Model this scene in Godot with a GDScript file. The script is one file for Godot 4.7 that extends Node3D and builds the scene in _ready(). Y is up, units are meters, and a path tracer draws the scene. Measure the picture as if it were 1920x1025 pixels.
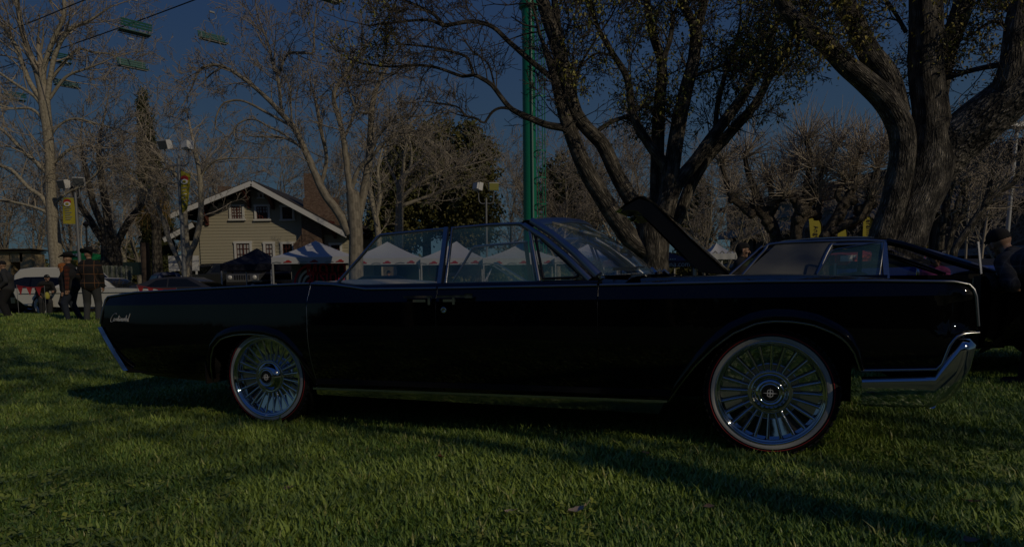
extends Node3D
# A black four-door convertible parked on the lawn of a fairground car show, low winter sun behind the camera on the right.

const EYE := Vector3(0, 0.94, 0)
const FOCAL := 1275.27        # focal length in pixels of a 1920 x 1025 photograph
const CX := 960.0
const CY := 649.77
var view := Basis(Vector3(0.99990547, -0.01369149, 0.00126416), Vector3(0.01374972, 0.99567035, -0.091932), Vector3(0, 0.0919407, 0.99576448))
var M := {}
var taken := {}
var rng := RandomNumberGenerator.new()
var pieces := {}

# ---------------------------------------------------------------- survey helpers
func ray(px: float, py: float) -> Vector3:
	return view * Vector3((px - CX) / FOCAL, -(py - CY) / FOCAL, -1.0)

func at(px: float, py: float, depth: float) -> Vector3:      # the point `depth` metres in front of the camera on a surveyed sight line
	var d := ray(px, py)
	return EYE + d * (depth / -d.z)

func ground(x: float, z: float) -> float:
	var h := 0.1 * exp(-(pow(x + 13.0, 2) / 60.0 + pow(z + 20.0, 2) / 30.0))
	h += 1.15 * smoothstep(-37.0, -45.0, z)
	h += 0.012 * sin(x * 1.7 + 1.0) * sin(z * 1.3) * smoothstep(-24.0, -12.0, z)
	return h

func on_ground(x: float, z: float) -> Vector3:
	return Vector3(x, ground(x, z), z)

# ---------------------------------------------------------------- mesh builder
class MB:
	var v := PackedVector3Array()
	var n := PackedVector3Array()
	var uv := PackedVector2Array()
	var ix := PackedInt32Array()

	func face(a: Vector3, b: Vector3, c: Vector3, ua := Vector2.ZERO, ub := Vector2.ZERO, uc := Vector2.ZERO) -> void:   # counter-clockwise seen from outside
		var nn := (b - a).cross(c - a).normalized()
		var k := v.size()
		v.append_array([a, b, c]); n.append_array([nn, nn, nn]); uv.append_array([ua, ub, uc])
		ix.append_array([k, k + 2, k + 1])

	func quad(a: Vector3, b: Vector3, c: Vector3, d: Vector3, su := 1.0, sv := 1.0) -> void:
		var nn := (b - a).cross(c - a)
		if nn.length_squared() < 1e-14: nn = (c - a).cross(d - a)
		nn = nn.normalized()
		var k := v.size()
		v.append_array([a, b, c, d]); n.append_array([nn, nn, nn, nn])
		uv.append_array([Vector2(0, 0), Vector2(su, 0), Vector2(su, sv), Vector2(0, sv)])
		ix.append_array([k, k + 2, k + 1, k, k + 3, k + 2])

	func box(c: Vector3, s: Vector3, b := Basis()) -> void:
		var h := s * 0.5
		var p := []
		for k in 8:
			p.append(c + b * Vector3(h.x if k & 1 else -h.x, h.y if k & 2 else -h.y, h.z if k & 4 else -h.z))
		quad(p[4], p[5], p[7], p[6]); quad(p[1], p[0], p[2], p[3]); quad(p[5], p[1], p[3], p[7])
		quad(p[0], p[4], p[6], p[2]); quad(p[6], p[7], p[3], p[2]); quad(p[0], p[1], p[5], p[4])

	func beam(a: Vector3, b: Vector3, w: float, t: float, up := Vector3.UP) -> void:   # a bar from a to b, w wide across, t tall
		var z := (b - a).normalized()
		var x := up.cross(z).normalized()
		if x.length_squared() < 0.5: x = Vector3.RIGHT
		box((a + b) * 0.5, Vector3(w, t, (b - a).length()), Basis(x, z.cross(x), z))

	func grid(rows: Array, flip := false, closed := false, us := 1.0, vs := 1.0) -> void:   # smooth sheet; rows of equal length
		var nr := rows.size()
		var nc: int = rows[0].size()
		var k0 := v.size()
		var acc := PackedVector3Array(); acc.resize(nr * nc)
		for i in nr - 1:
			var ra: PackedVector3Array = rows[i]
			var rb: PackedVector3Array = rows[i + 1]
			for j in nc - 1:
				var f := (ra[j + 1] - ra[j]).cross(rb[j] - ra[j]) + (rb[j] - rb[j + 1]).cross(ra[j + 1] - rb[j + 1])
				if flip: f = -f
				acc[i * nc + j] += f; acc[i * nc + j + 1] += f; acc[(i + 1) * nc + j] += f; acc[(i + 1) * nc + j + 1] += f
		if closed:
			for i in nr:
				var q := acc[i * nc] + acc[i * nc + nc - 1]
				acc[i * nc] = q; acc[i * nc + nc - 1] = q
		for i in nr:
			v.append_array(rows[i])
			for j in nc:
				n.append(acc[i * nc + j].normalized())
				uv.append(Vector2(us * j / (nc - 1), vs * i / (nr - 1)))
		for i in nr - 1:
			for j in nc - 1:
				var a := k0 + i * nc + j
				if flip: ix.append_array([a, a + 1, a + nc, a + 1, a + nc + 1, a + nc])
				else: ix.append_array([a, a + nc, a + 1, a + 1, a + nc, a + nc + 1])

	func tube(pts: PackedVector3Array, rad: PackedFloat32Array, sides := 6, cap := false, tile := 0.6, wob := 0.0) -> void:
		var m := pts.size()
		if m < 2: return
		var k0 := v.size()
		var t := (pts[1] - pts[0]).normalized()
		var x := t.cross(Vector3.UP if absf(t.y) < 0.9 else Vector3.RIGHT).normalized()
		var len := 0.0
		var ur := maxf(1.0, roundf(TAU * rad[0] / tile))
		for i in m:
			if i > 0: len += pts[i].distance_to(pts[i - 1])
			var tt := t
			if i < m - 1: tt = (pts[i + 1] - pts[maxi(i - 1, 0)]).normalized()
			else: tt = (pts[i] - pts[i - 1]).normalized()
			x = (x - tt * x.dot(tt)).normalized()
			var y := tt.cross(x)
			for k in sides + 1:
				var a := TAU * k / sides
				var d := x * cos(a) + y * sin(a)
				var rr := rad[i]
				if wob > 0.0: rr *= 1.0 + wob * (sin(a * 3.0 + len * 2.1) * 0.5 + sin(a * 5.0 - len * 3.7 + 1.3) * 0.35 + sin(len * 5.3 + a) * 0.3)
				v.append(pts[i] + d * rr); n.append(d); uv.append(Vector2(ur * k / sides, len / tile))
		var w := sides + 1
		for i in m - 1:
			for k in sides:
				var a := k0 + i * w + k
				ix.append_array([a, a + w, a + 1, a + 1, a + w, a + w + 1])
		if cap:
			for e in 2:
				var i := 0 if e == 0 else m - 1
				var c := v.size()
				var nn := (pts[0] - pts[1]).normalized() if e == 0 else (pts[m - 1] - pts[m - 2]).normalized()
				v.append(pts[i]); n.append(nn); uv.append(Vector2.ZERO)
				for k in sides + 1:
					v.append(v[k0 + i * w + k]); n.append(nn); uv.append(Vector2.ZERO)
				for k in sides:
					if e == 0: ix.append_array([c, c + 1 + k, c + 2 + k])
					else: ix.append_array([c, c + 2 + k, c + 1 + k])

	func pipe(a: Vector3, b: Vector3, r: float, sides := 8, r2 := -1.0) -> void:
		tube(PackedVector3Array([a, b]), PackedFloat32Array([r, r if r2 < 0.0 else r2]), sides, true)

	func lathe(prof: Array, segs: int, xf: Transform3D, smooth := false) -> void:   # prof: Vector2(radius, along axis y)
		if smooth:
			var rows := []
			for p in prof: rows.append(ring(p, segs, xf))
			grid(rows, true, true)
		else:
			for i in prof.size() - 1:
				grid([ring(prof[i], segs, xf), ring(prof[i + 1], segs, xf)], true, true)

	func ring(p: Vector2, segs: int, xf: Transform3D) -> PackedVector3Array:
		var r := PackedVector3Array()
		for k in segs + 1:
			var a := TAU * k / segs
			r.append(xf * Vector3(p.x * cos(a), p.y, p.x * sin(a)))
		return r

	func slab(poly: PackedVector2Array, xf: Transform3D, depth: float) -> void:   # polygon in xy (any turn), extruded from z = 0 to z = -depth
		var p := poly.duplicate()
		if Geometry2D.is_polygon_clockwise(p): p.reverse()
		var m := p.size()
		var tr := Geometry2D.triangulate_polygon(p)
		for i in range(0, tr.size(), 3):
			var a := p[tr[i]]
			var b := p[tr[i + 1]]
			var c := p[tr[i + 2]]
			if (b - a).cross(c - a) < 0.0:
				var q := b
				b = c; c = q
			face(xf * Vector3(a.x, a.y, 0), xf * Vector3(b.x, b.y, 0), xf * Vector3(c.x, c.y, 0), a, b, c)
			face(xf * Vector3(a.x, a.y, -depth), xf * Vector3(c.x, c.y, -depth), xf * Vector3(b.x, b.y, -depth), a, c, b)
		for i in m:
			var a := p[i]
			var b := p[(i + 1) % m]
			quad(xf * Vector3(a.x, a.y, 0), xf * Vector3(a.x, a.y, -depth), xf * Vector3(b.x, b.y, -depth), xf * Vector3(b.x, b.y, 0))

	func mesh() -> ArrayMesh:
		var am := ArrayMesh.new()
		var arr := []
		arr.resize(Mesh.ARRAY_MAX)
		arr[Mesh.ARRAY_VERTEX] = v; arr[Mesh.ARRAY_NORMAL] = n; arr[Mesh.ARRAY_TEX_UV] = uv; arr[Mesh.ARRAY_INDEX] = ix
		am.add_surface_from_arrays(Mesh.PRIMITIVE_TRIANGLES, arr)
		return am

# ---------------------------------------------------------------- object helpers
func put(called: String, mb, m: Material, parent: Node = self, xf := Transform3D()) -> MeshInstance3D:
	var o := MeshInstance3D.new()
	o.name = called
	o.mesh = mb.mesh() if mb is MB else mb
	o.material_override = m
	o.transform = xf
	parent.add_child(o, true)
	return o

func numbered(called: String) -> String:
	if not taken.has(called):
		taken[called] = 0
		return called
	taken[called] += 1
	return "%s_%03d" % [called, taken[called]]

func tag(o: Node, label: String, category: String, group := "") -> Node:
	o.name = numbered(String(o.name))
	o.set_meta("label", label); o.set_meta("category", category)
	if group != "": o.set_meta("group", group)
	return o

func thing(called: String, label: String, category: String, xf := Transform3D(), group := "") -> Node3D:
	var o := Node3D.new()
	o.name = numbered(called)
	add_child(o)
	o.transform = xf
	o.set_meta("label", label); o.set_meta("category", category)
	if group != "": o.set_meta("group", group)
	return o

func setting(called: String, mb, m: Material) -> MeshInstance3D:
	var o := put(called, mb, m)
	o.set_meta("kind", "structure")
	return o

func copies(called: String, mesh: Mesh, m: Material, where: Array, parent: Node = self, tints := PackedColorArray()) -> MultiMeshInstance3D:
	var mm := MultiMesh.new()
	mm.transform_format = MultiMesh.TRANSFORM_3D
	mm.use_colors = tints.size() > 0
	mm.mesh = mesh
	mm.instance_count = where.size()
	for i in where.size():
		mm.set_instance_transform(i, where[i])
		if tints.size() > 0: mm.set_instance_color(i, tints[i])
	var o := MultiMeshInstance3D.new()
	o.name = called
	o.multimesh = mm
	o.material_override = m
	parent.add_child(o, true)
	o.set_meta("kind", "stuff")
	return o

func facing(x: Vector3) -> Basis:    # an upright basis whose z looks along x
	var z := Vector3(x.x, 0, x.z).normalized()
	return Basis(Vector3.UP.cross(z), Vector3.UP, z)

# ---------------------------------------------------------------- materials
func lin(r: float, g: float, b: float) -> Color:
	return Color(r, g, b).linear_to_srgb()

func paint(r: float, g: float, b: float, rough := 0.6, metal := 0.0) -> StandardMaterial3D:
	var m := StandardMaterial3D.new()
	m.albedo_color = lin(r, g, b)
	m.roughness = rough
	m.metallic = metal
	return m

func noise_tex(freq: float, seed_: int, lo: Color, hi: Color, oct := 4, size := 512, kind := FastNoiseLite.TYPE_SIMPLEX_SMOOTH, mid := 0.5) -> NoiseTexture2D:
	var f := FastNoiseLite.new()
	f.noise_type = kind; f.frequency = freq; f.seed = seed_; f.fractal_octaves = oct
	var t := NoiseTexture2D.new()
	t.width = size; t.height = size; t.seamless = true; t.noise = f
	var g := Gradient.new()
	g.set_color(0, lo); g.set_color(1, hi)
	if mid != 0.5: g.set_offset(0, mid - 0.25); g.set_offset(1, mid + 0.25)
	t.color_ramp = g
	return t

func bark(lo: Color, hi: Color, relief: float, seed_: int, stretch := 0.25, freq := 0.03, worm := true) -> StandardMaterial3D:
	# furrowed bark laid along the limb: dark cracks between long plates
	var w := 256
	var fine := FastNoiseLite.new(); fine.seed = seed_; fine.frequency = freq; fine.fractal_octaves = 3
	if worm: fine.fractal_type = FastNoiseLite.FRACTAL_RIDGED
	var patch := FastNoiseLite.new(); patch.seed = seed_ + 7; patch.frequency = 0.012; patch.fractal_octaves = 4
	var col := Image.create(w, w, false, Image.FORMAT_RGB8)
	var hgt := Image.create(w, w, false, Image.FORMAT_RGB8)
	for y in w:
		for x in w:
			# blend over the edge so that the pattern closes on itself
			var u := float(x) / w
			var t := float(y) / w
			var a := fine.get_noise_3d(cos(u * TAU) * 40.0, sin(u * TAU) * 40.0, y * stretch)
			var a2 := fine.get_noise_3d(cos(u * TAU) * 40.0, sin(u * TAU) * 40.0, (y - w) * stretch)
			var q := a * (1.0 - t) + a2 * t if t > 0.0 else a
			var pz := patch.get_noise_3d(cos(u * TAU) * 40.0, sin(u * TAU) * 40.0, cos(t * TAU) * 40.0 + 100.0)
			var s := clampf(0.5 + q * 0.6, 0.0, 1.0)
			if worm: s = smoothstep(0.12, 0.72, 1.0 - s)
			hgt.set_pixel(x, y, Color(s, s, s))
			col.set_pixel(x, y, lo.lerp(hi, clampf(s * 0.75 + 0.2 + pz * 0.7, 0.0, 1.0)))
	var m := StandardMaterial3D.new()
	m.albedo_texture = ImageTexture.create_from_image(col)
	m.roughness = 0.9
	if relief > 0.0:
		m.heightmap_enabled = true
		m.heightmap_texture = ImageTexture.create_from_image(hgt)
		m.heightmap_scale = relief
	return m

func glass(r: float, g: float, b: float, alpha: float) -> StandardMaterial3D:
	var m := StandardMaterial3D.new()
	var c := lin(r, g, b)
	m.albedo_color = Color(c.r, c.g, c.b, alpha)
	m.transparency = BaseMaterial3D.TRANSPARENCY_ALPHA
	m.roughness = 0.0
	return m

func make_materials() -> void:
	M.paint = paint(0.003, 0.003, 0.0035, 0.03)
	M.chrome = paint(0.72, 0.74, 0.76, 0.04, 1.0)
	M.steel = paint(0.5, 0.51, 0.53, 0.22, 1.0)
	M.satin = paint(0.36, 0.37, 0.40, 0.35, 1.0)
	M.badge = paint(0.78, 0.78, 0.77, 0.3)
	M.seam = paint(0.10, 0.10, 0.11, 0.3, 1.0)
	M.rubber = paint(0.012, 0.012, 0.012, 0.75)
	M.whitewall = paint(0.62, 0.61, 0.57, 0.5)
	M.redline = paint(0.62, 0.045, 0.05, 0.5)
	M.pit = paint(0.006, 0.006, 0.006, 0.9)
	M.trim = paint(0.01, 0.01, 0.01, 0.4)
	M.cream = paint(0.62, 0.57, 0.43, 0.55)
	M.cloth = paint(0.012, 0.012, 0.014, 0.95)
	M.glass = glass(0.26, 0.56, 0.56, 0.25)
	M.windscreen = glass(0.55, 0.8, 0.75, 0.12)
	M.dark_glass = paint(0.01, 0.012, 0.015, 0.02)
	M.white = paint(0.78, 0.78, 0.77, 0.5)
	M.ivory = paint(0.72, 0.72, 0.68, 0.12)
	M.asphalt = paint(0.06, 0.06, 0.062, 0.9)
	M.grey_metal = paint(0.26, 0.27, 0.28, 0.45, 0.3)
	M.green_paint = paint(0.012, 0.235, 0.13, 0.35)
	M.black = paint(0.01, 0.01, 0.011, 0.6)
	M.skin = paint(0.42, 0.25, 0.17, 0.55)
	M.skin.subsurf_scatter_enabled = true; M.skin.subsurf_scatter_strength = 0.1

# ---------------------------------------------------------------- camera, sky, sun
func make_world() -> void:
	var cam := Camera3D.new()
	cam.name = "camera"
	cam.projection = Camera3D.PROJECTION_FRUSTUM
	cam.near = 0.1; cam.far = 900.0
	cam.size = 0.1 * 1025.0 / FOCAL
	cam.frustum_offset = Vector2(0, 0.1 * (CY - 512.5) / FOCAL)
	cam.transform = Transform3D(view, EYE)
	add_child(cam)
	cam.make_current()
	var env := Environment.new()
	env.background_mode = Environment.BG_SKY
	var sky := ProceduralSkyMaterial.new()
	sky.sky_top_color = lin(0.050, 0.168, 0.65)
	sky.sky_horizon_color = lin(0.33, 0.585, 0.66)
	sky.sky_curve = 0.2
	sky.sky_energy_multiplier = 0.92
	sky.ground_bottom_color = Color(0.12, 0.13, 0.09)
	sky.ground_horizon_color = Color(0.45, 0.5, 0.5)
	env.sky = Sky.new()
	env.sky.sky_material = sky
	env.tonemap_mode = Environment.TONE_MAPPER_LINEAR
	env.tonemap_exposure = 0.155
	env.sdfgi_enabled = true; env.ssao_enabled = true; env.ssil_enabled = true
	var we := WorldEnvironment.new()
	we.name = "world"
	we.environment = env
	add_child(we)
	var sun := DirectionalLight3D.new()
	sun.name = "sun"
	sun.light_energy = 1.6
	sun.light_color = Color(1.0, 0.93, 0.80)
	sun.light_angular_distance = 0.5
	sun.shadow_enabled = true
	var az := deg_to_rad(44.0)        # to the right of straight behind the camera
	var el := deg_to_rad(29.0)
	var from := Vector3(sin(az) * cos(el), sin(el), cos(az) * cos(el))
	sun.look_at_from_position(from * 100.0, Vector3.ZERO)
	add_child(sun)

# ---------------------------------------------------------------- lawn, road, grass
func make_ground() -> void:
	var b := MB.new()
	var rows := []
	var zs := PackedFloat32Array()
	var z := 30.0
	while z > -420.0:
		zs.append(z)
		z -= 0.5 if z < 4.0 and z > -30.0 else (1.0 if z > -50.0 else 20.0)
	var xs := PackedFloat32Array([-400, -200, -100, -60])
	var xx := -40.0
	while xx <= 40.0:
		xs.append(xx); xx += 0.8
	xs.append_array([60, 100, 200, 400])
	for zz in zs:
		var r := PackedVector3Array()
		for x in xs: r.append(on_ground(x, zz))
		rows.append(r)
	b.grid(rows)
	M.lawn = paint(1, 1, 1, 0.95)
	M.lawn.albedo_texture = noise_tex(0.02, 3, lin(0.035, 0.055, 0.015), lin(0.07, 0.10, 0.028), 5)
	M.lawn.uv1_triplanar = true; M.lawn.uv1_world_triplanar = true; M.lawn.uv1_scale = Vector3.ONE * 0.35
	setting("lawn", b, M.lawn)
	var rd := MB.new()
	rows = []
	for k in 9:
		var r := PackedVector3Array()
		for x in range(-110, 71, 4): r.append(on_ground(x, -27.2 - k) + Vector3.UP * 0.006)
		rows.append(r)
	rd.grid(rows)
	M.asphalt.albedo_texture = noise_tex(0.05, 9, Color(0.75, 0.75, 0.75), Color(1.1, 1.1, 1.1), 5)
	M.asphalt.uv1_triplanar = true; M.asphalt.uv1_world_triplanar = true; M.asphalt.uv1_scale = Vector3.ONE * 0.4
	setting("road", rd, M.asphalt)

	# grass blades: a few tufts of bent blades, spread over the part of the lawn in view
	var gm := []
	for k in 4:
		var tb := MB.new()
		rng.seed = 100 + k
		for i in 16:
			blade(tb, Vector3(rng.randf_range(-0.06, 0.06), 0, rng.randf_range(-0.06, 0.06)), rng.randf() * TAU, rng.randf_range(0.022, 0.050), rng.randf_range(0.2, 0.9), rng.randf_range(0.0024, 0.0046))
		gm.append(tb.mesh())
	M.grass = paint(0.255, 0.365, 0.088, 0.42)
	M.grass.vertex_color_use_as_albedo = true
	M.grass.backlight_enabled = true; M.grass.backlight = Color(0.35, 0.42, 0.12)
	var where := [[], [], [], []]
	var tint := [PackedColorArray(), PackedColorArray(), PackedColorArray(), PackedColorArray()]
	rng.seed = 5
	var tone := FastNoiseLite.new(); tone.seed = 21; tone.frequency = 0.55
	var d := 1.9
	while d < 26.0:
		var step := 0.031 * maxf(1.0, d / 4.2)
		var half := d * 0.80 + 0.6
		var x := -half
		while x < half:
			var px := x + rng.randf_range(-1, 1) * step * 0.8
			var pz := -d + rng.randf_range(-1, 1) * step * 0.8
			x += step
			if true:
				var k := rng.randi() % 4
				var s := rng.randf_range(0.75, 1.25) * minf(2.0, maxf(1.0, sqrt(d / 5.0)))
				var tn := tone.get_noise_2d(px, pz)
				s *= 1.0 + tn * 0.5
				var up := Basis(Vector3.RIGHT, rng.randf_range(-0.2, 0.2)) * Basis(Vector3.UP, rng.randf() * TAU)
				where[k].append(Transform3D(up.scaled(Vector3(s * 1.2, s * rng.randf_range(0.8, 1.2), s * 1.2)), on_ground(px, pz)))
				var q := rng.randf()
				var c := Color(0.48, 0.62, 0.55).lerp(Color(1.45, 1.32, 1.1), clampf(0.5 + tn * 0.8 + (q - 0.5) * 1.1, 0, 1))
				if q > 0.96: c = Color(1.9, 1.35, 1.9)
				tint[k].append(c)
		d += step
	var gr := thing("grass", "short green grass blades covering the lawn", "grass")
	gr.set_meta("kind", "stuff")
	for k in 4: copies("grass_blades", gm[k], M.grass, where[k], gr, tint[k])
	# broad clover leaves in patches
	var cb := MB.new()
	for k in 3:
		var a := TAU * k / 3.0
		var dir := Vector3(cos(a), 0.25, sin(a))
		var side := Vector3(-sin(a), 0, cos(a))
		cb.face(Vector3(0, 0.045, 0), Vector3(0, 0.045, 0) + dir * 0.016 - side * 0.011, Vector3(0, 0.045, 0) + dir * 0.026)
		cb.face(Vector3(0, 0.045, 0), Vector3(0, 0.045, 0) + dir * 0.026, Vector3(0, 0.045, 0) + dir * 0.016 + side * 0.011)
	M.clover = paint(0.23, 0.31, 0.07, 0.45)
	M.clover.vertex_color_use_as_albedo = true
	where = []
	var ct := PackedColorArray()
	var patch := FastNoiseLite.new(); patch.seed = 77; patch.frequency = 0.5
	for i in 9000:
		var dd := rng.randf_range(2.0, 9.0)
		var x := rng.randf_range(-1, 1) * (dd * 0.8)
		if patch.get_noise_2d(x, dd) < 0.28 or under_car(x, -dd): continue
		var s := rng.randf_range(0.5, 1.1)
		where.append(Transform3D((Basis(Vector3.UP, rng.randf() * TAU) * Basis(Vector3.RIGHT, rng.randf_range(-0.5, 0.5))).scaled(Vector3.ONE * s), on_ground(x, -dd) + Vector3.UP * rng.randf_range(-0.015, 0.012)))
		ct.append(Color(1, 1, 1).lerp(Color(1.5, 1.25, 0.8), rng.randf()))
	var cl := copies("clover", cb.mesh(), M.clover, where, self, ct)
	tag(cl, "patches of small round clover leaves among the grass", "clover")
	cl.remove_meta("category"); cl.set_meta("kind", "stuff"); cl.set_meta("category", "clover")
	make_fallen_leaves()

func blade(b: MB, p: Vector3, yaw: float, h: float, bend: float, w: float) -> void:
	var f := Vector3(cos(yaw), 0, sin(yaw))
	var s := Vector3(-sin(yaw), 0, cos(yaw)) * w
	var a := p + f * h * bend * 0.25 + Vector3.UP * h * 0.55
	var t := p + f * h * bend + Vector3.UP * h
	b.quad(p - s, p + s, a + s * 0.8, a - s * 0.8)
	b.face(a - s * 0.8, a + s * 0.8, t)

func under_car(x: float, z: float) -> bool:
	var q := car_xf.affine_inverse() * Vector3(x, 0, z)
	return (q.x > -1.3 and q.x < 3.95 and absf(q.z) < 0.6)

func leaf_mesh(seed_: int, size: float) -> ArrayMesh:      # a curled dry leaf with a midrib fold
	var b := MB.new()
	rng.seed = seed_
	var rows := []
	var ph := rng.randf() * TAU
	for i in 9:
		var t := i / 8.0
		var w := size * 0.42 * sin(PI * pow(t, 0.8)) * (1.0 + 0.18 * sin(t * 17.0 + ph))
		var r := PackedVector3Array()
		for j in 5:
			var q := (j - 2) / 2.0
			r.append(Vector3(q * w, size * (0.16 * absf(q) * (0.6 + 0.4 * sin(ph + q * 2.0)) + 0.16 * pow(t - 0.5, 2) * 2.0), (t - 0.5) * size))
		rows.append(r)
	b.grid(rows)
	b.tube(PackedVector3Array([Vector3(0, size * 0.08, size * 0.5), Vector3(0.2 * size, size * 0.2, size * 0.85)]), PackedFloat32Array([0.001, 0.0008]), 4)
	return b.mesh()

func make_fallen_leaves() -> void:
	var brown := paint(0.26, 0.17, 0.11, 0.7)
	var tan := paint(0.56, 0.43, 0.31, 0.7)
	var red := paint(0.16, 0.06, 0.035, 0.7)
	var yellow := paint(0.30, 0.30, 0.09, 0.6)
	# pixel spot, size, colour, label
	var spots := [
		[1083, 964, 0.085, tan, "large pale tan curled leaf, nearest the bottom edge, left of centre of the front wheel"],
		[541, 918, 0.055, brown, "small brown pointed leaf on the grass below the rear wheel"],
		[1186, 877, 0.04, yellow, "pale yellow curled leaf in the grass left of the front wheel's foot"],
		[1211, 857, 0.045, brown, "orange brown leaf upright in the grass above the pale yellow leaf"],
		[1128, 862, 0.03, red, "tiny dark red leaf in the grass left of the orange brown leaf"],
		[1487, 842, 0.085, tan, "pinkish tan leaf leaning on the foot of the front tyre"],
		[1330, 957, 0.05, brown, "crumpled brown leaf in the grass right of the large tan leaf"],
		[827, 862, 0.05, red, "dark red leaf in the grass between the wheels"],
		[1060, 790, 0.05, brown, "brown leaf near the shadow under the sill"],
		[1828, 944, 0.05, red, "dark leaf lying in shade near the right edge"],
		[955, 965, 0.04, tan, "small pale leaf at the right end of the weed patch"],
		[1820, 1022, 0.06, brown, "reddish brown leaf on the very bottom edge at right"],
		[886, 784, 0.04, red, "small reddish leaf just in front of the sill shadow"],
		[1036, 831, 0.03, red, "tiny red brown leaf in front of the door seam"],
	]
	for k in spots.size():
		var s = spots[k]
		var d := ray(s[0], s[1])
		var p := EYE + d * ((0.03 - EYE.y) / d.y)
		rng.seed = 900 + k
		var o := put("fallen_leaf", leaf_mesh(300 + k, s[2]), s[3], self, Transform3D(Basis(Vector3.UP, rng.randf() * TAU) * Basis(Vector3.RIGHT, rng.randf_range(-0.3, 0.3)), Vector3(p.x, ground(p.x, p.z) + 0.042, p.z)))
		tag(o, s[4], "leaf", "dry leaves fallen on the lawn")

# ---------------------------------------------------------------- the black convertible (x forward, y up, z to its right side)
var car_xf := Transform3D(Basis(Vector3(0.94226873, 0.00665702, 0.33479147), Vector3(-0.00627284, 0.99997784, -0.00222876), Vector3(-0.33479889, 0, 0.94228961)), Vector3.ZERO)

const TOP := [[-1.457, 0.684], [-1.424, 0.78], [-1.402, 0.87], [-1.385, 0.893], [-1.1, 0.921], [-0.376, 0.939], [-0.017, 0.948], [0.397, 0.955], [0.437, 0.951], [0.566, 0.946], [0.70, 0.929], [0.821, 0.912], [1.3, 0.909], [2.3, 0.909], [3.13, 0.911], [3.67, 0.904], [4.0, 0.893], [4.065, 0.878], [4.085, 0.855], [4.095, 0.82], [4.113, 0.645]]
const LOW := [[-1.457, 0.683], [-1.229, 0.352], [-1.07, 0.32], [-0.748, 0.298], [-0.513, 0.289], [-0.478, 0.288], [-0.46, 0.34], [-0.438, 0.408], [-0.41, 0.475], [-0.373, 0.539], [-0.306, 0.593], [-0.25, 0.61], [-0.19, 0.623], [-0.12, 0.63], [-0.053, 0.632], [0.066, 0.624], [0.165, 0.601], [0.21, 0.577], [0.244, 0.549], [0.28, 0.515], [0.305, 0.485], [0.33, 0.438], [0.349, 0.391], [0.375, 0.33], [0.396, 0.276], [1.0, 0.274], [2.676, 0.268], [2.70, 0.305], [2.733, 0.355], [2.823, 0.474], [2.86, 0.515], [2.911, 0.568], [2.965, 0.613], [3.019, 0.653], [3.118, 0.698], [3.165, 0.708], [3.215, 0.713], [3.297, 0.710], [3.35, 0.702], [3.398, 0.692], [3.44, 0.675], [3.484, 0.655], [3.52, 0.632], [3.55, 0.605], [3.583, 0.555], [3.6, 0.51], [3.614, 0.468], [3.936, 0.482], [3.959, 0.507], [3.985, 0.597], [4.0, 0.622], [4.014, 0.639], [4.048, 0.652], [4.113, 0.654]]

func look_up(tab: Array, s: float) -> float:
	for i in tab.size() - 1:
		if s <= tab[i + 1][0]:
			var t: float = clampf((s - tab[i][0]) / (tab[i + 1][0] - tab[i][0]), 0, 1)
			return lerpf(tab[i][1], tab[i + 1][1], t)
	return tab[-1][1]

func side_z(s: float, h: float) -> float:     # half width of the body at station s and height h
	var hc := 0.832
	var z := 0.0
	if h > hc: z = lerpf(0.998, 0.958, (h - hc) / 0.085)
	elif h > 0.66: z = lerpf(1.004, 0.998, (h - 0.66) / (hc - 0.66))
	else: z = 1.004 - 0.11 * pow((0.66 - h) / 0.4, 2)
	if s > 3.93: z -= 0.055 * pow((s - 3.93) / 0.18, 2)
	if s > 3.90 and h > 0.66 and h < 0.86:               # scooped end of the fender beside the lamps
		z -= 0.016 * sin(clampf((s - 3.90) / 0.19, 0.0, 1.0) * PI) * smoothstep(0.66, 0.69, h) * (1.0 - smoothstep(0.81, 0.86, h)) * (1.0 + 0.35 * sin(s * 90.0 + h * 6.0))
	if s < -0.9: z -= 0.05 * pow((-0.9 - s) / 0.55, 2)
	return z

func stations(s0: float, s1: float) -> PackedFloat32Array:
	var all := []
	for q in TOP: all.append(q[0])
	for q in LOW: all.append(q[0])
	var s := -1.44
	while s < 4.1:
		all.append(s); s += 0.09 if s < 3.86 else 0.014
	all.sort()
	var r := PackedFloat32Array([s0])
	for x in all:
		if x > r[-1] + 0.004 and x < s1 - 0.004: r.append(x)
	r.append(s1)
	return r

func body_panel(side: float, s0: float, s1: float) -> MB:
	var b := MB.new()
	var st := stations(s0, s1)
	var up_rows := []
	var lo_rows := []
	for s in st:
		var ht := look_up(TOP, s)
		var hl := minf(look_up(LOW, s), ht - 0.001)
		var hc := clampf(0.832, hl, ht)
		var ru := PackedVector3Array()
		var rl := PackedVector3Array()
		for k in 4:
			var h := lerpf(ht, hc, k / 3.0)
			ru.append(Vector3(s, h, side * side_z(s, h)))
		for k in 13:
			var h := lerpf(hc, hl, k / 12.0)
			rl.append(Vector3(s, h, side * side_z(s, h)))
		rl.append(Vector3(s, hl, side * (side_z(s, hl) - 0.035)))      # folded under edge
		up_rows.append(ru); lo_rows.append(rl)
	b.grid(up_rows, side < 0.0)
	b.grid(lo_rows, side < 0.0)
	# door edges folded inwards
	for e in 2:
		var s := s0 if e == 0 else s1
		var ht := look_up(TOP, s)
		var hl := minf(look_up(LOW, s), ht - 0.001)
		var ra := PackedVector3Array()
		var rb := PackedVector3Array()
		for k in 13:
			var h := lerpf(ht, hl, k / 12.0)
			ra.append(Vector3(s, h, side * side_z(s, h)))
			rb.append(Vector3(s, h, side * (side_z(s, h) - 0.04)))
		b.grid([ra, rb], (side < 0.0) != (e == 1))
	return b

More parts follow.
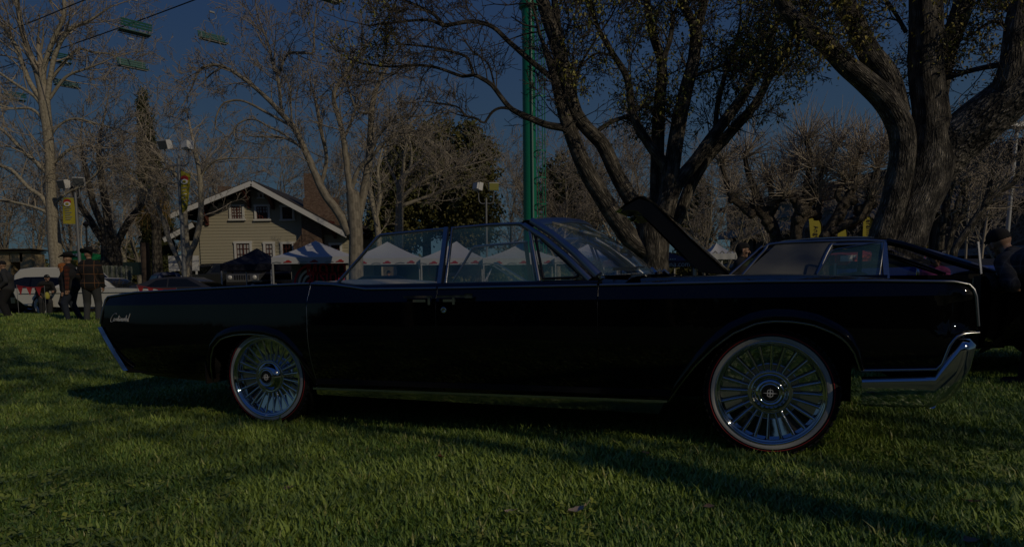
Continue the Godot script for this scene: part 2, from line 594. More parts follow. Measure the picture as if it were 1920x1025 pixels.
func strip_path(s0: float, s1: float, side: float, out := 0.004) -> PackedVector3Array:
	var p := PackedVector3Array()
	for s in stations(s0, s1):
		var h := look_up(TOP, s)
		p.append(Vector3(s, h + 0.002, side * (side_z(s, h) + out)))
	return p

func even(p: PackedVector3Array, r: float) -> PackedFloat32Array:
	var a := PackedFloat32Array(); a.resize(p.size()); a.fill(r)
	return a

func arch_path(s0: float, s1: float, side: float, out := 0.0) -> PackedVector3Array:
	var p := PackedVector3Array()
	for q in LOW:
		if q[0] >= s0 - 0.001 and q[0] <= s1 + 0.001: p.append(Vector3(q[0], q[1], side * (side_z(q[0], q[1]) + out)))
	return p

func make_wheel_mesh(parent: Node3D, xf: Transform3D) -> void:
	# axis of the wheel is local y, pointing outwards; face of the tyre at y = 0
	var w := Node3D.new()
	w.name = "wheel"
	parent.add_child(w, true)
	w.transform = xf
	var id := Transform3D()
	var t := MB.new()
	t.lathe([Vector2(0.262, -0.20), Vector2(0.30, -0.218), Vector2(0.325, -0.205), Vector2(0.3345, -0.185), Vector2(0.336, -0.11), Vector2(0.3345, -0.035), Vector2(0.328, -0.014), Vector2(0.318, -0.004), Vector2(0.307, 0.0), Vector2(0.29, 0.002), Vector2(0.272, -0.001), Vector2(0.262, -0.006)], 72, id, true)
	for row in 3:
		for k in 54:                                        # tread blocks
			var a := TAU * (k + 0.5 * (row % 2)) / 54.0
			var y: float = [-0.032, -0.105, -0.178][row]
			var bs := Basis(Vector3(cos(a), 0, sin(a)), Vector3(0, 1, 0), Vector3(-sin(a), 0, cos(a)))
			t.box(bs * Vector3(0.3335, y, 0), Vector3(0.009, 0.05 if row != 1 else 0.062, 0.026), bs * Basis(Vector3(1, 0, 0), 0.35 * (row - 1)))
	put("tyre", t, M.rubber, w)
	var ww := MB.new()
	ww.lathe([Vector2(0.2745, 0.0005), Vector2(0.281, 0.0035), Vector2(0.290, 0.0045), Vector2(0.297, 0.003)], 96, id, true)
	put("whitewall", ww, M.whitewall, w)
	var rl := MB.new()
	rl.lathe([Vector2(0.3055, 0.0005), Vector2(0.3075, 0.0022), Vector2(0.3095, -0.001)], 96, id, true)
	put("red_stripe", rl, M.redline, w)
	var rim := MB.new()
	rim.lathe([Vector2(0.275, -0.004), Vector2(0.276, 0.003), Vector2(0.272, 0.007), Vector2(0.266, 0.006), Vector2(0.262, 0.0), Vector2(0.258, -0.006), Vector2(0.2535, -0.004), Vector2(0.2505, -0.008), Vector2(0.247, -0.022), Vector2(0.242, -0.05), Vector2(0.234, -0.10), Vector2(0.231, -0.14)], 96, id, true)
	put("rim", rim, M.chrome, w)
	var barrel := MB.new()                                  # polished dish behind the spokes with a dark ring and a shiny drum
	barrel.lathe([Vector2(0.245, -0.056), Vector2(0.20, -0.064), Vector2(0.15, -0.073)], 72, id, true)
	put("dish", barrel, M.chrome, w)
	var drum := MB.new()
	drum.lathe([Vector2(0.154, -0.09), Vector2(0.150, -0.070), Vector2(0.146, -0.068), Vector2(0.10, -0.066)], 60, id, false)
	put("brake_drum", drum, M.steel, w)
	var back := MB.new()
	back.lathe([Vector2(0.24, -0.145), Vector2(0.02, -0.145)], 40, id)
	put("back_plate", back, M.pit, w)
	var sp := MB.new()
	# one spoke: a tapered bar with a rounded back, from hub to rim
	var rows := []
	for i in 5:
		var q := i / 4.0
		var r := PackedVector3Array()
		var x := lerpf(0.102, 0.247, q)
		var y := lerpf(-0.038, -0.016, q)
		var hw := lerpf(0.0058, 0.0082, q)
		for k in 7:
			var a := PI * k / 6.0
			r.append(Vector3(x, y - 0.006 + 0.006 * pow(sin(a), 0.6), hw * cos(a)))
		rows.append(r)
	sp.grid(rows, true)
	var sm := sp.mesh()
	for k in 24:
		put("spoke", sm, M.chrome, w, Transform3D(Basis(Vector3.UP, TAU * k / 24.0), Vector3.ZERO))
	var sunk := Transform3D(Basis(), Vector3(0, -0.042, 0))
	var hub := MB.new()
	hub.lathe([Vector2(0.112, -0.03), Vector2(0.115, 0.0), Vector2(0.113, 0.010), Vector2(0.107, 0.014), Vector2(0.099, 0.010), Vector2(0.092, 0.012), Vector2(0.083, 0.024), Vector2(0.072, 0.038), Vector2(0.062, 0.045), Vector2(0.057, 0.044), Vector2(0.054, 0.038), Vector2(0.050, 0.040), Vector2(0.047, 0.044), Vector2(0.0435, 0.042)], 72, id, true)
	put("hub_cap", hub, M.chrome, w, sunk)
	var disc := MB.new()
	disc.lathe([Vector2(0.0445, 0.0405), Vector2(0.02, 0.0425), Vector2(0.0005, 0.043)], 40, id, true)
	put("hub_disc", disc, M.trim, w, sunk)
	var em := MB.new()                                      # four-pointed star in an upright frame
	for s in [1.0, -1.0]:
		em.quad(Vector3(0, 0.046, 0.0035), Vector3(s * 0.031, 0.045, 0), Vector3(0, 0.046, -0.0035), Vector3(0, 0.046, 0)) if s < 0 else em.quad(Vector3(0, 0.046, -0.0035), Vector3(s * 0.031, 0.045, 0), Vector3(0, 0.046, 0.0035), Vector3(0, 0.046, 0))
		em.quad(Vector3(0.003, 0.0465, 0), Vector3(0, 0.0455, s * 0.024), Vector3(-0.003, 0.0465, 0), Vector3(0, 0.0465, 0)) if s < 0 else em.quad(Vector3(-0.003, 0.0465, 0), Vector3(0, 0.0455, s * 0.024), Vector3(0.003, 0.0465, 0), Vector3(0, 0.0465, 0))
		em.box(Vector3(s * 0.011, 0.0445, 0), Vector3(0.0028, 0.003, 0.022))
		em.box(Vector3(0, 0.0445, s * 0.0145), Vector3(0.014, 0.003, 0.0028))
		for s2 in [1.0, -1.0]:
			em.beam(Vector3(s * 0.011, 0.0445, s2 * 0.011), Vector3(s * 0.0065, 0.0445, s2 * 0.0145), 0.0028, 0.003)
	put("emblem", em, M.badge, w, Transform3D(Basis().scaled(Vector3(1.2, 1, 1.2)), Vector3(0, -0.041, 0)))

func make_bumper_front(car: Node3D) -> void:
	var b := MB.new()
	var rows := []
	var plan := []                                          # x, z, outward normal along the wrap
	for k in 8: plan.append([lerpf(3.617, 3.93, k / 7.0), 0.985, Vector3(0, 0, 1)])
	for k in range(1, 9):
		var a := PI / 2.0 * (1.0 - k / 8.0)
		plan.append([4.01 + 0.075 * cos(a), 0.91 + 0.075 * sin(a), Vector3(cos(a), 0, sin(a))])
	for k in range(1, 13): plan.append([4.085 + 0.07 * sin(PI * k / 24.0), lerpf(0.91, 0.0, k / 12.0), Vector3(1, 0, 0)])
	var mir := []
	for k in range(plan.size() - 2, -1, -1): mir.append([plan[k][0], -plan[k][1], Vector3(plan[k][2].x, 0, -plan[k][2].z)])
	plan.append_array(mir)
	for q in plan:
		var s: float = q[0]
		var az: float = absf(q[1])
		var front: float = q[2].x
		var top := 0.435 + 0.019 * clampf((s - 3.617) / 0.32, 0, 1)
		if s > 3.93: top = lerpf(0.454, 0.625, smoothstep(3.93, 4.02, s))
		var bot := 0.295 + 0.003 * (s - 3.6)
		var r := PackedVector3Array()
		for k in 13:
			var t := k / 12.0
			var h := lerpf(top, bot, t)
			var lean := 0.0
			if s > 3.93:                                     # the front face rakes back towards its foot
				lean = look_up([[0.29, -0.21], [0.297, -0.19], [0.321, -0.10], [0.391, -0.05], [0.475, -0.018], [0.61, 0.004], [0.63, 0.0]], h) * smoothstep(3.93, 4.06, s)
			var bulge := 0.026 * smoothstep(0.0, 0.085, t) - 0.011 * pow(maxf(0.0, t - 0.2) / 0.8, 1.6)
			r.append(Vector3(s + lean, h, q[1]) + q[2] * bulge)
		r.append(r[-1] - q[2] * 0.05)
		rows.append(r)
		var r0 := r[0]
		r.insert(0, r0 - q[2] * 0.045 + Vector3(0, -0.004, 0))
		rows[-1] = r
	b.grid(rows)
	put("front_bumper", b, M.chrome, car)

func make_bumper_rear(car: Node3D) -> void:
	var b := MB.new()
	var prof := [Vector2(-1.462, 0.672), Vector2(-1.47, 0.664), Vector2(-1.478, 0.652), Vector2(-1.466, 0.60), Vector2(-1.425, 0.494), Vector2(-1.37, 0.43), Vector2(-1.319, 0.372), Vector2(-1.27, 0.357), Vector2(-1.225, 0.353)]
	var inner := [Vector2(-1.452, 0.672), Vector2(-1.448, 0.668), Vector2(-1.44, 0.655), Vector2(-1.405, 0.60), Vector2(-1.33, 0.49), Vector2(-1.28, 0.425), Vector2(-1.245, 0.378), Vector2(-1.232, 0.36), Vector2(-1.222, 0.355)]
	var rows := []
	var zs := [0.985, 0.975, 0.955, 0.92, 0.86, 0.7, 0.4, 0.0]
	var outs := [0.0, 0.35, 0.7, 0.93, 1.0, 1.05, 1.1, 1.12]
	var plan := []
	for k in zs.size(): plan.append([zs[k], outs[k]])
	for k in range(zs.size() - 2, -1, -1): plan.append([-zs[k], outs[k]])
	for q in plan:
		var r := PackedVector3Array()
		for i in prof.size():
			var p: Vector2 = inner[i].lerp(prof[i], q[1])
			r.append(Vector3(p.x, p.y, q[0]))
		rows.append(r)
	b.grid(rows, true)
	for s in [1.0, -1.0]:                                   # side flange
		var ra := PackedVector3Array()
		var rb := PackedVector3Array()
		for i in prof.size():
			ra.append(Vector3(inner[i].x, inner[i].y, s * 0.985))
			rb.append(Vector3(inner[i].x + 0.028, inner[i].y + 0.004, s * 0.972))
		b.grid([ra, rb], s < 0)
	put("rear_bumper", b, M.chrome, car)

func make_car() -> void:
	var fwd := car_xf.basis.x
	car_xf.origin = Vector3(-1.67145, 0.94 - 0.60694, -4.57773) - 0.93 * car_xf.basis.z - 0.333 * car_xf.basis.y
	var car := thing("convertible_car", "long black convertible with top down and spoked whitewall wheels, filling the foreground", "car", car_xf)
	for side in [1.0, -1.0]:
		var cuts := [["rear_quarter", -1.457, 0.398], ["rear_door", 0.403, 1.316], ["front_door", 1.322, 2.300], ["front_fender", 2.306, 4.113]]
		for c in cuts:
			var part := put(c[0], body_panel(side, c[1], c[2]), M.paint, car)
			var tr := MB.new()
			var p := strip_path(c[1] + 0.004, c[2] - 0.004, side)
			tr.tube(p, even(p, 0.0075), 8, true)
			put("beltline_trim", tr, M.satin, part)
			if c[0] == "rear_door" or c[0] == "front_door":
				make_handle(part, side, 1.0 if c[0] == "front_door" else -1.0)
		for e in [[0.4005, 0.003], [1.319, 0.0014], [2.303, 0.0014]]:      # bright edges of the door openings
			var eg := MB.new()
			var ep := PackedVector3Array()
			for k in 14:
				var h := lerpf(look_up(TOP, e[0]), 0.30, k / 13.0)
				ep.append(Vector3(e[0], h, side * (side_z(e[0], h) - 0.001)))
			eg.tube(ep, even(ep, e[1]), 5, true)
			put("door_edge_trim", eg, M.satin if e[0] < 1.0 else M.seam, car)
		# wheel arch trims and sill trim
		for a in [[-0.478, 0.396], [2.676, 3.614]]:
			var tr := MB.new()
			var p := arch_path(a[0], a[1], side, 0.003)
			tr.tube(p, even(p, 0.0075), 6, true)
			put("wheel_arch_trim", tr, M.steel, car)
			var lip := MB.new()                              # rolled flare above the trim
			var rows := []
			for i in p.size():
				var t := (p[mini(i + 1, p.size() - 1)] - p[maxi(i - 1, 0)]).normalized()
				var out := Vector3(-t.y, t.x, 0)
				var r := PackedVector3Array()
				for k in 7:
					var q := k / 6.0
					var e := sin(PI * clampf(float(i) / (p.size() - 1), 0.0, 1.0))
					r.append(p[i] + out * q * 0.062 * (0.35 + 0.65 * e) + Vector3(0, 0, side * (0.004 + 0.017 * sin(PI * pow(q, 0.7)) - 0.006 * q)))
				rows.append(r)
			lip.grid(rows, side > 0.0)
			put("wheel_arch_lip", lip, M.paint, car)
		var st := MB.new()
		st.box(Vector3(1.536, 0.2745, side * 0.955), Vector3(2.28, 0.014, 0.02))
		put("sill_trim", st, M.steel, car)
		var ro := MB.new()                                   # bright rocker panel below it
		var ra := PackedVector3Array()
		var rb := PackedVector3Array()
		var rc := PackedVector3Array()
		for k in 12:
			var x := lerpf(0.42, 2.66, k / 11.0)
			var lo := lerpf(0.232, 0.203, k / 11.0)
			ra.append(Vector3(x, 0.269, side * 0.960)); rb.append(Vector3(x - 0.015 * (k / 11.0), lerpf(0.269, lo, 0.5), side * 0.957)); rc.append(Vector3(x - 0.03 * (k / 11.0), lo, side * 0.951))
		ro.grid([ra, rb, rc], side < 0.0)
		put("rocker_panel", ro, paint(0.42, 0.43, 0.44, 0.1, 1.0), car)
		# front trim along the fender's cut-out above the bumper
		var ft := MB.new()
		var fp := PackedVector3Array()
		for q in LOW:
			if q[0] >= 3.614: fp.append(Vector3(q[0], q[1], side * (side_z(q[0], q[1]) + 0.003)))
		ft.tube(fp, even(fp, 0.007), 6, true)
		put("fender_edge_trim", ft, M.steel, car)
		var rt := MB.new()
		var rp := PackedVector3Array([Vector3(-1.40, 0.885, side * 0.925), Vector3(-1.426, 0.78, side * 0.938), Vector3(-1.459, 0.683, side * 0.945), Vector3(-1.34, 0.51, side * 0.955), Vector3(-1.231, 0.352, side * 0.955)])
		rt.tube(rp, even(rp, 0.006), 6, true)
		put("tail_edge_trim", rt, M.steel, car)
		for sx in [0.0, 3.2]:
			var ax := Basis(Vector3(side, 0, 0), Vector3(0, 0, side), Vector3(0, -1, 0))
			make_wheel_mesh(car, Transform3D(ax * Basis(Vector3.UP, 0.13 if sx == 0.0 else -0.03), Vector3(sx, 0.333, side * 0.93)))
	# dark inner body: fills the shell, with open wheel wells
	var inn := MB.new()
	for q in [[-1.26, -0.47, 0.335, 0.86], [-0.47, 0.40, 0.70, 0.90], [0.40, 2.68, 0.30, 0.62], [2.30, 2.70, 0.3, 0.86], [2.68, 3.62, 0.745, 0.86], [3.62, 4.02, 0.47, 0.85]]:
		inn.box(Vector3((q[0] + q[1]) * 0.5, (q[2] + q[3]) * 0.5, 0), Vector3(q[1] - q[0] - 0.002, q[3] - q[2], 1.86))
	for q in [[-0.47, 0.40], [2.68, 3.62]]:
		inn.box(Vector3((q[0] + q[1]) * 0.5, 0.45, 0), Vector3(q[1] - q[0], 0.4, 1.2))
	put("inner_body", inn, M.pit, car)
	for side in [1.0, -1.0]:
		var mf := MB.new()
		mf.box(Vector3(-0.478, 0.43, side * 0.86), Vector3(0.012, 0.30, 0.22))
		put("mud_flap", mf, paint(0.03, 0.022, 0.015, 0.9), car)
	for side in [1.0, -1.0]:                                 # inner leaves of the doors, up to the sills of the windows
		var dl := MB.new()
		dl.box(Vector3(1.34, 0.74, side * 0.90), Vector3(1.86, 0.28, 0.05))
		put("door_lining", dl, M.cream, car)
		var cap := MB.new()                                   # window sill caps
		var rows := []
		for k in 20:
			var s := lerpf(0.41, 2.295, k / 19.0)
			var h := look_up(TOP, s)
			rows.append(PackedVector3Array([Vector3(s, h, side * 0.957), Vector3(s, maxf(h, 0.925) + 0.012, side * 0.935), Vector3(s, maxf(h, 0.925) + 0.020, side * 0.905), Vector3(s, maxf(h, 0.925) + 0.014, side * 0.875), Vector3(s, 0.86, side * 0.865)]))
		cap.grid(rows, side > 0.0)
		put("window_sill", cap, M.paint, car)
	# boot lid, hood, cowl
	var deck := MB.new()
	var rows := []
	for s in stations(-1.388, 0.42):
		var r := PackedVector3Array()
		var h := look_up(TOP, s)
		for k in 25:
			var q := (k - 12) / 12.0
			r.append(Vector3(s, h - 0.002 + 0.022 * (1.0 - q * q) * smoothstep(-1.388, -1.0, s) - 0.012 * smoothstep(0.9, 0.97, absf(q)) * 0.0, q * 0.958 * (side_z(s, h) / 0.958)))
		rows.append(r)
	deck.grid(rows, false)
	put("boot_lid", deck, M.paint, car)
	var tail := MB.new()
	var tr := []
	for q in [[-1.388, 0.889], [-1.402, 0.87], [-1.426, 0.78], [-1.456, 0.684], [-1.43, 0.60], [-1.34, 0.48]]:
		var r := PackedVector3Array()
		for k in 11: r.append(Vector3(q[0] + 0.006, q[1], (k - 5) / 5.0 * 0.935))
		tr.append(r)
	tail.grid(tr)
	put("tail_panel", tail, M.paint, car)
	var hood := MB.new()
	rows = []
	for i in 25:
		var s := lerpf(2.40, 4.06, i / 24.0)
		var r := PackedVector3Array()
		var hb := look_up(TOP, s)
		for k in 33:
			var q := (k - 16) / 16.0
			var aq := absf(q)
			var h := hb + 0.052 * (1.0 - smoothstep(0.80, 0.86, aq)) * (1.0 - 0.35 * q * q) * (1.0 - 0.75 * smoothstep(3.2, 4.06, s)) + 0.006 * smoothstep(0.88, 0.98, aq)
			var x := s + (0.0 if i > 3 else 0.12 * (1.0 - q * q) * (1.0 - i / 4.0))
			r.append(Vector3(x, h - 0.002, q * side_z(s, hb)))
		rows.append(r)
	hood.grid(rows, false)
	put("hood", hood, M.paint, car)
	var cowl := MB.new()
	rows = []
	for i in 6:
		var r := PackedVector3Array()
		for k in 25:
			var q := (k - 12) / 12.0
			var x := lerpf(2.26, 2.44, i / 5.0) + 0.17 * (1.0 - q * q)
			r.append(Vector3(x, lerpf(0.952, 0.945, i / 5.0) + 0.03 * (1.0 - pow(absf(q), 3.0)) - 0.03 * smoothstep(0.88, 1.0, absf(q)), q * 0.955))
		rows.append(r)
	cowl.grid(rows, false)
	put("cowl", cowl, M.paint, car)
	var face := MB.new()                                     # grille and lamps under the hood's lip
	face.box(Vector3(4.03, 0.76, 0), Vector3(0.04, 0.2, 1.7))
	put("nose", face, M.trim, car)
	for k in 24:
		var gb := MB.new()
		gb.box(Vector3(4.06, 0.76, (k - 11.5) * 0.05), Vector3(0.02, 0.19, 0.008))
		put("grille_bar", gb, M.chrome, car)
	for side in [1.0, -1.0]:
		for k in 2:
			var hl := MB.new()
			hl.lathe([Vector2(0.075, 0.0), Vector2(0.07, 0.02), Vector2(0.0, 0.032)], 24, Transform3D(Basis(Vector3(0, 0, 1), -PI / 2), Vector3(4.05, 0.765, side * (0.69 + 0.17 * k))), true)
			put("headlight", hl, M.chrome, car)
	make_bumper_front(car)
	make_bumper_rear(car)
	make_car_glass(car)
	make_car_cabin(car)
	make_script(car)

func make_handle(part: Node3D, side: float, dir: float) -> void:
	var h := MB.new()
	var x0 := 1.319 + dir * 0.012
	var z := side * 1.0
	h.beam(Vector3(x0, 0.862, z + side * 0.012), Vector3(1.319 + dir * (0.245 if dir > 0 else 0.205), 0.862, z + side * 0.010), 0.012, 0.013)
	h.box(Vector3(1.319 + dir * 0.10, 0.838, z + side * 0.006), Vector3(0.085, 0.016, 0.02))
	h.box(Vector3(1.319 + dir * (0.03 if dir < 0 else 0.13), 0.836, z + side * 0.016), Vector3(0.016, 0.045, 0.02))
	if dir > 0: h.box(Vector3(1.319 + 0.225, 0.864, z + side * 0.012), Vector3(0.05, 0.026, 0.018))
	put("handle", h, M.chrome, part)
	if dir > 0:
		var k := MB.new()
		k.lathe([Vector2(0.019, 0.0), Vector2(0.0185, 0.006), Vector2(0.014, 0.008), Vector2(0.012, 0.006), Vector2(0.0, 0.0065)], 24, Transform3D(Basis(Vector3(side, 0, 0), Vector3(0, 0, side), Vector3(0, -1, 0)), Vector3(1.374, 0.781, side * 1.0005)), true)
		put("lock", k, M.chrome, part)

func frame_tube(pts: Array, r: float, closed := true) -> MB:
	var p := PackedVector3Array(pts)
	if closed: p.append(pts[0]); p.append(pts[1])
	var b := MB.new()
	b.tube(p, even(p, r), 8, not closed)
	return b

func pane(pts: Array, thick: float) -> MB:
	var b := MB.new()
	var c := Vector3.ZERO
	for p in pts: c += p
	c /= pts.size()
	for i in pts.size(): b.face(c, pts[i], pts[(i + 1) % pts.size()])
	return b

func make_car_glass(car: Node3D) -> void:
	for side in [1.0, -1.0]:
		# z falls inwards with height (tumblehome)
		var z := func(h: float) -> float: return side * (0.905 - 0.36 * (h - 0.93))
		var P := func(s: float, h: float) -> Vector3: return Vector3(s, h, z.call(h))
		var q := [P.call(0.56, 0.94), P.call(0.82, 1.245), P.call(0.84, 1.258), P.call(1.30, 1.279), P.call(1.30, 0.935)]
		put("rear_window", pane(q, 0.004), M.glass, car)
		var fr := MB.new()
		var path := PackedVector3Array([q[0], q[1], q[2], q[3], q[4]])
		fr.tube(path, even(path, 0.011), 8, true)
		fr.beam(q[3] + Vector3(0.006, 0.006, 0), q[4] + Vector3(0.006, 0, 0), 0.028, 0.028)
		put("window_frame", fr, M.satin, car)
		var g := [P.call(1.345, 0.935), P.call(1.345, 1.281), P.call(1.60, 1.288), P.call(1.79, 1.285), P.call(1.855, 1.255), P.call(1.94, 0.94)]
		put("front_window", pane(g, 0.004), M.glass, car)
		var f2 := MB.new()
		path = PackedVector3Array([g[0], g[1], g[2], g[3], g[4]])
		f2.tube(path, even(path, 0.011), 8, true)
		path = PackedVector3Array([g[4] + Vector3(-0.005, 0.0, 0), g[5]])
		f2.tube(path, even(path, 0.012), 8, true)
		put("window_frame", f2, M.satin, car)
		var v := [P.call(1.965, 0.955), P.call(1.885, 1.225), P.call(2.165, 0.985), P.call(2.17, 0.965), P.call(2.15, 0.957)]
		put("vent_window", pane(v, 0.004), M.glass, car)
		put("vent_frame", frame_tube(v, 0.009), M.trim, car)
		# A pillar: from the cowl to the corner of the header
		var pl := MB.new()
		var a: Vector3 = P.call(2.265, 0.95) + Vector3(0, 0, side * 0.01)
		var b: Vector3 = P.call(1.835, 1.288)
		for lay in [[Vector3(-0.022, -0.012, 0), 0.02, 0.022], [Vector3(0.022, 0.012, -side * 0.012), 0.022, 0.028]]:
			var pth := PackedVector3Array([a + lay[0], a.lerp(b, 0.35) + lay[0] + Vector3(0.012, 0.012, 0), a.lerp(b, 0.7) + lay[0] + Vector3(0.012, 0.014, 0), b + lay[0]])
			pl.tube(pth, PackedFloat32Array([lay[2], lay[2] * 0.9, lay[1], lay[1]]), 10, true)
		put("windscreen_pillar", pl, M.satin, car)
	# header rail over the windscreen, bowed forwards and upwards
	var hd := MB.new()
	var rows := []
	for i in 17:
		var q := (i - 8) / 8.0
		var zc := q * 0.775
		var s := 1.845 + 0.12 * (1.0 - q * q)
		var h := 1.292 + 0.058 * (1.0 - q * q)
		rows.append(PackedVector3Array([Vector3(s - 0.065, h - 0.022, zc), Vector3(s - 0.06, h + 0.0, zc), Vector3(s - 0.02, h + 0.016, zc), Vector3(s + 0.03, h + 0.008, zc), Vector3(s + 0.062, h - 0.022, zc), Vector3(s + 0.035, h - 0.03, zc), Vector3(s - 0.065, h - 0.022, zc)]))
	hd.grid(rows, false)
	put("windscreen_header", hd, M.satin, car)
	var ws := MB.new()
	rows = []
	for i in 9:
		var t := i / 8.0
		var r := PackedVector3Array()
		for k in 17:
			var q := (k - 8) / 8.0
			var lo := Vector3(2.29 + 0.19 * (1.0 - q * q), 0.955 + 0.026 * (1.0 - q * q), q * 0.895)
			var hi := Vector3(1.885 + 0.12 * (1.0 - q * q), 1.28 + 0.055 * (1.0 - q * q), q * 0.765)
			r.append(lo.lerp(hi, t) + Vector3(0.02, 0.018, 0) * sin(PI * t))
		rows.append(r)
	ws.grid(rows, true)
	put("windscreen", ws, M.windscreen, car)
	var ch := MB.new()
	var p := PackedVector3Array()
	for k in 17:
		var q := (k - 8) / 8.0
		p.append(Vector3(2.30 + 0.195 * (1.0 - q * q), 0.951 + 0.026 * (1.0 - q * q), q * 0.9))
	ch.tube(p, even(p, 0.008), 6, true)
	put("windscreen_trim", ch, M.steel, car)
	for side in [1.0, -1.0]:                                 # wipers parked on the cowl
		var wp := MB.new()
		wp.pipe(Vector3(2.53, 0.975, side * 0.32), Vector3(2.50, 1.005, side * 0.30), 0.016)
		wp.beam(Vector3(2.51, 1.0, side * 0.31), Vector3(2.40, 1.01, side * 0.62), 0.012, 0.01)
		wp.beam(Vector3(2.47, 1.012, side * 0.40), Vector3(2.36, 1.0, side * 0.84), 0.006, 0.02)
		put("wiper", wp, M.steel, car)
	# rear-view mirror
	var mr := MB.new()
	rows = []
	for i in 7:
		var t := (i - 3) / 3.0
		var r := PackedVector3Array()
		for k in 13:
			var a := TAU * k / 12.0
			var sc := sqrt(maxf(0.0, 1.0 - pow(absf(t), 6.0)))
			r.append(Vector3(1.99 + 0.018 * cos(a) * sc, 1.235 + 0.037 * sin(a) * sc, 0.02 + t * 0.125))
		rows.append(r)
	mr.grid(rows, false, true)
	mr.pipe(Vector3(1.99, 1.26, 0.02), Vector3(1.98, 1.33, 0.02), 0.007)
	put("mirror", mr, M.trim, car)
	for side in [1.0, -1.0]:
		var vs := MB.new()
		vs.box(Vector3(1.91, 1.305, side * 0.36), Vector3(0.16, 0.014, 0.5), Basis(Vector3(0, 0, 1), -0.25))
		put("sun_visor", vs, M.cream, car)

func seat_block(x0: float, x1: float, h0: float, h1: float, zw: float) -> MB:     # padded block with rounded top edges
	var b := MB.new()
	var rows := []
	var r := 0.05
	for i in 13:
		var q := (i - 6) / 6.0
		var z := q * zw
		var e := 1.0 - pow(absf(q), 8.0)
		var top := h1 - r * (1.0 - e)
		var w := PackedVector3Array([Vector3(x0, h0, z), Vector3(x0, top - r, z), Vector3(x0 + r * 0.3, top - r * 0.3, z), Vector3(x0 + r, top, z), Vector3(lerpf(x0, x1, 0.5), top + 0.008 * e, z), Vector3(x1 - r, top, z), Vector3(x1 - r * 0.3, top - r * 0.3, z), Vector3(x1, top - r, z), Vector3(x1, h0, z)])
		rows.append(w)
	b.grid(rows)
	return b

func make_car_cabin(car: Node3D) -> void:
	var fs := put("front_seat", seat_block(1.30, 1.47, 0.55, 0.90, 0.72), M.cream, car)
	put("seat_cushion", seat_block(1.45, 1.95, 0.4, 0.62, 0.72), M.cream, fs)
	var rs := put("rear_seat", seat_block(0.42, 0.60, 0.5, 0.93, 0.74), M.cream, car)
	put("seat_cushion", seat_block(0.58, 1.05, 0.38, 0.60, 0.74), M.cream, rs)
	# folded-top cover behind the rear seat, cream, falling towards the cabin
	var cv := MB.new()
	var rows := []
	for i in 9:
		var q := (i - 4) / 4.0
		var r := PackedVector3Array()
		for p in [[0.10, 0.95], [0.20, 0.968], [0.34, 0.976], [0.48, 0.974], [0.60, 0.962], [0.72, 0.945], [0.80, 0.92], [0.82, 0.88]]:
			r.append(Vector3(p[0] - 0.03 * q * q, p[1] - 0.02 * pow(absf(q), 4.0) + 0.012 * (1.0 - q * q), q * 0.80))
		rows.append(r)
	cv.grid(rows, true)
	put("top_cover", cv, M.cream, car)
	var da := MB.new()
	var dr := []
	for p in [[2.45, 0.965], [2.30, 0.965], [2.18, 0.945], [2.12, 0.91], [2.12, 0.78], [2.2, 0.7]]:
		dr.append(PackedVector3Array([Vector3(p[0], p[1], -0.86), Vector3(p[0], p[1], 0.0), Vector3(p[0], p[1], 0.86)]))
	da.grid(dr)
	put("dashboard", da, M.trim, car)
	var sw := MB.new()
	var ctr := Vector3(1.93, 0.90, -0.38)
	var ax := Basis(Vector3(0, 0, 1), 1.12)
	var p := PackedVector3Array()
	for k in 33:
		var a := TAU * k / 32.0
		p.append(ctr + ax * Vector3(0.195 * cos(a), 0, 0.195 * sin(a)))
	sw.tube(p, even(p, 0.012), 8)
	for k in 3:
		var a := TAU * k / 3.0 + 0.5
		sw.beam(ctr, ctr + ax * Vector3(0.19 * cos(a), 0, 0.19 * sin(a)), 0.02, 0.012)
	sw.pipe(ctr, Vector3(2.2, 0.78, -0.38), 0.025)
	put("steering_wheel", sw, M.trim, car)
	var mi := MB.new()                                       # door mirror on the driver's side
	mi.pipe(Vector3(2.1, 0.92, -0.93), Vector3(2.1, 0.98, -0.97), 0.01)
	mi.lathe([Vector2(0.0, -0.02), Vector2(0.04, -0.012), Vector2(0.055, 0.01), Vector2(0.0, 0.012)], 20, Transform3D(Basis(Vector3(0, 0, 1), PI / 2), Vector3(2.1, 1.0, -0.985)), true)
	put("door_mirror", mi, M.chrome, car)

